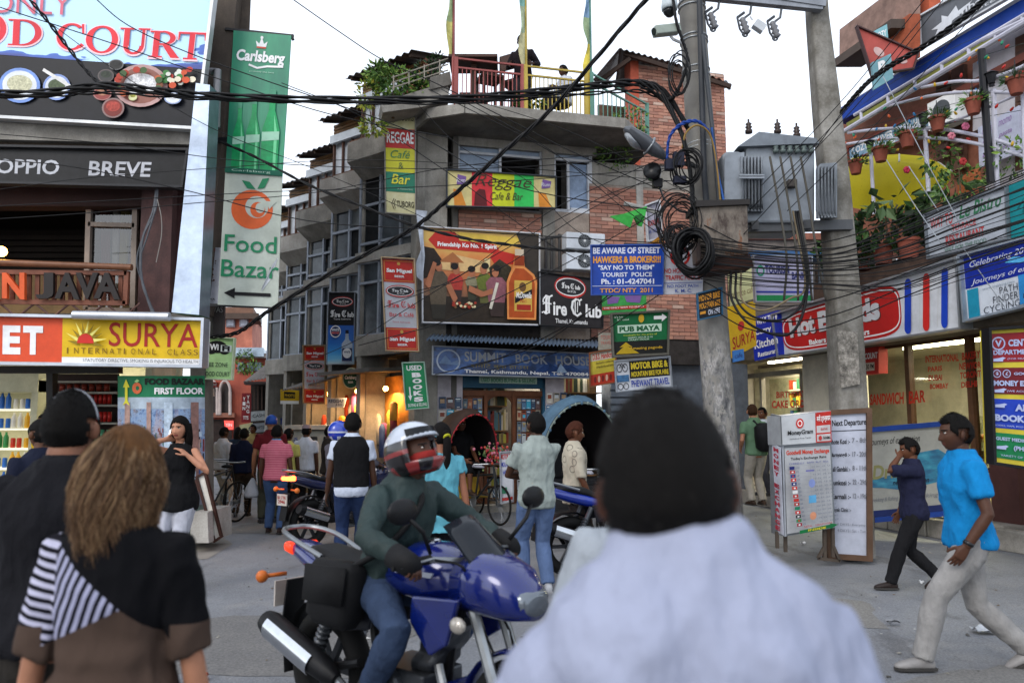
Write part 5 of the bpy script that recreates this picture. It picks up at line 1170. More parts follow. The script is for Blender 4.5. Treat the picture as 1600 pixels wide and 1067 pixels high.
 # distant back rows to close the street
DB=thing('distant_house','hazy distant house closing the far end of the street','building',P(350,690,70));farbox('wall',200,590,640,684,70,8,concrete_mat('#a08a80','#77655c','far_render',.5),DB)
for k in range(12):farbox('window',318+k*10,610+(k%3)*16,324+k*10,620+(k%3)*16,69.8,.2,M('#4a4a4e',.4),DB)
SR=thing('street_shutter_row','grey shop shutters right of the book shop','shop front',Fw(5,0,-.2))
b=MB();b.box(Fw(5.2,1.4,-.45),(3.0,.5,2.8),(DF,NF,UP));b.build('wall',M('#5c636e',.6,var=.2),SR)
for k in range(16):
 b=MB();b.box(Fw(4.4,.2+k*.14,-.17),(1.4,.03,.1),(DF,NF,UP));b.build('shutter_slat',M('#6d7682',.5,.3),SR)
LH=thing('lane_house','weathered house with blue awning filling the gap behind the transformer','building',P(1230,700,19))
farbox('wall',1120,372,1400,745,19,3,concrete_mat('#8a8078','#5c544e','lane_render',1.5),LH);farbox('parapet',1120,364,1400,374,18.9,.4,M('#8c5a4a',.7,var=.3),LH);farbox('blue_awning',1160,392,1300,402,18,1,M('#3a5f8c',.6,var=.2),LH)
for x in(1140,1180,1232,1276):
 w_=farbox('window',x,412,x+26,470,18.95,.2,M('#5a4a40',.5),LH);farbox('pane',x+3,416,x+23,466,18.92,.05,M('#4a5058',.15,var=.3),w_)
 # ================================================================ POLES, TRANSFORMER
def loftpx(sts,m,name,parent,n=12,e=2.0):
 """sts: (px, py, Y, width px)"""
 rg=[]
 for px,py,Y,w in sts:
  c=P(px,py,Y);hw=w/FPX*Y/2;rg.append((c,V((1,0,0)),V((0,1,0)),hw,hw,e))
 return MB().loft(rg,n).build(name,m,parent,'auto')
n=NT('pole_posters');co=n.co();z=n.sep(co)[2]
f1=n.noise(n.map(co,(1,1,.45)),6,6,.7);f2=n.noise(n.map(co,(1,1,.6)),14,4,.7)
band=n.ramp(z,[(.0,(1,1,1)),(.55,(1,1,1)),(.62,(0,0,0))]);
zz=n.math('MULTIPLY',z,.25)
band=n.ramp(zz,[(.02,(.2,.2,.2)),(.1,(1,1,1)),(.6,(1,1,1)),(.72,(0,0,0))])
pol=n.mix(n.ramp(n.noise(co,2,4),[(.35,(0,0,0)),(.65,(1,1,1))]),lin('#63605b'),lin('#827f79'))
post=n.ramp(f1,[(.38,'#3a3a3d'),(.5,'#6b6a69'),(.57,'#95928f'),(.63,'#56575b'),(.72,'#7d6660')])
pol=n.mix(n.math('MULTIPLY',band,n.ramp(f2,[(.42,(0,0,0)),(.52,(1,1,1))])),pol,post);n.bump(f1,.4,.01)
POSTERED=n.done(pol,.85)
CP=thing('power_pole','round concrete power pole covered in cables and torn posters','power pole',P(1140,880,9.2))
loftpx([(1072,-130,9.2,38),(1080,0,9.2,41),(1096,240,9.2,46),(1112,480,9.2,47),(1128,700,9.2,49),(1140,868,9.2,51)],POSTERED,'pole',CP,16)
b=MB();b.tube([P(1087,-130,8.95),P(1093,0,8.95),P(1100,270,8.95),P(1104,320,8.95)],.036,8);b.build('conduit',M('#33363b',.5),CP,'auto')
b=MB();b.tube([P(1098,55,8.9),P(1104,120,8.9),P(1113,200,8.9),P(1124,320,8.9)],.026,8);b.build('conduit',M('#3f4348',.5),CP,'auto')
for y in(8,16,62,68,112,122,228,235):
 b=MB();b.torus(P(1080+y*.066,y,9.2),(0,.1,1),.165,.012,20,6);b.build('clamp_band',GALV,CP,True)
RPO=thing('concrete_post','square tapered concrete post right of the transformer','power pole',P(1326,880,9.3))
loftpx([(1270,-90,9.3,26),(1277,30,9.3,30),(1290,160,9.3,36),(1304,300,9.3,40),(1318,480,9.3,44),(1326,640,9.3,46),(1334,868,9.3,50)],POLE_M,'post',RPO,16,8)
n=NT('torn_poster_patch');f=n.noise(n.co(),9,6,.8);PATCH=n.done(n.ramp(f,[(.35,'#3a3733'),(.5,'#77726a'),(.62,'#a39d94')]),.9)
b=MB();b.prism([P(1308,515,9.08),P(1340,520,9.08),P(1344,600,9.08),P(1314,606,9.08)],(0,.012,0));b.build('poster_remains',PATCH,RPO)
XB=thing('crossbar','galvanised crossbar with hanging fuse holders between the two poles','crossbar',P(1200,8,9.25))
for nm,a,e,w,h in(('bar',(1085,-8),(1284,12),.09,.1),('bar',(1195,-6),(1288,8),.12,.1)):
 b=MB();b.beam(P(*a,9.1),P(*e,9.1),w,h);b.build(nm,M('#8b8f96',.5,.4,.2),XB)
for px,py in((1110,24),(1160,32),(1207,38)):
 f=MB();f.tube([P(px+14,py-24,9.1),P(px+12,py-10,9.1),P(px+4,py-4,9.1)],.015,6);h=f.build('fuse_holder',M('#55585c',.5),XB,'auto')
 b=MB();b.lathe(P(px+4,py+10,9.1),[(.02,-.1),(.05,-.08),(.03,-.05),(.05,-.02),(.03,.01),(.05,.04),(.03,.07),(.045,.1),(.02,.12)],12,(-.3,0,1));b.build('insulator',M('#77787c',.25),h,True)
 b=MB();b.tube([P(px-8,py-4,9.1),P(px-4,py+14,9.1),P(px+3,py+24,9.1)],.014,6);b.tube([P(px-8,py-4,9.1),P(px+3,py-12,9.1)],.018,6);b.torus(P(px+4,py+22,9.1),(0,1,0),.03,.012,12,6);b.build('fuse_tube',M('#4a4d52',.5),h,'auto')
b=MB();c=P(1186,42,9.0);X=V((.8,0,-.6)).normalized();Z=V((.6,0,.8));b.box(c,(.14,.09,.1),(X,V((0,1,0)),Z));b.tube([P(1176,32,9),P(1172,26,9)],.01,6);b.thing('small_camera','small white box camera hanging under the crossbar','camera',M('#c2c6ca',.4))
TF=thing('transformer','big grey oil transformer with finned radiators between the two poles','transformer',P(1220,350,9.4))
TGR=M('#868c93',.45,.15,.2,sc=3)
def tbox(name,x0,y0,x1,y1,Y,dep,m,bv=.02):
 b=MB();b.prism([P(x0,y0,Y),P(x1,y0,Y),P(x1,y1,Y),P(x0,y1,Y)],(0,dep,0));return bevel(b.build(name,m,TF),bv)
tbox('tank',1165,228,1274,348,9.0,.85,TGR,.03)
b=MB();l0=[P(1153,229,8.92),P(1280,224,8.92),P(1276,216,8.92),P(1186,206,8.92)];b.prism(l0,(0,1.0,0));b.build('lid',M('#6f757c',.45,.2,.2),TF)
for side,(xa,xb,ya,yb)in enumerate(((1132,1163,240,322),(1276,1308,256,336))):
 for k in range(8):
  Y=8.86+k*.1
  b=MB();b.prism([P(xa,ya+8,Y),P(xa+6,ya,Y),P(xb,ya-2,Y),P(xb,yb+4,Y),P(xa+6,yb,Y),P(xa,yb-8,Y)],(0,.035,0));b.build('radiator_fin',TGR,TF)
for k in range(7):
 x=1158+k*5.2;b=MB();b.prism([P(x,244,8.8),P(x+2.6,244,8.8),P(x+2.6,318,8.8),P(x+4,330,8.9),P(x,330,8.9)],(0,.2,0));b.build('radiator_fin',TGR,TF)
for k in range(6):
 x=1278+k*5.2;b=MB();b.prism([P(x,260,8.8),P(x+2.6,260,8.8),P(x+2.6,330,8.8),P(x+3,340,8.86),P(x,340,8.86)],(0,.06,0));b.build('radiator_fin',TGR,TF)
for y in(274,278):
 b=MB();b.beam(P(1155,y,8.79),P(1194,y,8.79),.02,.02);b.build('fin_bar',TGR,TF)
b=MB();b.prism([P(1128,242,8.95),P(1136,236,8.95),P(1158,236,8.95),P(1158,326,8.95),P(1132,322,8.95)],(0,.6,0));bevel(b.build('radiator_body',TGR,TF),.03)
for px,py in((1170,206),(1215,206),(1245,212)):
 b=MB();b.lathe(P(px,py,9.3),[(.045,-.02),(.045,.02),(.025,.03),(.045,.06),(.025,.075),(.04,.1),(.012,.12),(.012,.16)],10);b.build('bushing',M('#3a2f2b',.3),TF,True)
for k in range(6):
 b=MB();b.lathe(P(1212+k*11,233,8.95),[(.03,-.05),(.04,-.02),(.02,0),(.035,.03)],8);b.build('low_bushing',M('#55605e',.3),TF,True)
tbox('nameplate_box',1232,280,1246,291,8.9,.1,M('#4a4440',.6),.005)
b=MB();b.beam(P(1100,358,9.1),P(1330,352,9.1),.1,.12);b.beam(P(1100,358,9.8),P(1330,352,9.8),.1,.12);b.beam(P(1180,352,8.95),P(1180,350,9.95),.08,.1);b.beam(P(1262,350,8.95),P(1262,348,9.95),.08,.1);b.build('support_beam',M('#4d4f52',.6,.3),TF)
JB=thing('junction_box','rusty sheet metal junction box strapped to the power pole','junction box',P(1130,420,8.7))
n=NT('rusty_sheet');co=n.co();f=n.noise(n.map(co,(1,1,.5)),5,6,.7)
RSH=n.done(n.ramp(f,[(.36,'#33261f'),(.46,'#5f564d'),(.54,'#6f665c'),(.6,'#6b4226'),(.7,'#3c281d')]),.6,.3)
b=MB();b.prism([P(1090,322,8.6),P(1168,318,8.6),P(1170,398,8.6),P(1096,404,8.6)],(0,.45,0));bevel(b.build('box',RSH,JB),.01)
b=MB();b.prism([P(1088,313,8.55),P(1172,311,8.55),P(1172,319,8.55),P(1088,323,8.55)],(0,.55,0));b.build('lid',M('#2e2b2a',.6,.2),JB)
b=MB();b.prism([P(1100,404,8.62),P(1172,398,8.62),P(1178,416,8.62),P(1106,424,8.62)],(0,.4,0));b.build('lower_tray',M('#4a3028',.7,.2,.4),JB)
# street lamp, flood lamp, cameras
SLM=thing('street_lamp','grey cobra head street lamp reaching out left of the power pole','street lamp',P(1062,252,9.0))
a,e=P(976,202,8.8),P(1040,246,8.9);d=(e-a).normalized();rt=d.cross(V((0,1,0))).normalized()
b=MB();b.loft([(a-d*.01,V((0,1,0)),rt,.05,.02),(a+d*.06,V((0,1,0)),rt,.12,.065),(a+d*.28,V((0,1,0)),rt,.14,.09),(a+d*.45,V((0,1,0)),rt,.1,.075),(e,V((0,1,0)),rt,.05,.045)],14);b.build('lamp_head',M('#5d6065',.4,.4),SLM,'auto')
b=MB();b.loft([(a+d*.08+rt*-.05,V((0,1,0)),d,.09,.05),(a+d*.2-rt*.09,V((0,1,0)),d,.1,.09)],12);b.build('diffuser',M('#a9aeb4',.2),SLM,True)
b=MB();b.tube([e-d*.05,P(1050,254,8.95),P(1070,256,9.0),P(1095,262,9.1)],.028,8);b.build('arm',DSTEEL,SLM,'auto')
b=MB();b.torus(a+d*.36,d,.105,.014,18,6);b.build('clip',GALV,SLM,True)
FL=thing('flood_lamp','round black flood lamp hanging left of the junction box','lamp',P(1022,290,9.0))
c=P(1020,270,8.9);b=MB();b.lathe(c,[(.03,-.1),(.09,-.06),(.11,.04),(.105,.06)],16,(-.3,-.9,.25));b.build('shade',M('#121214',.3),FL,True)
b=MB();b.lathe(c,[(.1,.055),(.01,.058)],16,(-.3,-.9,.25));b.build('lens',M('#5d6064',.1),FL)
b=MB();b.box(P(1027,287,8.95),(.11,.1,.1));b.build('ballast',M('#17171a',.5),FL);b=MB();b.tube([P(1030,292,8.95),P(1038,312,8.98),P(1062,330,9.0),P(1095,338,9.1)],.012,6);b.build('bracket',DSTEEL,FL,'auto')
b=MB();a,e=P(1022,50,8.8),P(1060,46,8.9);b.beam(a,e,.13,.11);cb=thing('bullet_camera','pale grey bullet camera on the left of the power pole','camera',P(1040,60,8.9));bevel(b.build('housing',M('#9aa49a',.4),cb),.012)
b=MB();b.lathe(a,[(.045,0),(.045,-.01)],12,e-a);b.build('lens',M('#2a3230',.1),cb);b=MB();b.tube([P(1048,57,8.9),P(1052,62,8.9),P(1066,68,9.05)],.018,6);b.build('bracket',PW,cb,'auto')
db=thing('dome_camera','white dome camera near the top of the power pole','camera',P(1046,32,8.9));c=P(1046,10,8.9)
b=MB();b.lathe(c,[(.02,.14),(.06,.13),(.09,.08),(.1,0),(.095,-.05)],16);b.build('housing',M('#b9c2c6',.4),db,True);b=MB();b.lathe(c,[(.08,-.05),(.075,-.09),(.04,-.13),(.005,-.14)],14);b.build('dome',M('#1c1e20',.08),db,True)
b=MB();b.tube([c+UP*.13,c+UP*.2,c+V((.25,.1,.2))],.018,8);b.build('bracket',PW,db,'auto')
# ================================================================ CABLES
def cable(label,pts,r,group=None,name='cable',m=CABLE,strands=1,spread=.03,k=7,tw=1.2,n=6):
 base=cat_rom([P(*p)for p in pts],k);q=MB()
 for s_ in range(strands):
  ph=2*math.pi*s_/strands
  pl=base if strands==1 else[p+V((math.cos(ph+i*tw)*spread*.5,math.cos(ph+i*tw)*spread*.7,math.sin(ph+i*tw)*spread))for i,p in enumerate(base)]
  q.tube(pl,r,n)
 return q.thing(name,label,'cable',m,group,smooth=True,fix=False)
cable('thick black twisted cable bundle running straight across the whole street',[(-80,146,8.6),(60,146,8.6),(160,134,8.6),(250,143,8.6),(330,150,8.7),(500,156,8.8),(700,155,8.9),(830,145,8.9),(930,134,8.9),(1000,130,8.9),(1040,146,8.95),(1075,200,9.0)],.016,strands=4,spread=.035,tw=.45)
cable('second black cable hugging the underside of the straight bundle',[(-80,152,8.7),(70,150,8.7),(170,145,8.7),(330,155,8.8),(520,160,8.8),(720,160,8.9),(900,148,8.9),(1000,143,8.9),(1050,165,9.0)],.011,strands=2,spread=.02)
cable('thick black twisted cable sloping from top centre down to the wifi sign',[(1040,-25,8.2),(1005,5,8.3),(870,162,8.8),(780,243,9.0),(700,312,9.2),(640,360,9.4),(520,425,9.8),(420,486,10.0),(370,520,10.1),(320,527,10.2)],.013,strands=3,spread=.02,k=10,tw=.8)
cable('black cable from the green banner bracket down to the blue police sign',[(345,222,10.1),(400,246,10),(480,288,9.8),(560,320,9.6),(640,350,9.5),(720,371,9.4),(800,383,9.3),(870,390,9.2),(930,395,9.1)],.012,strands=2,spread=.012)
cable('black cable drooping from the upper left to the banner frame',[(20,-30,8.5),(60,15,8.6),(100,66,8.8),(135,110,8.9),(165,140,8.9)],.012,strands=2,spread=.02)
cable('thin line from the sky above the bush down past the terrace',[(430,-20,8.5),(530,50,8.7),(600,95,8.8),(680,130,8.9),(800,190,9),(900,240,9.1),(1040,300,9.1)],.006)
random.seed(21)
thin=[([(0,12,8.6),(150,60,8.8),(330,120,9),(520,180,9),(700,215,9)],.006),([(140,-10,8.5),(200,40,8.7),(300,85,8.8),(420,128,8.9),(640,205,9),(800,290,9),(1030,330,9.1)],.006),([(0,250,9),(120,262,9.1),(300,300,9.2),(480,345,9.2),(700,360,9.2),(1030,380,9.1)],.006),([(0,342,9.1),(150,332,9.1),(300,318,9.1),(500,300,9.1),(700,262,9.1),(900,245,9.1),(1060,230,9.1)],.005),([(0,322,9.2),(200,312,9.2),(420,300,9.2),(700,290,9.1),(1060,262,9.1)],.005),([(0,210,9),(180,226,9.1),(360,250,9.1),(560,262,9.1),(800,262,9.1),(1070,240,9.1)],.005),([(0,296,9),(140,278,9.1),(350,262,9.1),(560,250,9.1),(800,262,9.1),(1070,285,9.1)],.004),([(30,0,8.6),(180,110,8.8),(330,200,9),(480,260,9.2),(640,330,9.2),(760,390,9.3)],.004),([(440,130,9),(560,180,9),(700,270,9.1),(840,370,9.2),(930,420,9.2)],.005),([(640,150,9),(720,230,9.1),(820,280,9.1),(900,360,9.1),(1000,400,9.1)],.004),([(670,140,9),(820,215,9),(920,275,9),(1060,380,9)],.005),([(690,140,9),(860,235,9),(980,330,9),(1080,400,9)],.005),([(720,150,9),(900,210,9),(1070,300,9)],.004),([(650,455,9.6),(780,420,9.5),(900,340,9.3),(1060,255,9.1)],.005),([(600,480,9.8),(720,430,9.6),(860,330,9.4),(1060,235,9.1)],.005),([(560,540,10),(700,500,9.8),(850,430,9.5),(1030,330,9.2),(1080,300,9.1)],.006),([(680,585,12),(780,560,11),(900,500,10),(980,440,9.4),(1080,400,9.1)],.007),([(720,575,12),(840,540,11),(960,460,10),(1080,410,9.1)],.007),([(760,580,12.2),(900,540,11),(1000,480,10),(1090,420,9.1)],.006),([(470,570,12),(560,530,11),(640,480,10.4),(780,395,9.6),(960,300,9.2),(1070,280,9.1)],.005)]
for k,(pts,r_)in enumerate(thin):cable('thin black overhead wire in the web of wires left of the power pole',pts,r_*1.1,'thin overhead wires left of the power pole',k=6,n=5)
# right hand sheaf of wires
for k in range(23):
 y0=372+k*2.8+random.uniform(-3,3);sag=random.uniform(5,28);ye=262+k*6.2+random.uniform(-12,12)
 mid=(y0+ye)/2+sag
 cable('black wire in the sheaf sagging from the junction box to the right edge',[(1095,y0,8.6),(1180,y0+6+sag*.3,8.5),(1300,y0+8+sag*.5,8.3),(1400,mid+22,8.0),(1500,(mid+ye)/2+14,7.6),(1620,ye,7.2)],random.choice([.004,.005,.006,.009]),'wires in the right hand sheaf',k=5,n=5)
for k,(y,c_)in enumerate(((332,20),(420,34),(440,50),(455,60))):
 cable('slack wire looping low between the power pole and the right hand sheaf',[(1100,y+20,8.6),(1180,y+50+c_*.2,8.5),(1290,y+40+c_*.3,8.4),(1420,y+6,8.0),(1610,y-70,7.3)],.007,'slack wires right of the power pole',k=6,n=5)
cable('thick black cable bundle rising from the right post to the upper right corner',[(1312,178,9.2),(1345,140,8.6),(1380,110,8),(1440,75,7.4),(1510,25,6.9),(1570,-30,6.4)],.011,strands=4,spread=.025)
for k,(x0,y0,x1,y1)in enumerate(((1190,290,1460,-20),(1210,300,1490,-20),(1230,330,1560,-20),(1170,330,1440,30),(1130,400,1320,170))):
 cable('thin wire slanting up right past the concrete post',[(x0,y0,8.8),((x0+x1)/2,(y0+y1)/2+12,8.2),(x1,y1,7.4)],.005,'slanting wires by the concrete post',k=8,n=5)
for k,(x0,y0,x1,y1)in enumerate(((1380,120,1500,350),(1420,260,1570,480),(1385,250,1470,380))):
 cable('pale thin guy wire crossing the right terrace diagonally',[(x0,y0,7.9),((x0+x1)/2,(y0+y1)/2+3,7.7),(x1,y1,7.5)],.005,'pale guy wires on the right',m=M('#8f959b',.5),k=4,n=5)
for k,(x,y0)in enumerate(((1142,425),(1150,425),(1158,424))):
 cable('thick dark cable hanging in a deep loop under the junction box',[(x,y0,8.6),(x+2,y0+45,8.5),(x+35,y0+85-k*12,8.4),(x+95-10*k,y0+95-k*26,8.4),(x+120-10*k,y0+20,8.5),(x+105-12*k,330,8.7)],.016-.002*k,'deep cable loops under the junction box',m=[CABLE,CABLE,M('#6b5f4a',.6)][k],k=7)
for k in range(4):
 x=1195+k*16;cable('grey riser cable dropping from the transformer towards the street wires',[(x+8,245,8.75),(x+20,310,8.7),(x+34,400,8.6),(x+30+6*k,470,8.6)],.014,'riser cables at the transformer',m=M('#4a4740',.6),k=6)
cable('bright blue cable arching beside the pole above the lamp arm',[(1042,250,8.8),(1046,215,8.75),(1065,194,8.7),(1090,190,8.75),(1108,205,8.8)],.014,m=M('#173a86',.5),strands=2,spread=.012)
cable('tan cable arching beside the pole under the blue one',[(1066,232,8.75),(1072,208,8.7),(1090,196,8.7),(1110,212,8.75),(1120,260,8.8),(1126,320,8.8)],.012,m=M('#8a6f3c',.6))
cable('long blue cable running down the right side of the power pole',[(1112,200,8.85),(1120,260,8.85),(1128,300,8.8),(1131,315,8.75)],.014,m=M('#1c4a8c',.5))
cable('dark heavy cable dropping along the left of the power pole',[(1050,-20,8.8),(1056,30,8.8),(1066,62,8.85),(1074,90,8.9),(1068,120,8.9),(1054,150,8.9),(1040,158,8.9)],.014,strands=3,spread=.02)
cable('bundle of dark cables fanning from the street bundle down to the junction box',[(1000,131,8.85),(1030,145,8.85),(1055,185,8.8),(1070,225,8.75),(1080,280,8.75),(1084,330,8.7)],.012,strands=5,spread=.05,tw=.3)
b=MB();b.box(P(1046,258,8.7),(.1,.1,.12)).box(P(1060,250,8.7),(.12,.1,.16)).box(P(1062,282,8.72),(.14,.1,.08));b.thing('cable_splices','clump of dark blue and black cable splice boxes under the lamp arm','splice boxes',M('#15182a',.5))
# loops of spare cable
def coil(label,c,ax,rx,n_,jit,r,m=CABLE,seed=0,name='cable_coil',squash=1.25):
 rd=random.Random(seed);q=MB();ax=V(ax).normalized();A=ax.cross(UP).normalized();B=A.cross(ax)
 for k in range(n_):
  R_=rx*rd.uniform(1-jit,1+jit);cc=V(c)+ax*rd.uniform(-.07,.07)+V((rd.uniform(-1,1),0,rd.uniform(-1,1)))*rx*jit*.5;t_=rd.uniform(-.12,.12)
  ring=[]
  for i in range(29):
   w=2*math.pi*i/28;ring.append(cc+(A*math.cos(w)+B*math.sin(w)*squash)*R_+ax*(math.sin(w*2+k)*.03+t_*math.cos(w)))
  q.tube(ring,r,5,False)
 return q.thing(name,label,'cable coil',m,smooth=True,fix=False)
coil('fat black coil of spare cable hanging on the junction box',P(1085,395,8.45),(-.35,-.9,.1),.185,34,.14,.012,seed=2)
coil('loose nest of thin black cable loops left of the junction box',P(1062,345,8.7),(-.2,-1,0),.2,16,.35,.006,seed=5,name='cable_nest')
coil('tangled knot of thin black wire ends beside the fat coil',P(1060,374,8.6),(.3,-1,.2),.12,22,.5,.006,seed=8,name='cable_nest')
coil('oval loops of slack black cable high on the left of the power pole',P(1062,118,8.75),(-.2,-1,0),.12,5,.25,.008,seed=9,squash=2.1)
coil('dark nest of small cable loops under the blue arch of cable',P(1075,262,8.7),(-.2,-1,0),.13,10,.4,.008,seed=10,name='cable_nest')
# ---- signs on and near the pole
p=Panel('police_sign','blue tourist police sign warning of street hawkers and brokers','sign',[(923,384),(1036,383),(1035,460),(924,461)],9.0,m=M('#123b94',.45,var=.12),thick=.03,frame=M('#2a4d9c',.45),fw=.012)
SG=M('#c4c8d6',.5,var=0);OG=M('#c98a2c',.5,var=0)
p.text('BE AWARE OF STREET',.03,.04,.96,.17,SG,.03);p.text('HAWKERS & BROKERS!!!',.03,.22,.97,.36,OG,.04);p.text('"SAY NO TO THEM"',.1,.4,.88,.5,SG,.03);p.text('TOURIST  POLICE',.15,.55,.85,.64,SG,.02);p.text('Ph. : 01-4247041',.14,.68,.88,.79,SG,.03);p.rect(.01,.82,.99,.83,SG);p.text('TTDC/ NTY  2011',.12,.87,.86,.96,OG,.02);p.done()
p=Panel('no_horn_sign','white traffic police sign with a red ring half hidden by the coil','sign',[(1036,383),(1099,381),(1098,459),(1036,460)],9.02,m=M('#b4b6c0',.45,var=.12),thick=.03)
p.ring(.42,.24,.25,.2,M('#b02a26',.5,var=0),.25);p.poly([(.35,.2),(.48,.15),(.48,.34),(.35,.28)],INK);RD2=M('#a83030',.5,var=0);BL2=M('#3a4f9a',.5,var=0)
p.text('NO HORN PLEASE',.03,.48,.95,.58,RD2,.02);p.text('TRAFFIC POLICE',.06,.62,.92,.72,RD2,.02);p.rect(.02,.77,.98,.78,BL2);p.text('NO FOOT PATH',.1,.81,.88,.87,BL2,.01);p.text('K. M. C.',.3,.9,.72,.97,BL2,.01);p.done()
for k,x in enumerate((975,1070)):
 b=MB();b.beam(P(x,382,9.08),P(1105,382+4,9.12),.03,.03);b.thing('sign_bracket',['iron bracket carrying the blue police sign','iron bracket behind the white traffic sign'][k],'bracket',IRON)
p=Panel('bike_hire_sign','small tilted black sign offering bikes on hire on the pole','sign',[(1089,459),(1127,450),(1128,492),(1091,500)],8.85,m=M('#17181c',.5),thick=.03,frame=M('#2a5a7a',.5),fw=.015)
p.text('MOTOR BIKE',.06,.1,.94,.33,OG,.03);p.text('MOUNTAIN BIKE',.06,.4,.94,.62,OG,.03);p.text('ON HIRE',.42,.7,.92,.9,SG,.03);p.rect(.08,.72,.32,.82,OG);p.done()
p=Panel('pub_sign','green pub sign with white arrow and small pagoda above the book shutters','sign',[(955,491),(1045,486),(1043,553),(958,557)],11.2,m=M('#15653a',.45,var=.1),thick=.06,frame=M('#5d5a50',.4,.3),fw=.03)
p.rect(.02,.66,.98,.98,M('#1a1a18',.5));p.poly([(.05,.95),(.2,.78),(.12,.8),(.24,.68),(.36,.8),(.28,.78),(.48,.95)],M('#b89a1c',.5));p.rect(.1,.28,.88,.46,M('#b9d2bf',.5,var=0));p.text('PUB MAYA',.13,.31,.85,.44,M('#1d5a38',.5,var=0),.05)
p.poly([(.74,.1),(.88,.1),(.88,.05),(.97,.14),(.88,.24),(.88,.18),(.74,.18)],PW);p.oval(.52,.14,.05,.1,M('#c9a22a',.5),12)
for st,u0,v0,u1,v1,c in(("It's fun",.05,.05,.2,.1,'#c9d8c9'),("It's cool",.1,.12,.3,.17,'#c9d8c9'),('Cocktails for the price of',.2,.5,.8,.55,'#b9c24a'),('HAPPY HOUR 4-10',.28,.565,.72,.6,'#c9d8c9'),('CRAZY HOUR',.28,.615,.66,.65,'#c9d8c9'),('Amazing pagoda',.3,.8,.9,.88,'#c9a22a')):p.text(st,u0,v0,u1,v1,M(c,.5,var=0),.01)
p.done()
p=Panel('mountain_bike_sign','black and white motor bike and mountain bike sign with a bike picture','sign',[(960,564),(1046,557),(1050,604),(963,612)],10.9,m=M('#c0c4cc',.5,var=.06),thick=.05,frame=M('#8a9098',.4,.3),fw=.015)
p.rect(.26,.05,.98,.62,INK);YL=M('#c9b32a',.5,var=0);p.text('MOTOR BIKE &',.29,.1,.96,.33,YL,.05);p.text('MOUNTAIN BIKE FOR HIRE',.29,.4,.96,.57,YL,.03);p.text('PHEWANT TRAVEL',.28,.68,.96,.9,M('#2a3f9c',.5,var=0),.02)
for c in(.08,.18):p.ring(c,.25,.05,.14,INK,.2,14);p.ring(c,.85,.05,.11,INK,.2,14)
p.rect(.02,.48,.24,.7,M('#3f6f9c',.5,var=.4,sc=20));p.line([(.08,.25),(.12,.1),(.18,.25)],.03,INK);p.done()
p=Panel('handicraft_sign','yellow and red handicraft sign right of the book house sign','sign',[(921,552),(962,545),(962,597),(922,604)],12.6,m=M('#b9a83a',.5,var=.1),thick=.05,frame=M('#7a4a30',.5),fw=.02)
p.rect(.02,.02,.98,.26,M('#b9b4a4',.5));p.text('D.B.S. Handicraft',.12,.05,.95,.23,RD2,.03);p.rect(.02,.66,.98,.98,M('#a8321e',.5));p.text('Exclusive collection',.25,.3,.95,.37,INK);p.text('of handicrafts and fashion',.25,.42,.95,.49,INK)
for k in range(5):p.oval(.2+k*.15,.82,.05,.1,M('#c9a08a' if k%2 else '#6a1f1a',.5),10)
p.done()
p=Panel('purple_green_sign','green and purple adventure sign behind the blue police sign','sign',[(941,460),(1010,458),(1010,488),(941,492)],11.6,m=M('#3f9a4c',.5,var=.3,sc=12),thick=.05)
p.poly([(.1,.1),(.4,.15),(.35,.45),(.12,.5)],M('#7a5a9a',.5));p.poly([(.5,.12),(.9,.08),(.85,.5),(.55,.42)],M('#7a5a9a',.5));p.rect(0,.62,1,.78,M('#b9302a',.5));p.text('THE ONLY WAY TO ENJOY',.03,.65,.95,.75,PW,.02);p.done()
p=Panel('faded_sign','faded cream sign with worn red letters under the pub sign','sign',[(935,520),(958,520),(958,545),(935,547)],12.8,m=M('#9a9488',.6,var=.3),thick=.04);p.text('TOURS',.15,.15,.9,.4,M('#a85a50',.5,var=0));p.text('TRAVEL',.15,.5,.9,.7,M('#a85a50',.5,var=0));p.done()
p=Panel('lilac_sign','tall lilac white sign partly hidden behind the wire nest','sign',[(1008,322),(1030,314),(1034,372),(1012,378)],10.2,m=M('#a9a8b8',.5,var=.1),thick=.06,frame=M('#c9ccd2',.4),fw=.02);p.text('BOOKING',.1,.45,.9,.6,RD2,.02);p.text('AIR TICKETS',.1,.7,.9,.8,BL2,.01);p.done()
p=Panel('hotel_sign','orange corner of a hotel sign behind the blue police sign','sign',[(1010,384),(1034,366),(1036,383),(1012,384)],9.9,m=M('#c98a2c',.5),thick=.05);p.text('HOTEL',.3,.4,.95,.8,INK,.02);p.done()
b=MB();b.use(M('#3fae4a',.7,var=.25));a=P(953,337,9.6)
f=[P(953,338,9.6),P(975,334,9.55),P(1011,322,9.5),P(1008,338,9.45),P(1003,354,9.5),P(996,352,9.6),P(990,340,9.5),P(985,356,9.55)]
b.add(f+[p+V((0,.02,0))for p in f],[(0,1,7),(1,6,7),(1,2,6),(2,3,6),(3,4,5),(3,5,6),(8,15,9),(9,15,14),(9,14,10),(10,14,11),(11,13,12),(11,14,13)])
b.use(M('#2a6a34',.7)).add([P(992,337,9.4),P(1003,334,9.4),P(1001,346,9.4),P(994,345,9.4)],[(0,1,2,3)]);b.thing('green_flag','bright green pennant fluttering from a wire before the brick wall','flag')
b=MB();b.tube([P(975,318,9.6),P(1000,324,9.6),P(1035,335,9.5)],.03,8);b.thing('flag_rod','pale tube rod holding the green pennant','rod',M('#a9a8a4',.5),smooth='auto')
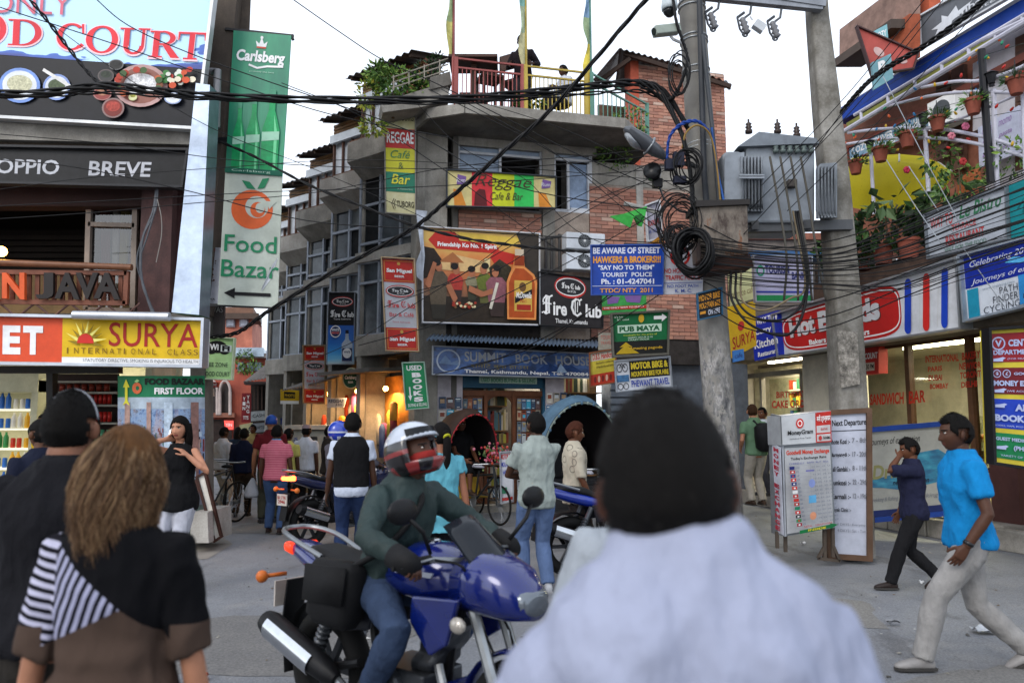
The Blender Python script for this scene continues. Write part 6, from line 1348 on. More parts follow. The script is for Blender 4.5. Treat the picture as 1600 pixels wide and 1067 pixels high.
# ================================================================ RIGHT SIDE: bakery, terrace above
def RF(px,py,o=0.0):return onplane(px,py,RP(0,o),NR)
def RPanel(name,label,cat,quad,o,**k):return Panel(name,label,cat,quad,[RF(x,y,o).y for x,y in quad],**k)
RB=thing('bakery_building','right hand building with a glazed bakery under a roof terrace','building',RP(0,-.8,.28))
def rbox(name,t0,z0,t1,z1,o0,o1,m,par=RB):
 b=MB();b.box(RP((t0+t1)/2,(o0+o1)/2,(z0+z1)/2),(abs(t1-t0),abs(o1-o0),z1-z0),(UR,NR,UP));return b.build(name,m,par)
def RT(px,py=660,o=-.75):return(RF(px,py,o)-RP(0,o)).dot(UR)
CREAM=M('#cdc7b6',.6,var=.08);GLZ=glass('#e6e8de',.12,.02);BFR=M('#5a3f2c',.5,var=.2)
zs_,zh=.28,2.85
rbox('bakery_back_wall',-8.5,zs_,4,3.1,-4.6,-4.5,CREAM);rbox('bakery_floor',-8.5,.27,4,.3,-4.5,-.7,M('#8c8478',.4));rbox('bakery_ceiling',-8.5,3.0,4,3.1,-4.5,-.4,M('#c9c4b0',.6));rbox('end_wall',-8.6,zs_,-8.5,3.1,-4.5,-.75,CREAM);rbox('end_wall',4,zs_,4.1,3.1,-4.5,-.75,CREAM)
# glass front
tL,tM1,tM2,tR=RT(1348),RT(1423),RT(1520),RT(1562)
for t in(tL,tM1,tM2,tR):rbox('mullion',t-.045,.33,t+.045,3.0,-.83,-.73,BFR)
rbox('transom',tL,RF(1440,534,-.75).z-.04,tR,RF(1440,534,-.75).z+.04,-.82,-.74,BFR);rbox('plinth',tL,.28,tR,.36,-.85,-.7,M('#8a8478',.6))
for a,e in((tL,tM1),(tM1,tM2),(tM2,tR)):rbox('shop_pane',a+.05,.36,e-.05,2.98,-.79,-.78,GLZ)
rbox('pillar',tR+.02,.28,tR+.45,3.3,-.95,-.5,M('#4a2f2c',.6));rbox('pillar',RT(1262),.28,tL-.06,3.0,-.95,-.68,CREAM)
rbox('fascia',-8.5,2.86,4,3.3,-.72,-.08,M('#5a5248',.7,var=.3));rbox('terrace_slab',-9,3.3,5,3.45,-4.5,-.02,CONC)
rbox('terrace_parapet',-8.8,3.45,4.8,3.8,-.5,-.34,CONC_D);rbox('planter_shelf',RT(1310),3.8,RT(1520),4.2,-.75,-.55,M('#4a3a30',.8,var=.3));rbox('planter_shelf',RT(1310),3.5,RT(1520),4.02,-.33,-.12,M('#4d3c33',.8,var=.35))
rbox('left_shop_back',-8.4,.3,RT(1190),2.9,-2.2,-2.1,M('#b9b49c',.5,var=.3,sc=4))
for t in(RT(1158),RT(1192),RT(1256)):rbox('door_post',t-.04,.3,t+.04,2.6,-.82,-.72,M('#8f8a7a',.5,.2))
rbox('door_head',RT(1158),2.55,RT(1256),2.65,-.83,-.71,M('#8f8a7a',.5,.2))
b=MB();dq=[RP(RT(1260),-.72,.32),RP(RT(1260)+.1,.35,.32)]
b.prism([dq[0],dq[1],dq[1]+UP*2.0,dq[0]+UP*2.0],UR*.012)
rbox('door_pane',RT(1203),.35,RT(1252),2.5,-.78,-.77,GLZ)
for k,(t,w,e,lab)in enumerate(((RT(1450),1.6,46,'bright strip light on the bakery ceiling above the counter'),(RT(1380),1.4,34,'strip light on the bakery ceiling behind the concrete post'),(RT(1190),1.2,26,'strip light inside the small shop behind the power pole'))):
 b=MB();b.box(RP(t,-1.9 if k<2 else-1.4,2.93),(w,.1,.05),(UR,NR,UP));b.thing('strip_light',lab,'light',M('#ffffff',.4,emit='#fff2cf',es=12,var=0));area('strip_light_glow',RP(t,-1.9 if k<2 else-1.4,2.86),(0,0,math.atan2(UR.y,UR.x)),w,.3,e*1.7,(1,.93,.78))
 # counters with pastries
def counter(t0,t1,o,label,zt,seed):
 root=thing('display_counter',label,'counter',RP((t0+t1)/2,o,.3));rd=random.Random(seed)
 rbox('base',t0,.3,t1,.75,o-.3,o+.3,M('#7a5030',.5,var=.2),root);rbox('front_panel',t0+.1,.36,t1-.1,.7,o+.3,o+.315,M('#c9b98c',.5,emit='#ffe2a0',es=.25),root)  # front panel is no lamp; a faint glow in its material makes it look lit
 for z in(.78,1.05,1.32):rbox('glass_shelf',t0,z,t1,z+.02,o-.28,o+.28,M('#9a7a50',.4),root)
 rbox('glass_front',t0,.76,t1,zt,o+.29,o+.3,GLZ,root)
 b=MB();b.ball((0,0,0),1,8);br=b.mesh('loaf',None,True)
 mm=[M(c,.5,var=.25)for c in('#a8602c','#c98a4a','#8a4420','#d9c9a8','#b5452c')];ms=[]
 for m in mm:q=br.copy();q.materials.append(m);ms.append(q)
 for zi,z in enumerate((.83,1.1,1.37)):
  t=t0+.08
  while t<t1-.06:
   for oo in(-.12,.12):
    k=rd.randrange(5);ob=link('pastry',ms[k]);ob.location=RP(t,o+oo,z+rd.uniform(0,.04));ob.scale=(rd.uniform(.05,.09),rd.uniform(.04,.06),rd.uniform(.03,.06));ob.rotation_euler=(0,0,rd.uniform(0,3))
    tag(ob,f'{["brown roll", "golden bun", "dark loaf", "cream cake", "red glazed tart"][k]} on the {["bottom", "middle", "top"][zi]} tier of the '+('bakery counter behind the blue shirted man' if seed==1 else 'bakery counter behind the blue framed board'),'pastry','pastries on the bakery counters')
   t+=rd.uniform(.11,.15)
counter(RT(1500),RT(1575),-1.35,'wooden bakery counter of breads behind the walking man in blue',1.7,1);counter(RT(1395),RT(1470),-1.8,'longer bakery counter of pastries behind the blue framed board',1.6,2)
MN=thing('menu_shelf','pale shelf wall with trays at the back of the bakery','shelf',RP(RT(1470),-4.2,.3))
for z in(1.0,1.4,1.8,2.2):rbox('shelf',RT(1440),z,RT(1530),z+.03,-4.4,-4.1,M('#8c6a44',.5),MN)
rbox('menu_board',RT(1400),1.9,RT(1436),2.6,-4.45,-4.4,M('#5a7a4c',.5,var=.4,sc=8),MN)
GSH=thing('grocery_shelf','tall shelf of small packets inside the shop behind the power pole','shelf',RP(RT(1200),-1.9,.3))
for k in range(6):rbox('shelf',RT(1164),.5+k*.36,RT(1250),.53+k*.36,-2.08,-1.85,M('#d9d4b8',.5),GSH)
pm=MB().box((0,0,.5),(1,1,1)).mesh('packet');pms=[]
for c in('#c9a23a','#b5442a','#d9d4c0','#3f7a5a','#4a6aa0','#d9c24a'):q=pm.copy();q.materials.append(M(c,.5,var=.2));pms.append(q)
for k in range(10):rbox('hanging_tray',RT(1440+k*10),1.05+(k%3)*.4,RT(1446+k*10),1.2+(k%3)*.4+.06*(k%2),-4.25,-4.12,M(['#a8602c','#c9b48a','#b5452c','#e0d8c4'][k%4],.5),MN)
for k in range(6):
 t=RT(1166)
 while t<RT(1248):
  j=random.randrange(6);ob=link('packet',pms[j]);ob.location=RP(t,-1.95,.54+k*.36);ob.rotation_euler=(0,0,math.atan2(UR.y,UR.x));ob.scale=(.09,.12,random.uniform(.14,.28));tag(ob,f'{["amber", "red", "white", "green", "blue", "yellow"][j]} packet on the {["lowest", "second", "third", "fourth", "fifth", "top"][k]} grocery shelf behind the power pole','packet','packets on the grocery shelf');t+=random.uniform(.1,.15)
  # letters on glass
GR=M('#b8301f',.5,var=0)
def glass_words(label,items,o=-.72):
 q=MB()
 for st,x0,y0,x1,y1,x2,y2,x3,y3 in items:
  c=[RF(x0,y0,o),RF(x1,y1,o),RF(x2,y2,o),RF(x3,y3,o)];vs,fs=text_geo(st,.03)
  q.add([c[0]*(1-x)*(1-y)+c[1]*x*(1-y)+c[2]*x*y+c[3]*(1-x)*y for x,y in vs],fs)
 return q.thing('window_lettering',label,'lettering',GR,fix=False)
glass_words('red SANDWICH BAR letters on the bakery window',[('SANDWICH',1359,616,1412,612,1412,631,1359,633),('BAR',1420,611,1446,609,1446,628,1420,631)])
glass_words('red bakery city names on the right bakery window',[('INTERNATIONAL',1446,556,1498,552,1498,564,1446,567),('BAKERY CITIES',1503,551,1556,544,1556,556,1503,563),('PARIS',1450,573,1472,571,1472,579,1450,581),('NEWYORK',1499,567,1538,564,1538,575,1499,578),('DUBAI',1451,586,1472,585,1472,594,1451,595),('TORONTO',1500,582,1539,577,1539,588,1500,592),('BOMBAY',1453,600,1482,598,1482,607,1453,608),('DELHI',1502,597,1526,594,1526,604,1502,606)])
glass_words('red BIRTHDAY CAKE ORDER letters on the bakery door',[('BIRTHDAY',1213,612,1260,610,1260,620,1213,622),('CAKE ORDER',1206,626,1271,624,1271,636,1206,638)],-.7)
p=RPanel('discount_box','red and white discount light box with opening hour','sign',[(1342,544),(1373,540),(1373,583),(1342,586)],-.62,m=M('#b5302a',.5,var=.05),thick=.18)
p.text('DISCOUNT',.05,.22,.95,.45,PW,.03);p.rect(.2,.58,.8,.88,M('#c9b9a8',.5));p.text('8:30 PM',.26,.64,.76,.82,INK,.02);p.done()
# hot breads sign
p=RPanel('bakery_sign','long white bakery sign with red oval and blue and red bars','sign',[(1213,492),(1503,403),(1510,513),(1222,557)],.02,m=M('#c9ccd2',.4,var=.04),thick=.2,frame=M('#9aa0a6',.35,.6),fw=.03)
BRR=M('#b32322',.45,var=.04)
sq_=lambda k,n_=40:[(.338+(.32-k*.14)*math.copysign(abs(math.cos(2*math.pi*i/n_))**.3,math.cos(2*math.pi*i/n_)),.5+(.44-k)*math.copysign(abs(math.sin(2*math.pi*i/n_))**.55,math.sin(2*math.pi*i/n_)))for i in range(n_)]
p.poly(sq_(0),BRR)
p.line(sq_(.06)+sq_(.06)[:1],.025,PW)
SHD=M('#6a2a24',.5,var=0)
for dx,m in((.006,SHD),(0,M('#c4c4c8',.4,var=.06))):
 p.text('Hot',.06+dx,.2+dx*3,.195+dx,.62+dx*3,m,.05);p.text('Breads',.215+dx,.2+dx*3,.545+dx,.62+dx*3,m,.05)
p.text('Bakers & Confectioners',.155,.74,.48,.85,PW,.03)
for u,c in((.7,'#1b3fae'),(.8,'#c22a26'),(.9,'#1b3fae')):
 p.poly([(u-.012+.018*math.cos(R(a))+(.02 if a>180 else 0),(.86 if a<=180 else .16)+.09*math.sin(R(a)))for a in range(0,360,15)],M(c,.45,var=.03))
for u in(.755,.855):p.line([(u+.02,.14),(u-.005,.92)],.004,M('#a8a890',.5,var=0))
p.done()
p=RPanel('curry_sign','blue restaurant sign with white lettering left of the bakery sign','sign',[(1173,497),(1215,485),(1220,554),(1179,564)],.1,m=M('#1d2f9c',.45,var=.06),thick=.1)
p.text('WAY TO',.2,.05,.85,.2,PW,.03);p.text('Curry',.12,.28,.72,.47,PW,.02);p.text('Kitchen',.06,.55,.94,.74,PW,.02);p.text('Restaurant',.16,.83,.92,.94,PW,.02)
for u in(.08,.94):p.poly([(u-.05,.14),(u,.03),(u+.05,.14),(u+.02,.14),(u+.02,.22),(u-.02,.22),(u-.02,.14)],PW)
p.done()
p=Panel('tourism_bank_sign','lilac white bank sign with green base hanging behind the cables','sign',[(1176,400),(1267,402),(1268,472),(1180,472)],11.5,m=M('#b4b0cc',.45,var=.05),thick=.08,frame=M('#9a9ca4',.4,.4),fw=.015)
p.rect(0,.85,1,1,M('#1f8a4c',.5));p.rect(0,.76,1,.8,M('#2a3a9c',.5,var=0));NV=M('#232b6a',.5,var=0);p.ring(.12,.32,.07,.12,M('#2a8a6a',.5,var=0),.35);p.text('TOURISM',.2,.2,.62,.38,NV,.03);p.text('BANK',.66,.34,.9,.5,NV,.03);p.text('A bank for the people',.25,.46,.6,.5,NV);p.done()
p=Panel('yellow_surya_sign','yellow sign with red letters behind the power pole','sign',[(1136,480),(1180,470),(1182,540),(1142,560)],12.5,m=M('#c9a21c',.5),thick=.06);p.text('SURYA',.1,.62,.95,.86,DR,.01);p.oval(.45,.45,.12,.1,M('#b5302a',.5),14);p.done()
p=Panel('terrace_cream_sign','pale yellow sign above the yellow one behind the power pole','sign',[(1138,424),(1178,415),(1180,466),(1142,478)],12.5,m=M('#b9b98a',.5,var=.1),thick=.06);p.text('terrace café',.05,.6,.98,.8,M('#7a6a4a',.5,var=0));p.done()
p=Panel('small_blue_sign','small light blue sign under the yellow one','sign',[(1145,548),(1162,545),(1163,562),(1146,566)],12,m=M('#3f7ac0',.5),thick=.05);p.text('EXIT'.replace('EXIT','cafe'),.15,.3,.85,.7,NV);p.done()
# path finder sign
p=RPanel('cycling_sign','blue framed adventure sign with PATH FINDER CYCLING panel','sign',[(1503,400),(1720,340),(1728,449),(1511,502)],.12,m=M('#c3cad4',.45,var=.04),thick=.1,frame=M('#9aa6b4',.35,.5),fw=.03)
p.rect(.01,.02,.99,.52,M('#152a8c',.45,var=.1));p.text('Celebrating 20 yrs of passion',.05,.12,.82,.24,SG,0,.3);p.text('Journeys of exploration',.05,.4,.7,.5,SG,0,.3);p.poly([(.3,.28),(.36,.22),(.5,.3),(.6,.28),(.72,.36),(.5,.38)],M('#4fa0d0',.5));p.text('drift nepal',.44,.27,.7,.36,PW,.02)
p.rect(.02,.54,.1,.97,M('#1f8aa8',.5));NAV=M('#2a2f3a',.5,var=0);p.text('www.trekking.com',.13,.57,.36,.61,M('#6a7a8a',.5,var=0))
p.text('PATH',.25,.62,.38,.72,NAV,-.005);p.text('FINDER',.2,.74,.38,.84,NAV,-.005);p.text('CYCLING',.13,.86,.39,.96,NAV,-.005);p.rect(.39,.52,.52,.95,M('#2f86c9',.5));p.ring(.44,.84,.025,.06,NAV,.25,14);p.ring(.49,.84,.02,.05,NAV,.25,14);p.line([(.44,.84),(.46,.72),(.49,.84)],.02,NAV);p.poly([(.47,.7),(.5,.55),(.52,.7)],M('#1f5a50',.5));p.done()
p=Panel('directory_sign','tall striped red blue and green directory of shops at the right edge','sign',[(1541,515),(1650,508),(1652,738),(1549,723)],8.5,m=M('#c9b83a',.45,var=.05),thick=.12,frame=M('#17181c',.5),fw=.03)
WH=M('#a9b4d8',.5,var=0);
for v0,v1,c in((.035,.25,'#8c1f28'),(.29,.485,'#6d1c26'),(.52,.735,'#1f3fb0'),(.77,.955,'#147a48')):p.rect(.03,v0,1,v1,M(c,.45,var=.05))
p.ring(.16,.11,.1,.05,WH,.2);p.text('V',.11,.085,.21,.135,WH,.04);p.text('CENTER MART',.3,.085,1.0,.135,WH,.04);p.text('DEPARTMENT STORE',.08,.16,.98,.195,WH,.03);p.text('(FOR REASONABLE PRICE)',.28,.22,.98,.235,WH)
for u in(.12,.26,.9):p.ring(u,.335,.06,.03,WH,.2)
for u,ch in((.12,'$'),(.26,'£'),(.9,'€')):p.text(ch,u-.02,.322,u+.02,.348,WH,.03)
p.text('GOODWILL',.36,.325,.82,.345,WH,.03);p.text('MONEY EXCHANGE',.06,.385,.99,.425,WH,.05);p.text('(WE ACCEPT TC & CASH)',.25,.455,.98,.472,WH,.01)
p.text('ALPINE',.36,.555,.86,.605,WH,.05);p.text('BOOK STORE',.06,.635,.98,.685,WH,.05);p.text('BOOKS, MAPS, POST CARDS & STATIONERY',.05,.71,.98,.725,WH);p.text('GUEST MEDICINE CONCERN',.06,.8,.99,.825,WH,.03);p.text('(PHARMACY)',.32,.855,.9,.895,WH,.04);p.text('VARIETY OF TREKKING DRUGS',.12,.925,.98,.94,WH)
for v in(.225,.455,.565,.87):p.poly([(.06,v+.02),(.06,v),(.14,v-.005),(.2,v-.012),(.24,v-.005),(.2,v+.008),(.2,v+.02)],WH)
p.done()
# bistro sign, teal sign
p=RPanel('bistro_sign','weathered white terrace restaurant sign with red and green letters','sign',[(1447,335),(1574,291),(1577,373),(1452,404)],-.02,m=M('#a8aeb8',.5,var=.2,sc=3),thick=.06,frame=M('#7d848c',.4,.4),fw=.02)
p.text('WAY TO',.05,.14,.32,.38,M('#b03a3a',.5,var=0),.01,.2);p.text('Le Bistro',.4,.06,.92,.34,M('#2f6a4a',.5,var=0),.02,.3);p.text('TERRACE',.3,.42,.6,.55,M('#b03a3a',.5,var=0),.01);p.text('RESTAURANT',.22,.62,.7,.82,M('#b03a3a',.5,var=0),.02);p.text('VISIT FOR THE FOOD',.2,.87,.72,.95,M('#2f6a4a',.5,var=0));p.done()
p=RPanel('teal_sign','plain teal sign at the right edge beside the bistro sign','sign',[(1576,290),(1660,258),(1663,350),(1580,372)],-.03,m=M('#177f86',.5,var=.1),thick=.06);p.line([(.15,.5),(.3,.3),(.25,.6)],.04,M('#0f5a60',.5,var=0));p.done()
# ---- terrace back house
TB=thing('terrace_house','brown and white house with blue gutter behind the bakery terrace','building',RP(-2,-3.2,3.45))
def tb(name,x0,y0,x1,y1,x2,y2,x3,y3,o,m,th=.12,par=TB):
 c=[RF(x,y,o)for x,y in((x0,y0),(x1,y1),(x2,y2),(x3,y3))];b=MB();b.prism(c,-NR*th);return b.build(name,m,par)
tb('back_wall',1300,190,1760,-95,1760,420,1300,400,-2.6,M('#8c5a48',.7,var=.25),.3)
tb('blue_gutter',1304,174,1640,-26,1640,-2,1308,193,-1.9,M('#16409c',.45,var=.12),.35)
tb('gutter_trim',1318,165,1640,-34,1640,-26,1320,172,-1.95,M('#b9bcc4',.5),.3);tb('green_trim',1322,193,1640,2,1640,7,1324,199,-1.96,M('#8a8c4a',.6),.1)
tb('white_wall_panel',1540,60,1640,10,1640,300,1540,300,-2.45,M('#b9b6bc',.6,var=.1),.1)
tb('white_wall_panel',1520,100,1534,92,1534,200,1520,206,-2.45,M('#b9b6bc',.6,var=.1),.1)
for a in(1462,1486,1586):
 w_=tb('window',a,122-(a-1462)*.5,a+20,112-(a-1462)*.5,a+20,262,a,268,-2.44,M('#5a4034',.6,var=.2),.08)
 for k in range(9):tb('louvre_slat',a+2,132-(a-1462)*.4+k*14,a+18,124-(a-1462)*.4+k*14,a+18,132-(a-1462)*.4+k*14,a+2,140-(a-1462)*.4+k*14,-2.34,M('#46312a',.6),.03,w_)
tb('orange_plaster_wall',1495,282,1524,262,1526,300,1497,304,-2.0,M('#a9603c',.6,var=.2),.1)
tb('beam',1320,232,1640,60,1640,72,1320,244,-2.3,M('#6a3a30',.6),.12)
p=RPanel('guest_house_sign','blue and white guest house sign along the terrace back wall','sign',[(1326,232),(1460,168),(1462,200),(1328,252)],-2.2,m=M('#7fa0b8',.5,var=.15),thick=.05,frame=M('#7a3a30',.5),fw=.02)
p.text('COZY CORNER GUEST HOUSE',.03,.12,.97,.6,PW,.02);p.text('GARDEN RESTAURANT',.2,.66,.8,.9,PW,.02);p.done()
p=RPanel('drinks_menu_board','white painted menu board on the terrace wall by the black post','sign',[(1528,200),(1592,165),(1594,238),(1530,262)],-2.2,m=M('#b0b4c8',.5,var=.1),thick=.05)
for k in range(6):p.text(['breakfast','momo','soups','pasta','tea','coffee'][k],.1+.4*(k%2),.12+.28*(k//2),.42+.4*(k%2),.24+.28*(k//2),M('#8a6aa0',.5,var=0),0,.3)
p.done()
p=RPanel('ambassador_sign','grey hotel roof sign with a white star burst','sign',[(1438,26),(1600,-66),(1602,-18),(1440,76)],-1.7,m=M('#5d6066',.5,var=.06),thick=.06,frame=M('#c4c7cc',.4),fw=.03)
LGY=M('#c9ccd2',.5,var=0);p.poly([(.12,.95),(.16,.7),(.1,.62),(.2,.55),(.2,.35),(.26,.5),(.34,.3),(.36,.5),(.5,.42),(.4,.62),(.3,.7),(.28,.85)],LGY);p.text('Ambassador',.25,.45,.95,.68,LGY,.02);p.text('hotel',.45,.74,.75,.85,LGY);p.done()
p=Panel('red_triangle_sign','faded red pointed roof sign above the blue gutter','sign',[(1338,42),(1434,84),(1426,108),(1362,118)],11,m=M('#b0524a',.6,var=.2,sc=3),thick=.05,frame=M('#4a3434',.5),fw=.02);p.oval(.3,.45,.1,.12,M('#c9a8a4',.6));p.oval(.75,.6,.1,.12,M('#c9a8a4',.6));p.done()
p=Panel('bar_letter_sign','teal sign with a white letter R behind the red roof sign','sign',[(1362,98),(1392,84),(1396,122),(1366,140)],10.8,m=M('#6f9aa4',.5),thick=.05);p.text('R',.3,.1,.8,.6,PW,.05);p.done()
p=Panel('cozy_sign','small teal cozy sign sticking up behind the red roof sign','sign',[(1364,50),(1386,38),(1388,62),(1366,64)],11.4,m=M('#7fb0b8',.5),thick=.05);p.text('COZY',.1,.3,.9,.75,PW,.03);p.done()
HB=thing('rooftop_brick_room','brown rooftop water room with brick pier behind the grey roof sign','building',P(1420,90,13))
farbox('room',1400,-20,1438,34,13,1.5,M('#8a6f64',.7,var=.3),HB);farbox('overhang',1392,30,1440,44,12.8,1.5,M('#4a403a',.7),HB);farbox('pier',1421,22,1438,90,12.7,.6,M('#a8583c',.7,var=.3),HB);farbox('back_wall',1395,52,1424,100,13.2,.4,M('#9a7464',.7,var=.4),HB);farbox('pier',1452,-30,1470,20,13,.6,M('#b0583c',.7,var=.2),HB)
# pergola
PG=thing('white_pergola','white tube pergola arching over the roof terrace','pergola',RF(1445,330,-.5))
WT=M('#b9b9c6',.4,var=.06)
def tubepx(name,pts,r,m,root,o=-.4,n=8,k=6):
 b=MB();b.tube(cat_rom([RF(x,y,o if len(q_)<3 else q_[2])for q_ in pts for x,y in[q_[:2]]],k)if len(pts)>2 else[RF(*q_[:2],o if len(q_)<3 else q_[2])for q_ in pts],r,n);return b.build(name,m,root,'auto')
tubepx('rail',[(1308,212),(1640,12)],.04,WT,PG);tubepx('rail',[(1335,180),(1640,0)],.028,WT,PG)
for k in range(7):
 x=1345+k*42;tubepx('strut',[(x,174-k*24.6),(x+1,188-k*25)],.025,WT,PG)
tubepx('arch',[(1308,228),(1375,218),(1440,216),(1485,218),(1540,228),(1620,250)],.025,WT,PG);tubepx('arch',[(1325,208),(1375,202),(1440,200),(1478,203),(1545,216),(1620,240)],.025,WT,PG)
tubepx('arch',[(1380,168),(1450,151),(1512,144),(1570,145),(1630,150)],.025,WT,PG);tubepx('arch',[(1440,137),(1490,128),(1532,126),(1580,112),(1630,88)],.025,WT,PG);tubepx('arch',[(1400,215),(1470,196),(1540,170),(1630,130)],.02,WT,PG)
for x,y0,y1,r in((1360,228,335,.03),(1445,200,300,.032),(1552,140,300,.035),(1598,130,300,.03)):tubepx('post',[(x,y0),(x+6,y1)],r,WT,PG)
tubepx('beam',[(1536,62),(1638,15)],.035,WT,PG)
b=MB();b.tube([RF(1533,78,-.3),RF(1548,285,-.3)],.05,8);b.thing('black_post','black square lamp post among the white pergola tubes','post',M('#131318',.4),smooth='auto')
for k,(x,y)in enumerate(((1549,122),(1442,186),(1359,227))):
 c=RF(x,y,-.35);root=thing('lantern',['black lantern beside the black post','black lantern in the middle of the pergola','black lantern at the left end of the pergola'][k],'lantern',c,0,'black lanterns on the pergola');s_=.09
 b=MB();b.loft([(c-UP*s_*.9,V((1,0,0)),V((0,1,0)),s_*.5,s_*.5),(c+UP*s_*.6,V((1,0,0)),V((0,1,0)),s_*.8,s_*.8),(c+UP*s_*.62,V((1,0,0)),V((0,1,0)),s_*1.1,s_*1.1),(c+UP*s_*1.1,V((1,0,0)),V((0,1,0)),s_*.2,s_*.2)],6,2);b.build('housing',M('#1a1a1e',.4),root)
 b=MB();b.lathe(c-UP*s_*1.3,[(.04,0),(.02,.05)],6);b.build('stem',M('#1a1a1e',.4),root)
TERR=M('#8a4a3a',.7,var=.2)
for k,(x,y,w)in enumerate(((1418,219,28),(1376,242,26),(1337,262,24),(1465,194,26),(1521,167,28),(1588,135,30))):
 c=RF(x,y,-.2);s_=w/FPX*c.y/2
 root=thing('hanging_pot','terracotta pot hanging from the pergola, '+['third from the left','second from the left','leftmost in front of the yellow awning','fourth from the left','beside the black post','rightmost near the picture edge'][k],'plant pot',c,0,'hanging pots on the pergola')
 b=MB();b.lathe(c-UP*s_*.9,[(s_*.6,0),(s_*.92,s_*1.5),(s_*1.06,s_*1.5),(s_*1.06,s_*1.8),(s_*.9,s_*1.8),(s_*.85,s_*1.6),(.01,s_*1.6)],14);b.build('pot',TERR,root,'auto')
 q=MB();rd=random.Random(k);
 for _ in range(110):
  a=V((rd.gauss(0,1),rd.gauss(0,1),rd.gauss(.5,1))).normalized();pp=c+UP*s_*.9+V((a.x*s_*1.1,a.y*s_*1.1,abs(a.z)*s_*.8-rd.random()*s_*.8));w_=a.orthogonal().normalized()*.02;q.cur=0;q.add([pp,pp+a*.05+w_,pp+a*.1,pp+a*.05-w_],[(0,1,2,3)])
 q.mats=[LEAF[k%3]];q.build('foliage',None,root,fix=False)
 b=MB();b.tube([c+UP*s_*.9,c+UP*(s_*.9+.25)],.006,5);b.build('hook',IRON,root)
 # coloured bulbs on strings
b0=MB();b0.lathe((0,0,0),[(.008,.03),(.014,.02),(.02,-.01),(.012,-.03),(.001,-.035)],7);bme=b0.mesh('bulb',None,True);bulbs=[]
for c in('#b5302a','#c9a22a','#2a6a9a','#1f7a5a','#c95a2a'):q=bme.copy();q.materials.append(M(c,.3,var=0));bulbs.append(q)
for k in range(64):
 f=k/64;x=1312+random.uniform(0,290);y=215-(x-1310)*random.choice([.62,.2,-.02,.4])+random.uniform(-8,22);j=k%5
 o=link('bulb',bulbs[j]);o.location=RF(x,y,random.uniform(-.45,-.25));o.rotation_euler=(random.uniform(-1,1),random.uniform(-1,1),0);tag(o,f'small {["red", "yellow", "blue", "green", "orange"][j]} fairy bulb strung on the white pergola','bulb','fairy bulbs on the pergola')
for k in range(5):cable('thin string of fairy bulbs sagging along the pergola',[tuple(q_)for q_ in[(1312+k*8,222-k*14,RF(1320,220,-.35).y),(1400,206-k*20,RF(1400,200,-.35).y),(1500,190-k*30,RF(1500,180,-.35).y),(1610,170-k*35,RF(1600,140,-.35).y)]],.004,'strings of fairy bulbs',name='bulb_string',m=M('#2a3a34',.6),k=5,n=4)
# yellow sheet awning
YM=NT('yellow_sheet');co=YM.co();yc=YM.mix(YM.ramp(YM.noise(co,26,4,.7),[(.62,(0,0,0)),(.72,(1,1,1))]),YM.mix(YM.noise(co,3,4),lin('#c4b81a'),lin('#d8cd2a')),lin('#6f641a'));YM.done(yc,.6)
tr=YM.n('ShaderNodeBsdfTranslucent');YM.put(tr.inputs[0],yc);ms=YM.n('ShaderNodeMixShader');ms.inputs[0].default_value=.5;YM.t.links.new(YM.b.outputs[0],ms.inputs[1]);YM.t.links.new(tr.outputs[0],ms.inputs[2]);YM.t.links.new(ms.outputs[0],YM.t.nodes['Material Output'].inputs[0]);YM=YM.m
PA=thing('yellow_awning','bright yellow plastic awning sheet with dark specks on the roof terrace','awning',RF(1400,330,-1.0))
rows=[[(1332,247),(1370,243),(1405,241),(1440,244),(1466,254)],[(1314,263),(1365,256),(1405,253),(1450,260),(1487,268)],[(1316,292),(1362,290),(1405,292),(1446,290),(1482,286)],[(1319,322),(1360,330),(1405,326),(1440,330),(1452,316)]]
b=MB();vs=[RF(x,y,(-1.5,-.8,-.75,-.8)[j]+.05*(i%2))for j,r_ in enumerate(rows)for i,(x,y)in enumerate(r_)];fs=[(j*5+i,j*5+i+1,j*5+i+6,j*5+i+5)for j in range(3)for i in range(4)];b.add(vs,fs);o=b.build('sheet',YM,PA,True,fix=False);o.modifiers.new('s','SUBSURF').subdivision_type='SIMPLE';o.modifiers['s'].render_levels=2
for i in range(0,5,2):q=MB();q.tube([vs[i],vs[5+i]],.014,6);q.build('rib',M('#b9b9b0',.5),PA)
# planters and big leaves
for k,(x,y,w,lab)in enumerate(((1348,410,26,'left'),(1380,398,32,'middle'),(1420,388,34,'right'),(1330,420,18,'far left'))):
 c=RF(x,y,-.25);s_=w/FPX*c.y/2;b=MB();b.lathe(c-UP*s_,[(s_*.75,0),(s_*.95,s_*1.6),(s_*1.05,s_*1.6),(s_*1.05,s_*1.9),(s_*.9,s_*1.9),(.01,s_*1.7)],14);b.thing('terrace_planter',f'big terracotta planter on the terrace edge, {lab} of the row above the bakery sign','planter',TERR,'terracotta planters on the terrace edge',smooth='auto')
c=RF(1385,358,-.3)
leafy('terrace_shrub','large dark leafy shrub growing over the terrace edge above the bakery sign','shrub',[(c+V((0,0,0)),(.8,.35,.3),420),(c+V((.5,-.6,.1)),(.5,.4,.25),180),(c+V((-.45,.5,-.25)),(.45,.3,.3),220)],0,.17,LEAFD+LEAF[:1],[([c-UP*.5,c-UP*.1,c+UP*.25],.03)],seed=31,narrow=.55)
c=RF(1400,318,-.2);leafy('broad_leaf_plant','plant with broad pale leaves standing out before the yellow awning','plant',[(c,(.5,.25,.12),30),(c+V((.5,-.5,.1)),(.3,.2,.2),24)],0,.26,[M('#5a6f4a',.5,var=.15),M('#4a6340',.5,var=.15)],[([c-UP*.4,c],.015)],seed=33,narrow=.5)
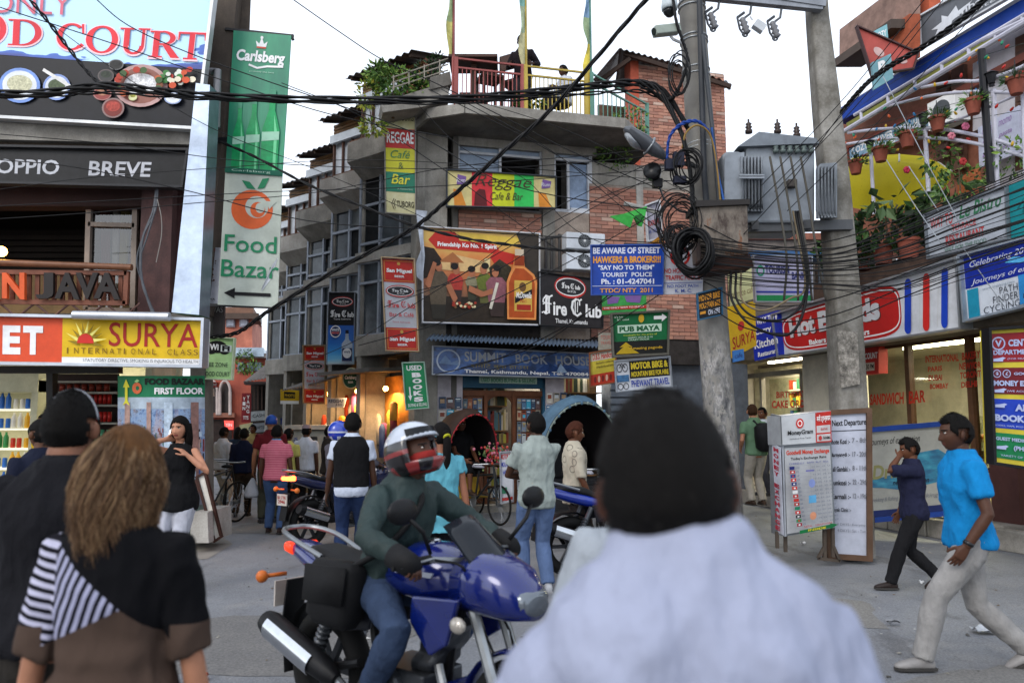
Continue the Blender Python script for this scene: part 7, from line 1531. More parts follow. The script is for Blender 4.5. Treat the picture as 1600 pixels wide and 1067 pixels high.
c=RF(1500,290,-.5);leafy('terrace_creeper','flowering creeper climbing by the white posts','creeper',[(c,(.35,.5,.3),220),(c+V((-.1,.3,.5)),(.2,.3,.5),160),(c+V((.3,-.8,.15)),(.3,.5,.25),180)],0,.09,LEAF,[([c-UP*.4,c+UP*.5],.015)],seed=34)
for k,(x,y)in enumerate(((1510,197),(1418,265),(1506,252),(1488,212))):
 cc=RF(x,y,-.3);b=MB()
 for a in range(6):b.ball(cc+V((.03*math.cos(a),.02,.03*math.sin(a))),.03,6)
 b.thing('pink_flower',['large pink bloom at the top of the creeper','small red bloom before the yellow awning','red bloom near the black post','pink bloom left of the top bloom'][k],'flower',M(['#c96a8a','#b5304a','#b53a3a','#c97a8a'][k],.6),smooth=True)
root=thing('wall_air_conditioner','white air conditioner on the terrace house wall behind the pots','air conditioner',RF(1482,190,-2.2));a=RF(1482,175,-2.2);b=MB();b.box(a,(.6,.3,.5),(UR,NR,UP));b.build('case',PW,root);b=MB();b.lathe(a+NR*.155,[(.19,0),(.19,.01)],20,NR);b.build('fan',M('#4a4e52',.5),root)
# ================================================================ boards on the pavement
MG=thing('exchange_board','grey metal money exchange stand with rate card and red lettering','sign',P(1260,870,8.9))
def mg(name,x0,y0,x1,y1,x2,y2,x3,y3,d,m,dep=.0,par=MG,th=.02):
 c=[P(x0,y0,d[0]),P(x1,y1,d[1]),P(x2,y2,d[1]),P(x3,y3,d[0])];n_=((c[3]-c[0]).cross(c[1]-c[0])).normalized();b=MB();b.prism(c,-n_*th);return b.build(name,m,par)
ALU=M('#80858a',.4,.4,.2,sc=4);d=(8.7,8.8)
mg('cabinet',1222,694,1299,690,1305,824,1226,838,d,ALU,th=.3);mg('cabinet_side',1205,684,1222,694,1226,838,1212,834,(8.95,8.69),M('#a4a8b0',.5,.1),th=.02)
mg('header_box',1220,650,1298,641,1299,690,1222,696,(8.66,8.76),M('#a9adb2',.4,.3,.15),th=.32);mg('header_side',1204,646,1220,650,1222,696,1206,688,(8.95,8.655),M('#7d8287',.4,.4),th=.02)
for(x,y0,y1)in((1288,820,876),(1301,820,870),(1227,834,862),(1214,830,856)):
 b=MB();b.beam(P(x,y0,8.85),P(x+.5,y1,8.85),.035,.035);b.build('leg',M('#4d443c',.6),MG)
for a,e in(((1289,852),(1278,872)),((1301,850),(1312,876)),((1278,872),(1312,876))):
 b=MB();b.beam(P(*a,8.84),P(*e,8.84),.035,.03);b.build('foot_brace',M('#4d443c',.6),MG)
p=Panel('','','',[(1221,651),(1298,642),(1299,690),(1223,695)],8.64,8.74,m=M('#b4b7ba',.45,var=.08),thick=.006,parent=MG,boardname='header_face')
p.rect(.68,.0,1,1,M('#b02a24',.45));p.rect(.7,.44,.98,.68,M('#b9b4b4',.5));p.rect(.7,.73,.98,.96,M('#b9b4b4',.5));p.oval(.36,.3,.08,.17,M('#b5302a',.5));p.ring(.36,.3,.05,.11,PW,.3);p.text('MoneyGram',.1,.52,.62,.72,INK,.02,.1);p.text('International Money Transfer',.14,.78,.58,.85,INK);p.text('मनी ट्रान्सफर',.7,.08,.98,.36,PW,.02);p.text('BANK',.78,.52,.92,.6,RD2);p.text('SANIMA',.82,.8,.97,.9,INK,.02);p.oval(.76,.85,.035,.08,RD2,12);p.done()
p=Panel('','','',[(1226,700),(1297,696),(1302,822),(1230,834)],8.68,8.78,m=M('#a9abae',.45,var=.1),thick=.006,parent=MG,boardname='rate_card')
p.text('Goodwill Money Exchange',.03,.03,.97,.1,M('#c23a24',.5,var=0),.03);p.text("Today's Exchange Rate",.12,.115,.9,.155,INK,.01);p.text('CURRENCY   RATE  BUY  SELL',.08,.18,.95,.2,M('#5a5f9a',.5,var=0))
for k in range(15):p.rect(.05,.215+k*.046,.96,.217+k*.046,M('#8c8f9a',.5,var=0))
for u in(.26,.52,.62,.74,.85):p.rect(u,.17,u+.005,.9,M('#8c8f9a',.5,var=0))
fl=[('#232a6a','#232a6a'),('#b03a3a','#d9d9d9'),('#2a3a7a','#b03a3a'),('#b8302a','#e0e0e0'),('#232a6a','#d0d0d0'),('#c23a30','#e8e8e8'),('#dadada','#dadada'),('#b8302a','#dadada'),('#b8302a','#c23a30'),('#b03a30','#dadada'),('#1f7a5a','#1f7a5a'),('#b8302a','#dadada'),('#2a2a2a','#dadada'),('#2a7a4a','#b8302a'),('#8c2a3a','#d0d0d0'),('#b8302a','#b8302a')]
for k,(c1,c2)in enumerate(fl[:15]):
 v=.22+k*.046;p.rect(.06,v,.17,v+.036,M(c1,.5,var=0));p.rect(.095,v+.01,.135,v+.027,M(c2,.5,var=0));p.text(['EURO','USD','GBP','CHF','AUD','CAD','SGD','JPY','DKK','NOK','SAR','QAR','AED','THB','MYR'][k],.19,v+.008,.25 if k else .28,v+.03,M('#5a5f7a',.5,var=0))
 for u in(.55,.65,.77,.88):p.text(str(random.randint(10,99))+'.'+str(random.randint(10,99)),u-.01,v+.01,u+.06,v+.03,M('#6a6d78',.5,var=0))
p.rect(.28,.26,.46,.28,M('#6a6aa0',.5,var=0));p.oval(.4,.42,.07,.05,M('#7d8cc0',.5));p.rect(.32,.56,.48,.65,M('#5aa0cc',.5));p.oval(.4,.8,.07,.045,M('#c98a6a',.5));p.text('NEPAL - MANPOWER',.2,.9,.8,.925,RD2)
p.poly([(.1,.945),(.75,.93),(.75,.915),(.92,.945),(.75,.985),(.75,.97),(.1,.985)],M('#146a3a',.5));p.text('INSIDE',.28,.945,.66,.97,YL,.03);p.done()
p=Panel('','','',[(1206,692),(1219,699),(1224,836),(1212,830)],8.92,8.67,m=M('#b9bcc8',.5),thick=.006,parent=MG,boardname='side_card')
for k,ch in enumerate('MONEY EXCHANGE'):
 if ch!=' ':p.text(ch,.2,.03+k*.068,.8,.078+k*.068,M('#a8243a',.5,var=0),.05)
p.done()
p=Panel('departure_board','white Next Departure board in a brown wooden frame','sign',[(1290,645),(1357,641),(1358,872),(1296,868)],9.0,8.95,M('#b4b8c6',.5,var=.06),.04,M('#5d4636',.6,var=.2),.06)
p.text('Next Departure',.14,.055,.94,.11,INK,.02);p.rect(.1,.13,.95,.135,INK);DGY=M('#74767e',.5,var=0)
for k,(st,dt)in enumerate((('Bhote Kosi :-','7 - 8th'),('Marsyangdi :-','17 - 20th'),('Kali Gandaki :-','8 - 11th'),('Sunkosi :-','22 - 29th'),('Karnali :-','12 - 19th'),('Kayak Clinic :-',''))):
 v=.19+k*.095;p.text(st,.08,v,.55,v+.035,INK,.02)
 if dt:p.text(dt,.6,v-.005,.95,v+.03,DGY,.02)
p.text('2 DAYS : Everyday',.2,.77,.9,.79,DGY);p.text('4 DAYS : Sat - Tue',.2,.81,.9,.83,DGY);p.done()
p=Panel('drift_board','blue framed exploration board with teal waves standing before the bakery','sign',[(1352,672),(1494,660),(1494,800),(1352,813)],10.9,10.7,M('#a4a49c',.5,var=.06),.05,M('#1c3f8c',.45,var=.1),.07)
n=NT('wave_print');WAVE=n.done(n.ramp(n.noise(n.map(n.co(),(2,2,5)),3,4),[(.35,'#1d5a7d'),(.6,'#2f86a0'),(.75,'#4a9ab0')]),.5)
p.poly([(.02,.52),(.14,.55),(.3,.52),(.45,.4),(.6,.3),(.8,.28),(.97,.4),(.97,.62),(.7,.66),(.4,.7),(.2,.66),(.02,.64)],WAVE);p.text('Journeys of exploration',-.3+.34,.1,.6,.2,INK,.0,.3);p.text('Drift',.08,.4,.42,.56,M('#8c8a5a',.5,var=0),.03,.1);p.text('nepal expedition',.3,.58,.7,.66,INK,.01,.3);p.text('Trekking & Rafting',.06,.76,.36,.82,DGY,.0,.25);p.text('Biking',.6,.76,.8,.82,DGY,0,.25)
p.rect(.01,.9,.99,.97,M('#1c2a5e',.5));p.done()
for k,x in enumerate((1362,1484)):
 b=MB();b.beam(P(x,806,10.85),P(x,829-k*8,10.85-.0),.06,.05);b.build('leg',M('#4d443c',.6),p.root)
 # litter
def litter(px,py,label,cat,m,w,h):
 d_=(CAMZ)*FPX/(py-660);c=P(px,py,d_);c.z=.02;q=MB();pts=[]
 for j in range(4):
  for i in range(5):pts.append(c+V(((i/4-.5)*w,(j/3-.5)*h,random.uniform(0,.035))))
 q.add(pts,[(j*5+i,j*5+i+1,j*5+i+6,j*5+i+5)for j in range(3)for i in range(4)]);q.add([p_-UP*.008 for p_ in pts],[(j*5+i,j*5+i+5,j*5+i+6,j*5+i+1)for j in range(3)for i in range(4)])
 return q.thing('litter',label,cat,m,fix=False)
litter(307,1045,'crumpled red and white snack wrapper on the road behind the woman','litter',M('#c43a24',.35,var=.5,sc=40),.13,.08)
litter(1537,976,'white paper scrap on the road behind the man in blue','litter',M('#b9bcc0',.7),.16,.12);litter(1255,846,'tiny white paper scrap beside the money exchange stand','litter',PW,.07,.05);litter(1440,905,'small pale paper bit on the road by the boy','litter',PW,.05,.04);litter(1395,905+60,'scrap of grey paper on the road left of the walking man','litter',M('#8a8c90',.7),.1,.05);litter(840,940,'tiny white scrap on the road beyond the parked blue motorcycle','litter',PW,.05,.04)
rd=random.Random(5);b=MB();mm=[M('#55534f',.8),M('#8a8780',.8),M('#a9a8a4',.7),M('#6a5a48',.8),M('#3f3d3a',.8)]
for m in mm:b.use(m)
for k in range(900):
 x,y=rd.uniform(-5,6),2.5+11*rd.random()**1.5;s_=rd.uniform(.006,.02)*(1 if k%12 else 1.8);b.cur=rd.randrange(5);a=rd.uniform(0,3);d1,d2=V((math.cos(a),math.sin(a),0))*s_,V((-math.sin(a),math.cos(a),0))*s_*rd.uniform(.3,.9);c=V((x,y,.006));h=V((0,0,s_*.4))
 b.add([c-d1-d2,c+d1-d2*.6,c+d1*.7+d2,c-d1*.8+d2,c+h],[(0,1,4),(1,2,4),(2,3,4),(3,0,4)])
gr_=b.thing('grit','small stones, grit and dry scraps scattered over the road','grit',fix=False);gr_['kind']='stuff'
# ================================================================ PEOPLE
X3,Y3,Z3=V((1,0,0)),V((0,1,0)),V((0,0,1))
def skin(c):return M(c,.5,var=.08,sc=20)
def cloth(c,var=.14):
 if('cl',c)in _MC:return _MC[('cl',c)]
 n=NT('woven_cloth');co=n.co();f=n.noise(n.map(co,(1,1,.5),(0,.5,.4)),9,4,.6);g_=n.noise(co,170,2)
 n.bump(n.math('ADD',n.math('MULTIPLY',f,1.0),n.math('MULTIPLY',g_,.06)),.8,.035);_MC[('cl',c)]=n.done(n.mix(1,lin(c),n.ramp(n.noise(co,7,5),[(.25,(1-var*1.5,)*3),(.75,(1+var*.6,)*3)]),'MULTIPLY'),.9,Specular_IOR_Level=.12);return _MC[('cl',c)]
EYEW=M('#cfc8c0',.3,var=0);IRIS=M('#1a120d',.2,var=0);LIPM='#7a3f38'
_HEADS={}
def head_template(female):
 """one head: face forward +Y, centre at origin, about 0.235 m tall"""
 if female in _HEADS:return _HEADS[female]
 nl,nm=46,56;vs=[]
 g_=lambda d,s:math.exp(-(d/s)**2)
 for i in range(nl+1):
  th=math.pi*i/nl;z=-math.cos(th);rr=math.sin(th)
  for j in range(nm):
   ph=2*math.pi*j/nm;x,y=rr*math.sin(ph),rr*math.cos(ph)
   jaw=max(0,-z-.05);wx=.077*(1-.34*jaw**1.3);wy=.098*(1-.1*jaw);zz=z*.119
   px,py=x*wx,y*wy+.004
   if z<-.1 and y<0:py*=1-.5*min(1,(-z-.1)*1.2)
   if z<-.2 and y>0:py+=.010*min(1,(-z-.2)*1.4)
   if y>.3:
    f=min(1,(y-.3)/.4)
    py-=.006*f*g_(zz-.012,.03)
    nw=.0125+.004*g_(zz+.032,.012)
    py+=f*g_(px,nw)*(.021*max(0,1-abs((zz+.036)/.05))**.8 if zz>-.046 and zz<.02 else 0)
    py+=f*.0045*g_(zz-.030,.010)*g_(abs(px)-.028,.03)
    py-=f*.0085*g_(zz-.012,.012)*g_(abs(px)-.031,.014)
    py+=f*.005*g_(zz+.058,.006)*g_(px,.022)+f*.0055*g_(zz+.069,.006)*g_(px,.018)-f*.003*g_(zz+.0635,.003)*g_(px,.02)
    py+=f*.006*g_(zz+.1,.014)*g_(px,.02);py+=f*.004*g_(zz+.025,.02)*g_(abs(px)-.045,.016)
   vs.append((px,py,zz))
 fs=[]
 for i in range(nl):
  for j in range(nm):fs.append((i*nm+j,i*nm+(j+1)%nm,(i+1)*nm+(j+1)%nm,(i+1)*nm+j))
 mt=[]
 for f in fs:
  c=[sum(vs[k][a]for k in f)/4 for a in range(3)]
  lips=c[1]>.06 and abs(c[0])<.024 and-.0755<c[2]<-.053
  brow=c[1]>.05 and .012<abs(c[0])<.05 and .0225+(.05-abs(c[0]))*.1<c[2]<.034+(.0 if abs(c[0])<.04 else-.004)
  mt.append(1 if lips else(2 if brow else 0))
 _HEADS[female]=(vs,fs,mt);return _HEADS[female]
_HANDS={}
def hand_template(kind):
 """wrist at origin, fingers along +Y, palm facing -Z, thumb towards +X"""
 if kind in _HANDS:return _HANDS[kind]
 curl={'relaxed':22,'grip':68,'flat':8}[kind];b=MB()
 b.loft([(V((0,-.03,0)),X3,Z3,.024,.019),(V((0,.01,0)),X3,Z3,.029,.018),(V((.002,.05,0)),X3,Z3,.038,.016),(V((0,.085,-.001)),X3,Z3,.037,.0135),(V((0,.094,-.002)),X3,Z3,.03,.01)],14,2.6)
 for k,(x,L,r,sp)in enumerate(((.027,.07,.0085,5),(.009,.078,.0088,1),(-.009,.072,.0084,-3),(-.026,.056,.0074,-8))):
  p=V((x,.082,-.001));a=R(curl*(.55+.08*k));pts=[p-V((0,.02,0)),p];ang=0
  for s_ in(.45,.31,.24):
   ang+=a;d=V((math.sin(R(sp)),math.cos(ang),-math.sin(ang))).normalized();p=p+d*L*s_;pts.append(p)
  b.tube(pts,[r*1.05,r*1.05,r,r*.92,r*.7],8)
 ta=R(curl*.5);p=V((.026,.022,-.004));pts=[V((.012,.01,-.003)),p]
 for s_,an in((.036,42),(.03,30-curl*.3),(.024,18-curl*.5)):
  d=V((math.sin(R(an)),math.cos(R(an)),-.35-ta*.4)).normalized();p=p+d*s_;pts.append(p)
 b.tube(pts,[.013,.0125,.0105,.0098,.007],8)
 me=solid(b,.0042,2,'hand');_HANDS[kind]=([v.co.copy()for v in me.vertices],[tuple(p.vertices)for p in me.polygons]);return _HANDS[kind]
def ik(a,c,l1,l2,pole):
 a,c,pole=V(a),V(c),V(pole);d=c-a;L=min(d.length,(l1+l2)*.998);u=d.normalized();c=a+u*L
 x=(l1*l1-l2*l2+L*L)/(2*L);h=math.sqrt(max(l1*l1-x*x,0));w=pole-u*pole.dot(u);w=w.normalized()if w.length>1e-6 else u.orthogonal().normalized()
 return a+u*x+w*h,c
HAIRK='#0e0c0b'
def add_me(b,vs,fs,M4,mirror=False):
 f2=[tuple(reversed(f))for f in fs]if mirror else fs
 b.add([M4@(V((-v[0],v[1],v[2]))if mirror else V(v))for v in vs],f2)
def basis(o,x,y,z):return Matrix(((x.x,y.x,z.x,o.x),(x.y,y.y,z.y,o.y),(x.z,y.z,z.z,o.z),(0,0,0,1)))
_pid=[0]
def person(label,loc,rz,H=1.68,female=False,skinc='#7a5038',hair=HAIRK,hairstyle='short',top='#888888',topmat=None,sleeve=.45,hem=None,vest=None,pants='#3c4660',pantsmat=None,plen=1.0,shoe='#26262a',feet=None,hands=None,handkind=('relaxed','relaxed'),lean=0.0,head=(0,0),hip=None,elbow=None,knee=None,near=False,group=None,build=1.0,collar=None,barehead=False,pockets=False,shoulders=1.0,kneepole=None,twist=0.0,neck=0,drop=0,sitting=False,cap=None,hairlen=.0,skirt=False):
 """local frame: +Y forward, +X to the figure's right, z up; sizes for 1.70 m, scaled to H"""
 _pid[0]+=1;seed=_pid[0];S=H/1.70
 root=thing('person',label,'person',loc,rz,group);root.scale=(1,1,1);_MAT[root.name]=Matrix.Identity(4)
 sk=skin(skinc);fem=female;rd=random.Random(seed)
 hipz=.905 if hip is None else hip[2];hc=V((0,0,hipz))if hip is None else V(hip)
 ll,lr_,ax=.425,.405,.075
 feet=feet or((-.1,.0,.075),(.1,.0,.075));fl,fr=V(feet[0]),V(feet[1])
 sw=(.155 if fem else .178)*build*shoulders
 def T(z,dx=0,dy=0):
  t=z-.905;a=lean*min(1,max(0,(t+.05)/.25));up=V((0,math.sin(a),math.cos(a)));fw=V((0,math.cos(a),-math.sin(a)));tw=twist*max(0,min(1,t/.5));rt=V((math.cos(tw),math.sin(tw),0));fw=(fw+V((-math.sin(tw),0,0))).normalized()
  return hc+up*t+rt*dx+fw*dy,rt,fw
 B=build
 sec=([(.80,.125,.095,0),(.87,.16,.115,-.008),(.95,.158,.108,0),(1.05,.132,.092,.004),(1.13,.128,.09,.006),(1.22,.148,.108,.012),(1.30,.15,.11,.012),(1.35,.132,.09,.0),(1.385,.1,.072,-.008),(1.415,.066,.056,-.012),(1.445,.05,.05,-.01),(1.50,.047,.05,-.004)]if fem else[(.80,.125,.09,0),(.87,.155,.11,-.006),(.95,.152,.105,0),(1.05,.146,.1,.004),(1.15,.154,.106,.004),(1.25,.168,.114,.004),(1.32,.172,.108,.0),(1.365,.15,.094,-.005),(1.40,.112,.08,-.01),(1.435,.076,.066,-.013),(1.465,.06,.057,-.013),(1.52,.056,.058,-.004)])
 def rings(z0,z1,gr,flare=0):
  out=[]
  zs=[s_[0]for s_ in sec]
  def at(z):
   for q0,q1 in zip(sec,sec[1:]):
    if q0[0]<=z<=q1[0]:
     k=(z-q0[0])/(q1[0]-q0[0]);return[q0[i]*(1-k)+q1[i]*k for i in range(1,4)]
   return list(sec[0][1:])if z<sec[0][0]else list(sec[-1][1:])
  for z in[z0]+[z for z in zs if z0+.02<z<z1-.01]+[z1]:
   hw,hd,dy=at(z);c,rt,fw=T(z,0,dy);k=max(0,(1.0-z)/.3)*flare;out.append((c,rt,fw,hw*B+gr+k,hd*B+gr+k,2.3))
  return out
  # joints
 hj=[hc+V((-.088,0,-.045)),hc+V((.088,0,-.045))];sj=[T(1.345-drop,-sw)[0],T(1.345-drop,sw)[0]];kn,an=[],[]
 for i,f in enumerate((fl,fr)):
  kp=kneepole[i]if kneepole else(0,1,.15);k,a=ik(hj[i],f,ll,lr_,kp);kn.append(k);an.append(a)
 if hands is None:hands=((-sw-.05,.03,.80),(sw+.05,.03,.80))
 el,wr=[],[]
 for i in range(2):
  ep=elbow[i]if elbow else((-1 if i==0 else 1)*.5,-.9,-.15);e,w=ik(sj[i],hands[i],.285,.25,ep);el.append(e);wr.append(w)
 ra=(.045,.036,.034,.024)if fem else(.051,.041,.039,.028);ra=[r_*(.6+.4*B)for r_ in ra]
 rl=(.086,.062,.05,.053,.036)if fem else(.086,.064,.051,.055,.038)
 def arm(b,i,gr,upto=2.0,r0=1.0):
  s_,e,w=sj[i],el[i],wr[i];inner=T(1.335-drop*.5,(-1 if i==0 else 1)*sw*.55)[0]
  pts=[inner,s_+(s_-inner)*.05,s_.lerp(e,.3),s_.lerp(e,.7),e,e.lerp(w,.3),e.lerp(w,.7),w];rs=[ra[0]*1.05,ra[0]*1.12,ra[0],ra[1],ra[1]*.95,ra[2],(ra[2]+ra[3])/2,ra[3]]
  par=[0,.05,.3,.7,1,1.3,1.7,2];o,r_=[],[]
  for p,q,t in zip(pts,rs,par):
   if t<=upto:o.append(p);r_.append(q+gr)
  if upto<2 and par[len(o)-1]<upto:
   j=len(o);k=(upto-par[j-1])/(par[j]-par[j-1]);o.append(pts[j-1].lerp(pts[j],k));r_.append(rs[j-1]*(1-k)+rs[j]*k+gr*1.25)
  b.tube(o,r_,14)
 def leg(b,i,gr,upto=2.0,bell=0):
  h,k,a=hj[i],kn[i],an[i]
  pts=[h+V((0,0,.05)),h.lerp(k,.15),h.lerp(k,.6),k,k.lerp(a,.3),k.lerp(a,.75),a];rs=[rl[0]*.95,rl[0]*.98,rl[1]*1.06,rl[2]*1.04,rl[3],rl[4]*1.05,rl[4]*.95];par=[-.1,.15,.6,1,1.3,1.75,2]
  if upto<2:
   pts=[p for p,t in zip(pts,par)if t<=upto];rs=rs[:len(pts)]
  rs=[r_+gr+bell*max(0,(t-1))for r_,t in zip(rs,par)]
  b.tube(pts,rs,14)
 def out(b,name,mats,vox,wrn=0,par=root,st=(1,1,1),fq=9,sm=3):
  me=solid(b,vox,sm,name,wrn,seed,st,fq)
  return me
 def fin(me,name,m,par=root):
  if not me.materials:
   me.materials.append(m)
  me.transform(Matrix.Diagonal((S,S,S,1)));o=link(name,me,par);return o
 vx=.011 if near else .016
 # --- body: one continuous surface with head and hands
 b=MB();b.loft(rings(.80,1.52,-.004),18,2.3)
 for i in range(2):arm(b,i,0);leg(b,i,0)
 bm_=solid(b,vx,3,'body');nb=MB();nb.use(sk);nb.add([v.co for v in bm_.vertices],[tuple(p.vertices)for p in bm_.polygons]);bpy.data.meshes.remove(bm_)
 # head
 nk,rt,fw=T(1.50,0,-.004);a=lean
 hy,hp=head;Rh=Matrix.Rotation(hy,3,'Z')@Matrix.Rotation(hp,3,'X');hcen=T(1.475,0,0)[0]+V((0,.012+.1*math.sin(lean)*.6,.105+neck))
 Hm=Matrix.Translation(hcen)@Rh.to_4x4()@Matrix.Diagonal((.96 if fem else 1.0,)*3+(1,))
 vs,fs,mt=head_template(fem);nb.use(M(LIPM if fem else '#6a3c34',.5,var=.05)if skinc>'#8' else M('#5d342c',.5,var=.05));nb.use(M(hair if hair<'#4' else '#2a1a12',.7,var=0));nb.use(sk)
 off=len(nb.v);nb.v+=[tuple(Hm@V(v))for v in vs];nb.f+=[tuple(i+off for i in f)for f in fs];nb.m+=[{0:0,1:1,2:2}[k]for k in mt]
 nb.cur=0;nb.tube([nk-V((0,0,.05)),hcen+Rh@V((0,-.022,-.075)),hcen+Rh@V((0,-.018,-.04))],[.054 if not fem else .046,.053 if not fem else .045,.05],14)
 for sx in(-1,1):
  if hairstyle=='long':break
  c=Hm@V((sx*.081,-.012,-.006));ex=(Rh@V((sx*.25,-.35,.0))).normalized()
  nb.ball(c,.034,10,(.5,.62,1.0),(Rh@X3,(Rh@V((sx*.5,1,0))).normalized(),Rh@V((0,-.12,1))))
 for sx in(-1,1):
  nb.use(EYEW);nb.ball(Hm@V((sx*.031,.0795,.0112)),.0118,10,(1,.8,.5),(Rh@X3,Rh@Y3,Rh@Z3));nb.use(IRIS);nb.ball(Hm@V((sx*.031,.0876,.0112)),.0054,8,(1,.5,.95),(Rh@X3,Rh@Y3,Rh@Z3))
  nb.use(nb.mats[2]);nb.ball(Hm@V((sx*.031,.084,.0175)),.0135,8,(1.05,.65,.3),(Rh@X3,Rh@Y3,Rh@Z3))
 nb.use(sk)
 for i in range(2):
  y=(wr[i]-el[i]).normalized();inn=V(((1 if i==0 else-1),0,0));pz=(-(inn-y*inn.dot(y))).normalized()if abs(y.dot(inn))<.95 else V((0,0,1));x=y.cross(pz)
  hv,hf=hand_template(handkind[i]);mir=(i==0)
  if handkind[i]=='grip':pz=V((0,0,1));pz=(pz-y*pz.dot(y)).normalized();x=y.cross(pz)
  flip=(i==0)if handkind[i]=='grip' else True
  if handkind[i]=='grip':add_me(nb,hv,hf,basis(wr[i]-y*.005,x,y,pz),mirror=(i==1))
  else:
   thumb=V((0,1,.2));tx=x if x.dot(thumb)>0 else-x;add_me(nb,hv,hf,basis(wr[i]-y*.005,x,y,pz),mirror=(x.dot(thumb)<0))
 me=nb.mesh('body',None,True);me.transform(Matrix.Diagonal((S,S,S,1)));body=link('body',me,root)
 # --- clothes
 tm=topmat or cloth(top);hz=hem if hem is not None else(.84 if not fem else .86)
 b=MB();b.loft(rings(hz,1.47 if not fem else 1.425,.02,.035 if not fem else .055),20,2.3)
 if sleeve>0:
  for i in range(2):arm(b,i,.013 if sleeve>1 else .017,min(sleeve*1.0,1.93))
 fin(out(b,'shirt',None,vx*1.02,.011 if not near else .018,st=(1,1,.55),fq=10 if not near else 8),'shirt',tm)
 if vest:
  b=MB();b.loft(rings(.90,1.45,.046),20,2.4);fin(out(b,'vest',None,vx,.003),'vest',cloth(vest))
 if collar:
  c,rt,fw=T(1.455,0,-.012);b=MB();b.loft([(c-(rt.cross(fw))*.03,rt,fw,.094,.088),(c,rt,fw,.08,.076),(c+rt.cross(fw)*.035,rt,fw,.068,.067)],18);fin(out(b,'collar',None,.008,0,sm=1),'collar',cloth(collar))
 if pants:
  b=MB();b.loft(rings(.83,.985,.006),18,2.3)
  for i in range(2):leg(b,i,.016,1+plen if plen<1 else 2.0,.012)
  fin(out(b,'trousers',None,vx,.008,st=(1,1,.32),fq=14),'trousers',pantsmat or cloth(pants,.2))
 for i in range(2):
  a=an[i];k=kn[i];sh=(k-a).normalized();f=V((sh.x*-.0,1,0));f=(V((.12*(-1 if i==0 else 1),1,0))if not sitting else V((0,1,0))).normalized()
  pitch=0
  if sh.y>.35 and a.z>.1:pitch=-.5
  f=(f+V((0,0,pitch))).normalized();rgt=f.cross(Z3).normalized();up=rgt.cross(f);base=a-up*.07
  b=MB();b.loft([(base-f*.075+up*.03,rgt,up,.02,.028),(base-f*.06+up*.035,rgt,up,.034,.036),(base+f*.0+up*.042,rgt,up,.037,.044),(base+f*.07+up*.035,rgt,up,.043,.033),(base+f*.13+up*.026,rgt,up,.044,.026),(base+f*.17+up*.02,rgt,up,.03,.017),(base+f*.185+up*.017,rgt,up,.012,.009)],14,2.4)
  b.tube([base+up*.05,base+up*.09+sh*.01],[.04,.043],12);o=fin(out(b,'shoe',None,.009,0,sm=2),'shoe',M(shoe,.5,var=.2))
  b=MB();b.prism([base+f*y_+rgt*x_+up*-.004 for x_,y_ in((-.032,-.08),(.032,-.08),(.04,0),(.047,.1),(.036,.17),(0,.19),(-.036,.17),(-.047,.1),(-.04,0))],up*.018);me=b.mesh('sole');b.fix(me);fin(me,'sole',M('#3a3836' if shoe<'#9' else '#8f8f92',.7),o)
  # --- hair
 hm=M(hair,.8,var=.25,sc=40,bump=.4,bsc=260);hm.node_tree.nodes['Principled BSDF'].inputs['Specular IOR Level'].default_value=.12
 def hairpt(v,th,seedk):
  d=V(v);n_=noise.noise(V((d.x*45,d.y*45,d.z*20))+V((seedk,0,0)));return d*(1+th*(1+.2*n_)/max(d.length,.03))
 if hairstyle:
  hv=[];keep=[]
  thick={'short':.010,'crop':.006,'bob':.018,'long':.014,'pony':.010,'mop':.02,'thick':.015}[hairstyle]
  for v in vs:
   x,y,z=v;hl=.062-.03*(abs(x)/.07)**2 if y>.03 else(-.0 if y>-.03 else-.075)
   if hairstyle in('short','mop','thick'):hl=.068 if y>.055 else(.02-(.055-y)*1.0 if y>-.02 else(-.055-(.0 if y>-.05 else(.022 if hairstyle!='thick' else .045))))
   if abs(x)>.066 and abs(y+.012)<.026 and z<.03 and hairstyle!='long':hl=.03
   if hairstyle in('bob','long')and y<.04:hl=min(hl,-.09)
   keep.append(z>hl);e=max(0,min(1,(z-hl)/.03+.15));hv.append(hairpt(v,thick*e,seed))
  hf=[f for f in fs if all(keep[i]for i in f)]
  used=sorted({i for f in hf for i in f});mp={i:k for k,i in enumerate(used)}
  b=MB();b.add([Hm@V(hv[i])for i in used],[tuple(mp[i]for i in f)for f in hf])
  hw_=.018 if hairlen<0 else 0
  if hairstyle=='long':
   D=lambda p:Hm@V((p[0]*(.78 if hairlen<0 else 1),p[1],p[2]))
   b.loft([(D((0,-.035,.05)),Rh@X3,Rh@Y3,.085-hw_,.075-hw_),(D((0,-.045,-.02)),Rh@X3,Rh@Y3,.092-hw_,.07-hw_),(D((0,-.06,-.1)),Rh@X3,Rh@Y3,.095-hw_*2.6,.052-hw_),(D((0,-.072,-.18)),Rh@X3,Rh@Y3,.085-hw_*3,.04-hw_*.6),(D((0,-.075,-.25-hairlen)),Rh@X3,Rh@Y3,.05,.022),(D((.0,-.075,-.29-hairlen)),Rh@X3,Rh@Y3,.02,.012)],18)
   for sx in(-1,1):b.tube([D((sx*.05,.05,.085)),D((sx*.078,.02,.03)),D((sx*.086,.0,-.04)),D((sx*.085,-.01,-.12)),D((sx*.075,-.02,-.2))],[.012,.02,.024,.022,.008],10)
  if hairstyle=='pony':
   D=lambda p:Hm@V(p);b.ball(D((0,-.1,.03)),.035,12);b.tube([D((0,-.1,.02)),D((0,-.135,-.03)),D((.0,-.14,-.12)),D((.005,-.135,-.24)),D((.0,-.13,-.34)),D((0,-.13,-.4))],[.024,.036,.038,.034,.022,.006],14)
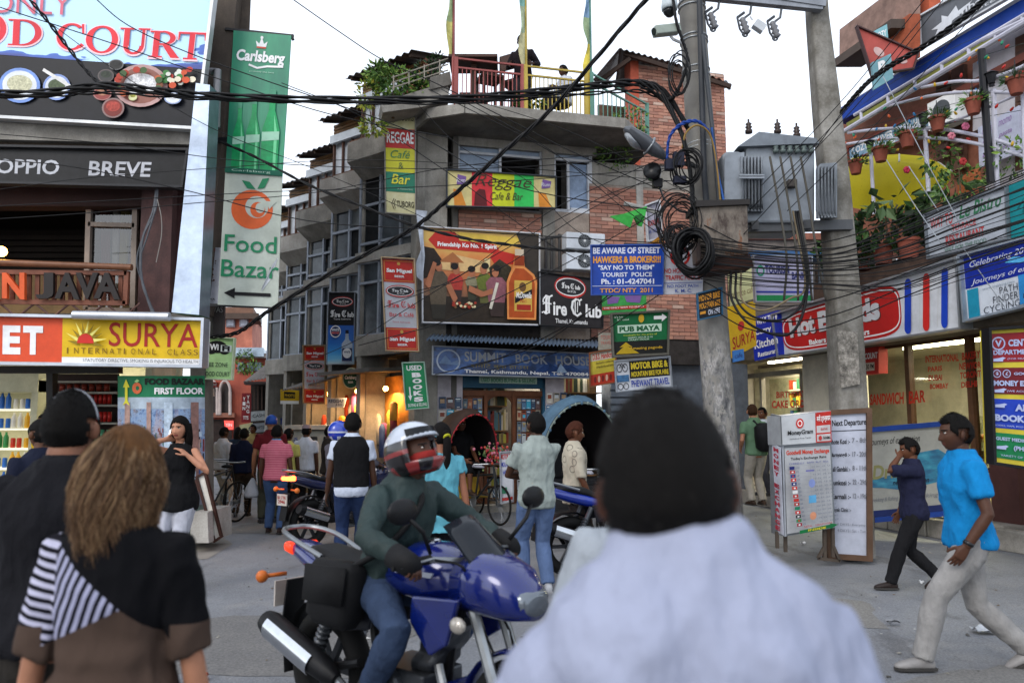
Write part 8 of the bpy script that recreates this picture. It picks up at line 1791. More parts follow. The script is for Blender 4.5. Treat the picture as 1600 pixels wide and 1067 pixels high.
  me=b.mesh('hair',None,True);me.materials.append(hm);me.transform(Matrix.Diagonal((S,S,S,1)));ho=link('hair',me,root)
  so_=ho.modifiers.new('s','SOLIDIFY');so_.thickness=.006;so_.offset=-1
  if hairstyle=='pony':
   b=MB();b.torus(Hm@V((0,-.125,.005)),Rh@V((0,-.6,-.5)),.024,.012,16,8);me=b.mesh('hair_band',None,True);me.materials.append(M('#a9a81f',.6));me.transform(Matrix.Diagonal((S,S,S,1)));link('hair_band',me,root)
 root['_h']=0;del root['_h']
 P_=dict(root=root,Hm=Hm,Rh=Rh,S=S,wr=[w*S for w in wr],el=[e*S for e in el],sj=[s_*S for s_ in sj],kn=kn,an=an,T=T,fin=fin,out=out,hcen=hcen,vs=vs,fs=fs)
 return P_
def extra(p,b,name,m,smooth=True,parent=None):
 """a worn piece built in the figure's own (unscaled) frame"""
 me=b.mesh(name,None,False);b.fix(me);me.polygons.foreach_set('use_smooth',[bool(smooth)]*len(me.polygons))
 if smooth=='auto':_sharp(me,40)
 if not me.materials:me.materials.append(m)
 me.transform(Matrix.Diagonal((p['S'],)*3+(1,)));return link(name,me,parent or p['root'])
def held(p,b,name,label,cat,m,smooth=True,group=None):
 me=b.mesh(name,None,False);b.fix(me);me.polygons.foreach_set('use_smooth',[bool(smooth)]*len(me.polygons))
 if not me.materials:me.materials.append(m)
 r_=p['root'];W4=Matrix.Translation(r_.location)@Matrix.Rotation(r_.rotation_euler.z,4,'Z')@Matrix.Diagonal((p['S'],)*3+(1,));me.transform(W4)
 lo=[min(v.co[i]for v in me.vertices)for i in range(3)];hi=[max(v.co[i]for v in me.vertices)for i in range(3)];c=V(((lo[0]+hi[0])/2,(lo[1]+hi[1])/2,lo[2]));me.transform(Matrix.Translation(-c))
 o=link(name,me);o.location=c;return tag(o,label,cat,group)
def strands(p,name,region,n_,length,m,seed=0,r=.0006,down=0.0,jit=.3,follow=None):
 """fine hair over the scalp: many narrow ribbons in one part"""
 rd=random.Random(seed);Hm=p['Hm'];S=p['S'];cand=[V(v)for v in p['vs']if region(*v)];vs,fs=[],[]
 for _ in range(n_):
  v=rd.choice(cand)+V((rd.uniform(-.004,.004),rd.uniform(-.004,.004),rd.uniform(-.004,.004)));d=V(v).normalized();k=4 if not follow else 10;L=length*rd.uniform(.6,1.15)
  t=(d+V((rd.uniform(-jit,jit),rd.uniform(-jit,jit),rd.uniform(-jit,jit)-down))).normalized();t=t if not follow else(t*.3+V((0,-.25,-.5))).normalized();w=t.cross(V((rd.uniform(-1,1),rd.uniform(-1,1),rd.uniform(-1,1)))).normalized()*r;pt=v*(1.15 if follow else 1.13);ph=rd.uniform(-.6,.6)
  for i in range(k):
   f=1-.6*i/(k-1);vs+=[(Hm@(pt-w*f))*S,(Hm@(pt+w*f))*S]
   if i:o=len(vs)-4;fs.append((o,o+1,o+3,o+2))
   t=follow(pt,t,i/k,ph)if follow else(t+V((0,0,-down*.5))).normalized();pt=pt+t*L/(k-1)
 me=bpy.data.meshes.new(name);me.from_pydata([tuple(q)for q in vs],[],fs);me.materials.append(m);o=link(name,me,p['root']);o['kind']='stuff';m.node_tree.nodes['Principled BSDF'].inputs['Specular IOR Level'].default_value=.2;return o
def gp(px,depth):
 q=P(px,660,depth);return V((q.x,depth,0))
 # ---- foreground: man in pale shirt, seen from behind
SHIRT=NT('pale_shirt');co=SHIRT.co();SHIRT.bump(SHIRT.noise(SHIRT.map(co,(2.2,2.2,1.0),(0,.6,0)),3.5,4,.55),.9,.05);SHIRT=SHIRT.done(SHIRT.mix(SHIRT.noise(co,3,4),lin('#868ba0'),lin('#9a9fb2')),.85,Specular_IOR_Level=.15)
p=person('man in a pale blue grey shirt seen from behind, nearest figure',gp(1052,1.06),R(-3),1.70,skinc='#4a2c20',top='#b4bac6',topmat=SHIRT,sleeve=1.9,pants='#3a3a40',near=True,build=1.04,shoulders=.89,hairstyle='thick',head=(R(-6),R(2)),hands=((-.42,.3,.92),(.22,.1,.80)),elbow=((-.9,-.3,-.5),(.6,-.9,-.1)),hem=.80,collar='#9aa1b2',neck=-.065,drop=.06)
p['root'].rotation_euler=(0,R(-6),R(-3));p['root'].location.x+=.15
strands(p,'hair_strands',lambda x,y,z:(z>-.05 and y<.03)or z>.06,5200,.012,M('#070606',.7,var=0),3,.001,.6,.4);strands(p,'hair_strands',lambda x,y,z:(z>-.05 and y<.03)or z>.06,1500,.013,M('#24201e',.6,var=0),5,.0009,.5,.6)
# second pale shirt just ahead of him
p=person('person in a cream white shirt half hidden behind the nearest man',gp(1022,2.05),R(10),1.60,skinc='#5a3826',top='#8f959c',sleeve=1.8,pants='#4a4a4a',near=True,hands=((-.34,.05,.86),(.25,.1,.86)),collar='#8f959c')
# ---- man in black, left edge
p=person('man in a black t-shirt with a grey hair band at the left edge',gp(108,2.75),R(6),1.70,skinc='#7d5440',top='#16161a',sleeve=.62,pants='#2a2724',near=True,build=1.1,hairstyle='short',head=(R(2),0),hands=((-.27,.16,.83),(.27,.0,.8)),collar='#16161a',feet=((-.1,-.12,.1),(.1,.18,.075)))
strands(p,'hair_strands',lambda x,y,z:(z>-.05 and y<.03)or z>.06,3800,.009,M('#070606',.7,var=0),4,.0009,.35)
b=MB();Hm,Rh=p['Hm'],p['Rh']
pts=[Hm@V((.094*math.sin(a),-.005+.01*math.cos(a),.005+.137*math.cos(a)*.98))for a in[R(d)for d in range(-78,79,6)]];b.tube(pts,.0038,8);extra(p,b,'hair_band',M('#8d8f96',.3,.3))
# ---- striped woman
n=NT('striped_top');x,y,z=n.sep(n.co())
stripe=lambda v,per:n.math('GREATER_THAN',n.math('FRACT',n.math('MULTIPLY',v,1/per)),.52)
blk,brn=lin('#0b0b0e'),lin('#43362f')
sA=n.mix(stripe(n.math('ADD',z,n.math('MULTIPLY',x,.25)),.026),lin('#a9a8bc'),lin('#17161d'));sB=n.mix(stripe(n.math('SUBTRACT',n.math('MULTIPLY',x,.9),n.math('MULTIPLY',z,.35)),.022),lin('#8f90a8'),lin('#17161d'))
st=n.mix(n.math('GREATER_THAN',x,-.125),sA,sB)
c=n.mix(n.math('GREATER_THAN',n.math('SUBTRACT',z,n.math('MULTIPLY',x,.46)),1.11),brn,st)
c=n.mix(n.math('GREATER_THAN',n.math('ADD',z,n.math('MULTIPLY',x,.86)),1.185),c,blk)
cuff=n.math('LESS_THAN',z,1.085);side_=n.math('GREATER_THAN',n.math('ABSOLUTE',x),.16);c=n.mix(n.math('MULTIPLY',cuff,side_),c,brn)
n.bump(n.noise(n.map(n.co(),(4,4,1.5)),5,4),.3,.02);STRIPED=n.done(c,.9,Specular_IOR_Level=.1)
p=person('woman with light brown curly hair in a black, brown and striped top',gp(197,2.08),R(2),1.585,True,skinc='#a8765c',hair='#5a3d24',hairstyle='long',hairlen=-.03,top='#222222',topmat=STRIPED,sleeve=.98,pants='#4a4442',near=True,hands=((-.27,.02,.76),(.26,.05,.78)),head=(R(-14),R(-3)),hem=.72,build=.95,shoulders=1.0)
def curl(pt,t,k,ph):
 h=V((pt.x,(pt.y+.015)*.8,0));rr=h.length;a=k*13+ph*9+pt.x*25
 return(t*.35+V((math.sin(a)*.5,math.cos(a*.8)*.35,-1.0))+h.normalized()*((.094 if pt.z>-.07 else max(.03,.09-.23*(-pt.z-.07)))+ph*.009-rr)*12).normalized()
for k,(n_,c_)in enumerate(((2600,'#4a3524'),(2200,'#6b5038'),(1500,'#8a6e50'))):strands(p,'hair_strands',lambda x,y,z:(z>-.03 and y<.05)or z>.03,n_,.37,M(c_,.6,var=0),11+k,.0014,.2,.4,curl)
# ---- woman on the phone
p=person('woman with long black hair in a black vest top talking on a phone',gp(283,7.6),R(178),1.66,True,skinc='#b07c62',hair='#0f0c0b',hairstyle='long',hairlen=.04,top='#131315',sleeve=0,pants='#a9aab4',near=True,hands=((-.14,.13,1.32),(.11,.06,1.475)),elbow=((-1,.2,-.9),(.9,.5,-1)),handkind=('relaxed','relaxed'),head=(R(-6),R(-2)),hem=.78,build=.96,feet=((-.09,0,.075),(.09,.04,.075)))
b=MB();Hm=p['Hm'];b.box(Hm@V((.088,.02,-.02)),(.014,.045,.1),(X3,V((0,.92,.38)).normalized(),V((0,-.38,.92)).normalized()));held(p,b,'mobile_phone','silver mobile phone held to the ear of the woman in black','phone',M('#b9bcc2',.3,.4),False)
b=MB();c,rt,fw=p['T'](1.38,0,.07);pts=[p['T'](1.46,.06*math.cos(R(a)),.03)[0]+V((0,.06*abs(math.sin(R(a))),-.13*abs(math.sin(R(a)))))for a in range(0,181,15)];b.tube(pts,.0022,5);extra(p,b,'necklace',M('#c9cacc',.2,.8))
# ---- left shop: yellow shirt and dark blue shirt
person('shopper in a yellow t-shirt inside the lit shop',V((P(68,700,11.3).x,11.3,.08)),R(150),1.64,skinc='#5a3a28',top='#c9a41c',pants='#2a2a30');person('man in a dark navy shirt half hidden by the man in black',gp(66,6.2),R(60),1.62,skinc='#5a3a28',top='#181c2c',sleeve=1.2,pants='#26262a')
# ---- street walkers
p=person('man in a pink striped polo shirt and blue jeans walking away',gp(433,11.4),R(4),1.56,skinc='#4d3022',top='#a84858',topmat=None,sleeve=.55,pants='#3f5478',shoe='#2a1a18',feet=((-.11,.1,.075),(.12,-.1,.09)),hands=((-.24,.06,.82),(.25,.05,.82)),collar='#3f8ab8')
n=NT('pink_stripes');z=n.sep(n.co())[2];PST=n.done(n.mix(n.math('GREATER_THAN',n.math('FRACT',n.math('MULTIPLY',z,40)),.55),lin('#b0445a'),lin('#c97a88')),.85)
for ch in children(p['root']):
 if ch.name.startswith('shirt'):ch.data.materials.clear();ch.data.materials.append(PST)
MAR=person('man in a maroon shirt with blue cap and white bag',gp(424,12.6),R(20),1.72,skinc='#9c6a4e',top='#5d1a20',sleeve=.6,pants='#3a3a30',hairstyle=None,hands=((-.25,.12,.84),(.25,.02,.82)))
p=MAR;b=MB();Hm=p['Hm'];b.loft([(Hm@V((0,-.008,-.02)),X3,Y3,.092,.112),(Hm@V((0,-.008,.05)),X3,Y3,.096,.116),(Hm@V((0,-.01,.105)),X3,Y3,.07,.085),(Hm@V((0,-.01,.135)),X3,Y3,.02,.025)],18);extra(p,b,'blue_cap',M('#1f4a9c',.5))
b=MB();c=V(p['wr'][0])/p['S']+V((0,.03,-.3));b.loft([(c+V((0,0,.16)),X3,Y3,.02,.04),(c+V((0,0,.02)),X3,Y3,.1,.07),(c-V((0,0,.1)),X3,Y3,.13,.08),(c-V((0,0,.15)),X3,Y3,.1,.05)],12);held(p,b,'carrier_bag','white plastic carrier bag held by the man in maroon','bag',M('#b9bcc4',.4))
p=person('man in a navy shirt and brown trousers walking away',gp(382,13.4),R(12),1.5,skinc='#4a2f22',top='#161a2e',sleeve=1.0,pants='#3a2f26',shoe='#1c1614',feet=((-.1,-.08,.09),(.1,.12,.075)))
p=person('man in a white shirt beside the cycle at the left kerb',gp(350,14.2),R(-30),1.52,skinc='#4a2f22',top='#b4b6bc',sleeve=1.8,pants='#b0aaa0')
p=person('man in a white shirt and small topi cap walking away',gp(479,13.6),R(-6),1.56,skinc='#4a2f22',top='#c4c8d2',sleeve=.6,pants='#1a1a1c',hairstyle='crop')
b=MB();Hm=p['Hm'];b.loft([(Hm@V((0,-.01,.06)),X3,Y3,.086,.1),(Hm@V((0,-.012,.1)),X3,Y3,.08,.09),(Hm@V((0,-.015,.128)),X3,Y3,.05,.085)],16);extra(p,b,'topi_cap',M('#8a7a80',.7),'auto')
person('man in a pale yellow shirt glimpsed past the pink striped man',gp(451,13),R(-15),1.5,skinc='#4a2f22',top='#b9b060',sleeve=.6,pants='#2a2a2a');person('woman in a dark shawl far down the lane',gp(372,17.5),R(15),1.5,True,skinc='#4a2f22',top='#1f2a3a',sleeve=1.6,pants='#2a2430',hairstyle='long')
person('person in a tan jacket far down the lane',gp(396,19),R(170),1.55,skinc='#5a3a28',top='#8a7a50',sleeve=1.6,pants='#3a3430');person('man in a dark shirt standing at the lit wing shops',gp(515,12.9),R(-60),1.55,skinc='#4a2f22',top='#2a2420',sleeve=.6,pants='#2a2a30')
p=person('man in a black waistcoat over a white shirt walking away',gp(551,8.6),R(6),1.7,skinc='#3f281c',top='#b4bccc',sleeve=.55,vest='#141416',pants='#22304f',shoe='#1a1a1c',feet=((-.11,-.05,.075),(.11,.1,.075)),hands=((-.27,.05,.8),(.26,.05,.8)),hairstyle='thick',hem=.80,collar='#b4bccc')
# ---- woman in turquoise
p=person('woman in a turquoise t-shirt with a long black ponytail',gp(690,6.6),R(14),1.6,True,skinc='#8a5a44',hair='#0e0b0b',hairstyle='pony',top='#5b9fb0',sleeve=.35,pants='#15151a',shoe='#2a2a2a',near=True,hem=.74,hands=((-.22,.12,.84),(.25,-.02,.8)),feet=((-.09,.1,.075),(.1,-.1,.09)),head=(R(16),R(4)))
b=MB();T_=p['T'];b.tube(cat_rom([T_(1.41,-.11,.03)[0],T_(1.44,-.1,-.03)[0],T_(1.3,-.155,-.12)[0],T_(1.1,-.2,-.1)[0],T_(1.0,-.22,-.06)[0]],6),.012,8);c=T_(.93,-.26,-.05)[0];b.loft([(c+V((0,0,.12)),X3,Y3,.05,.11),(c,X3,Y3,.07,.15),(c-V((0,0,.14)),X3,Y3,.065,.15),(c-V((0,0,.17)),X3,Y3,.05,.12)],14);held(p,b,'shoulder_bag','grey patterned shoulder bag of the woman in turquoise','bag',M('#6a5a66',.8,var=.5,sc=30))
b=MB();c=V(p['wr'][1])/p['S']+V((-.02,.08,-.28));b.loft([(c+V((0,0,.12)),X3,Y3,.02,.1),(c,X3,Y3,.06,.15),(c-V((0,0,.12)),X3,Y3,.055,.14)],12);b.tube([c+V((0,.05,.12)),V(p['wr'][1])/p['S']+V((0,.02,-.06)),c+V((0,-.05,.12))],.008,6);held(p,b,'hand_bag','pink and white bag hanging from the hand of the woman in turquoise','bag',M('#a86a80',.7,var=.4,sc=25))
# ---- man in grey polo
p=person('man in a grey polo shirt and faded jeans with folded arms',gp(838,7.55),R(16),1.69,skinc='#3f281c',top='#8a938f',sleeve=.6,pants='#56698c',shoe='#a9aaae',near=True,hairstyle='thick',hands=((-.02,.2,1.08),(-.1,.24,1.12)),elbow=((-1,.05,-.6),(1,.2,-.6)),head=(R(8),0),hem=.80,collar='#8a938f',feet=((-.11,.08,.075),(.1,-.04,.075)),twist=.0)
# ---- person with reddish hair in patterned shirt
n=NT('patterned_shirt');vo=n.n('ShaderNodeTexVoronoi');n.put(vo.inputs['Vector'],n.co());vo.inputs['Scale'].default_value=9
d_=vo.outputs['Distance'];ringf=n.math('MULTIPLY',n.math('GREATER_THAN',d_,.28),n.math('LESS_THAN',d_,.38));PTN=n.done(n.mix(n.math('MULTIPLY',ringf,.8),n.mix(n.noise(n.co(),4,4),lin('#8f8878'),lin('#b0a998')),lin('#5a564e')),.85)
p=person('person with reddish brown hair in a pale patterned shirt',gp(897,8.7),R(-78),1.6,skinc='#5d3a28',hair='#3d1f14',hairstyle='mop',top='#a9a294',topmat=PTN,sleeve=1.0,pants='#3a3634',near=True,hands=((-.22,.08,.82),(.22,.12,.84)),head=(R(-4),R(-4)),hem=.76,collar='#a9a294')
# ---- right side walkers
p=person('boy in a dark navy shirt walking with his hand to his cheek',gp(1420,7.6),R(78),1.44,skinc='#5a3826',top='#1f2136',sleeve=.9,pants='#1a1a1c',shoe='#2a211e',near=True,hairstyle='mop',hands=((-.06,.14,1.50),(.22,.1,.84)),elbow=((-.8,.9,-.9),(.5,-.9,0)),feet=((-.07,.30,.085),(.08,-.24,.15)),head=(R(4),R(-10)),hem=.80,handkind=('flat','relaxed'))
strands(p,'hair_strands',lambda x,y,z:(z>-.04 and y<.0)or z>.07,1200,.018,M('#0a0807',.7,var=0),22,.0014,.3)
p=person('man in a bright blue t-shirt and grey trousers striding left',gp(1503,5.2),R(82),1.69,skinc='#4a2f22',top='#1275b0',sleeve=.62,pants='#8a8886',shoe='#8d8a88',near=True,hairstyle='thick',hands=((-.24,.12,.82),(.24,-.02,.8)),feet=((-.08,.36,.085),(.09,-.36,.12)),head=(R(0),R(-2)),hem=.84,lean=.05,hip=(0,0,.86))
b=MB();w=V(p['wr'][0])/p['S'];e=V(p['el'][0])/p['S'];b.lathe(w+(e-w).normalized()*.03,[(.033,-.012),(.034,0),(.033,.012)],14,e-w);extra(p,b,'wrist_watch',M('#1a1a1c',.3,.3));SCALP=lambda x,y,z:(z>-.04 and y<.0)or z>.07
strands(p,'hair_strands',SCALP,1500,.016,M('#0a0807',.7,var=0),21,.0012,.3)
sd_=.28
p=person('man in a green t-shirt with a black rucksack at the shop door',V((gp(1180,12.6).x,12.6,.28)),R(12),1.62,skinc='#a8765c',hair='#3a2618',hairstyle='short',top='#5d7a60',sleeve=.6,pants='#9a948a',shoe='#3a2a20',lean=.12,head=(R(-20),0),hands=((-.2,.16,.95),(.2,.18,.95)))
b=MB();T_=p['T'];c=T_(1.12,.1,-.24)[0];b.loft([(c+V((.02,0,-.24)),X3,Y3,.14,.09),(c+V((0,0,-.18)),X3,Y3,.2,.14),(c,X3,Y3,.21,.17),(c+V((-.02,.02,.16)),X3,Y3,.19,.14),(c+V((-.02,.03,.24)),X3,Y3,.1,.07)],16,2.6);b.ball(c+V((.05,-.15,-.06)),.12,10,(1.2,.6,.9));b.tube([T_(1.42,-.06,-.1)[0],T_(1.3,.02,-.13)[0],c+V((0,.1,.1))],.02,8)
r_=held(p,b,'rucksack','big black rucksack on the back of the man in green','rucksack',M('#141416',.7,var=.3,sc=14))
b=MB();b.tube([T_(1.425,-.1,.02)[0],T_(1.38,-.04,-.1)[0],T_(1.25,.08,-.13)[0],T_(1.05,.17,-.06)[0]],.012,8);extra(p,b,'bag_strap',M('#1a1a1a',.7))
person('shopkeeper in a white shirt behind the grocery shop door',V((gp(1192,14.3).x,14.3,.28)),R(130),1.6,skinc='#5d3a28',top='#b4bcc4',sleeve=.6,pants='#3a3a40')
# ---- terrace guests
def Fterr(px,o):t=FT(px,o);return Fw(t,7.22,o)
person('guest in a dark jacket leaning at the middle of the terrace rail',Fterr(818,.6),R(165),1.6,skinc='#3f281c',top='#1f1a1e',sleeve=1.8,pants='#2a2a2e',lean=.15,hands=((-.25,.25,1.02),(.2,.3,1.02)));person('seated guest in white behind the yellow terrace rail',Fterr(885,.45),R(120),1.6,skinc='#3f281c',top='#b9bcc4',sleeve=1.8,pants='#2a2a30',hip=(0,0,.5),feet=((-.1,.42,.08),(.1,.42,.08)),hands=((-.15,.3,.72),(.15,.3,.72)),sitting=True)
# ================================================================ VEHICLES
def place(root,loc,rz):root.location=loc;root.rotation_euler=(0,0,rz)
def vroot(name,label,cat,group=None):
 r_=thing(name,label,cat,(0,0,0),0,group);return r_
def wheel(root,x,y,R_,rt,rim,spokes,name='wheel',wire=False,z=None):
 z=R_ if z is None else z;c=V((x,y,z));w=MB();w.torus(c,Y3,R_-rt*.55,rt*.42,36,8,1.0);w.lathe(c-Y3*.05,[(.035,0),(.035,.1)],10,Y3);h=w.build(name,rim,root,'auto')
 t=MB();t.torus(c,Y3,R_-rt,rt,40,10,1.1 if not wire else .9);t.build('tyre',RUBBER,h,True)
 b=MB()
 for k in range(spokes):
  a=2*math.pi*k/spokes;d=V((math.cos(a),0,math.sin(a)))
  if wire:b.tube([c+d*.03+Y3*(.03 if k%2 else-.03),c+d*(R_-rt*1.3)],.0025,4)
  else:b.beam(c+d*.03,c+d*(R_-rt*1.4),.035,.03,Y3)
 b.build('spokes',rim,h);return h
SMOKE=M('#1c2026',.08,var=0);REDL=M('#c4281c',.2,var=0)
def moto(label,col,fairing=True,lit=True,plate='#b8b0a8'):
 r_=vroot('motorcycle',label,'motorcycle');PT=M(col,.22,.15,.06,coat=.8);BK=M('#151517',.45,.1,.2);GY_=M('#4a4d52',.4,.6,.2);B=lambda:MB()
 wheel(r_,-.62,0,.31,.06,M('#2b2d31',.35,.5),6);wheel(r_,.72,0,.30,.05,M('#2b2d31',.35,.5),6)
 b=B();b.torus(V((.72,.075,.3)),Y3,.11,.018,24,4,.25);b.build('brake_disc',STEEL,r_,True)
 b=B()
 for s_ in(-1,1):b.tube([V((.72,s_*.085,.3)),V((.60,s_*.085,.58)),V((.44,s_*.085,.96))],[.03,.026,.024],8)
 b.build('fork',GALV,r_,'auto')
 b=B();b.loft([(V((.72+.33*math.cos(R(a)),0,.3+.33*math.sin(R(a)))),Y3,V((math.cos(R(a)),0,math.sin(R(a)))),.055,.012)for a in range(20,161,14)],10);b.build('front_mudguard',PT,r_,'auto')
 b=B();b.loft([(V((-.62+.35*math.cos(R(a)),0,.31+.35*math.sin(R(a)))),Y3,V((math.cos(R(a)),0,math.sin(R(a)))),.07,.012)for a in range(60,196,15)],10);b.beam(V((-.96,0,.72)),V((-1.02,0,.38)),.13,.012,X3);b.build('rear_mudguard',BK,r_,'auto')
 b=B();b.tube([V((.42,0,.9)),V((.3,0,.62)),V((.25,0,.3)),V((-.1,0,.27)),V((-.25,0,.5)),V((-.3,0,.74))],.025,8);b.tube([V((.4,0,.92)),V((-.1,0,.78)),V((-.6,0,.76))],.03,8)
 for s_ in(-1,1):b.tube([V((-.25,s_*.1,.42)),V((-.62,s_*.1,.31))],.022,8)
 b.build('frame',BK,r_,'auto')
 b=B()
 for s_ in(-1,1):b.tube([V((-.6,s_*.13,.34)),V((-.42,s_*.14,.72))],.028,8);b.lathe(V((-.56,s_*.13,.43)),[(.04,i*.03+d)if d==0 else(.026,i*.03+d)for i in range(7)for d in(0,.015)],10,V((.18,0,.38)))
 b.build('shock_absorber',GY_,r_,'auto')
 b=B();b.box((.06,0,.36),(.36,.26,.2));b.loft([(V((.16+.1*k*.3,0,.46+k*.045)),X3,Y3,.09 if k%2 else .075,.11 if k%2 else .09,4)for k in range(6)],12);b.lathe(V((.02,-.17,.36)),[(.1,0),(.1,.05),(.06,.06)],16,V((0,-1,0))*-1);b.lathe(V((.02,.12,.36)),[(.1,0),(.1,.05),(.06,.06)],16,Y3);bevel(b.build('engine',GY_,r_),.012)
 b=B();b.tube(cat_rom([V((.27,-.06,.5)),V((.34,-.1,.36)),V((.2,-.14,.25)),V((-.15,-.16,.26)),V((-.35,-.17,.34))],5),.022,8);b.build('exhaust_pipe',STEEL,r_,'auto')
 b=B();a,e=V((-.33,-.18,.34)),V((-.95,-.21,.54));d=(e-a);b.lathe(a,[(.03,0),(.055,.06),(.066,.2),(.068,.58),(.055,.63),(.035,.63)],18,d);mf=b.build('muffler',BK,r_,'auto')
 b=B();n_=d.normalized();u=n_.cross(Y3).normalized();o_=-Y3;vs=[]
 for k in range(9):
  for i in range(-3,4):w=R(i*16);vs.append(a+n_*(.16+k*.05)+(o_*math.cos(w)+u*math.sin(w))*.074)
 b.add(vs,[(k*7+i,k*7+i+1,k*7+i+8,k*7+i+7)for k in range(8)for i in range(6)]);b.build('heat_shield',CHROME,mf,True)
 b=B();b.loft([(V((-.12,0,.82)),Y3,Z3,.08,.05),(V((-.04,0,.87)),Y3,Z3,.12,.1),(V((.1,0,.9)),Y3,Z3,.16,.135,2.4),(V((.26,0,.9)),Y3,Z3,.165,.14,2.5),(V((.38,0,.88)),Y3,Z3,.12,.11),(V((.44,0,.86)),Y3,Z3,.06,.06)],20);tk=b.build('fuel_tank',PT,r_,True)
 b=B();b.lathe(V((.16,0,1.03)),[(.04,0),(.04,.015),(.03,.02)],14);b.build('filler_cap',CHROME,tk)
 b=B()
 for s_ in(-1,1):b.prism([V((.5,s_*.14,.84)),V((.22,s_*.16,.82)),V((.2,s_*.15,.7)),V((.34,s_*.16,.58)),V((.44,s_*.16,.64))],V((0,s_*.03,0)))
 bevel(b.build('tank_shroud',PT,r_),.01)
 b=B()
 for s_ in(-1,1):b.prism([V((.34,s_*.162,.93)),V((.06,s_*.155,.92)),V((.08,s_*.158,.905)),V((.33,s_*.166,.91))],V((0,s_*.01,0)))
 b.build('tank_stripe',M('#a9adb8',.4),r_)
 b=B();b.prism([V((.36,-.12,.45)),V((.3,-.13,.22)),V((-.08,-.12,.2)),V((.0,-.12,.3))],V((0,.24,0)));bevel(b.build('belly_pan',PT,r_),.02)
 b=B();b.loft([(V((-.06,0,.83)),Y3,Z3,.09,.03),(V((-.16,0,.815)),Y3,Z3,.12,.045),(V((-.34,0,.82)),Y3,Z3,.125,.045),(V((-.46,0,.87)),Y3,Z3,.115,.05),(V((-.66,0,.9)),Y3,Z3,.1,.045),(V((-.78,0,.9)),Y3,Z3,.05,.025)],16,2.6);b.build('seat',M('#161618',.6,var=.2,bump=.2),r_,True)
 b=B();b.loft([(V((-.2,0,.74)),Y3,Z3,.13,.06),(V((-.4,0,.77)),Y3,Z3,.14,.07),(V((-.65,0,.83)),Y3,Z3,.125,.065),(V((-.88,0,.89)),Y3,Z3,.085,.05),(V((-.98,0,.91)),Y3,Z3,.05,.03)],16,2.6);b.build('tail_cowl',PT,r_,True)
 b=B()
 for s_ in(-1,1):b.prism([V((-.1,s_*.12,.76)),V((-.42,s_*.135,.74)),V((-.36,s_*.13,.56)),V((-.14,s_*.12,.6))],V((0,s_*.02,0)))
 bevel(b.build('side_panel',M('#1b1d24',.3),r_),.01)
 b=B();b.tube(cat_rom([V((-.55,.13,.9)),V((-.8,.14,.97)),V((-.98,.08,1.0)),V((-.98,-.08,1.0)),V((-.8,-.14,.97)),V((-.55,-.13,.9))],5),.014,8);b.build('grab_rail',STEEL,r_,'auto')
 TL=M('#c4281c',.2,emit='#ff4a22',es=7 if lit else .5,var=0)
 for s_ in(-1,1):
  b=B();b.loft([(V((-.9,s_*.05,.9)),Y3,Z3,.045,.035),(V((-1.0,s_*.035,.9)),Y3,Z3,.034,.028),(V((-1.02,s_*.03,.9)),Y3,Z3,.02,.015)],12,3);b.build('tail_light',TL,r_,True)
  b=B();b.tube([V((-.95,s_*.08,.76)),V((-.97,s_*.2,.76))],.012,6);b.ball(V((-.97,s_*.22,.76)),.035,8);b.build('indicator',M('#c4682a',.3),r_,True)
  b=B();b.tube([V((.42,s_*.26,1.04)),V((.46,s_*.34,1.14)),V((.44,s_*.4,1.2))],.01,6);b.ball(V((.43,s_*.43,1.23)),.075,12,(.35,1.15,.75));mr=b.build('mirror',BK,r_,True)
  b=B();b.tube([V((.36,s_*.2,1.0)),V((.31,s_*.38,.985))],.021,8);b.build('grip',RUBBER,r_,'auto');b=B();b.tube([V((.4,s_*.22,1.01)),V((.37,s_*.38,.99))],.007,6);b.build('lever',STEEL,r_)
  b=B();b.tube([V((-.08,s_*.08,.32)),V((-.08,s_*.26,.32))],.016,8);b.build('footpeg',RUBBER,r_,'auto')
 b=B();b.tube([V((.36,-.22,1.0)),V((.44,-.1,.99)),V((.44,.1,.99)),V((.36,.22,1.0))],.014,8);b.build('handlebar',STEEL,r_,'auto')
 b=B()
 for s_,zz in((-1,.62),(1,.6),(.4,.7)):b.tube(cat_rom([V((.38,s_*.2,1.0)),V((.52,s_*.16,.98)),V((.5,s_*.1,.85)),V((.62,s_*.07,zz))],4),.006,5)
 b.build('brake_hose',RUBBER,r_);b=B();b.prism([V((-.7,.12,.38)),V((-.1,.12,.4)),V((-.05,.12,.34)),V((-.62,.12,.26))],V((0,.025,0)));b.build('chain_guard',BK,r_)
 b=B();[b.lathe(V((x,-.145,z)),[(.012,0),(.012,.012)],6,-Y3)for x,z in((-.05,.3),(.1,.28),(.18,.4),(.0,.44),(.14,.34))];b.build('engine_bolt',CHROME,r_)
 b=B();b.box((-1.03,0,.64),(.012,.2,.14));b.build('number_plate',M(plate,.5,var=.1),r_);vs,fs=text_geo('BA 17 PA',.03);b=B();b.add([V((-1.038,.085-.17*x,.69-.045*y))for x,y in vs],fs);vs,fs=text_geo('2946',.03);b.add([V((-1.038,.07-.14*x,.64-.045*y))for x,y in vs],fs);b.build('plate_lettering',M('#8a1c1c',.5,var=0),r_,fix=False)
 b=B();b.loft([(V((.42,0,.88)),Y3,Z3,.15,.12,2.6),(V((.56,0,.9)),Y3,Z3,.165,.14,2.6),(V((.7,0,.87)),Y3,Z3,.14,.115,2.6),(V((.8,0,.83)),Y3,Z3,.08,.06)],18);fa=b.build('front_fairing',PT,r_,True)
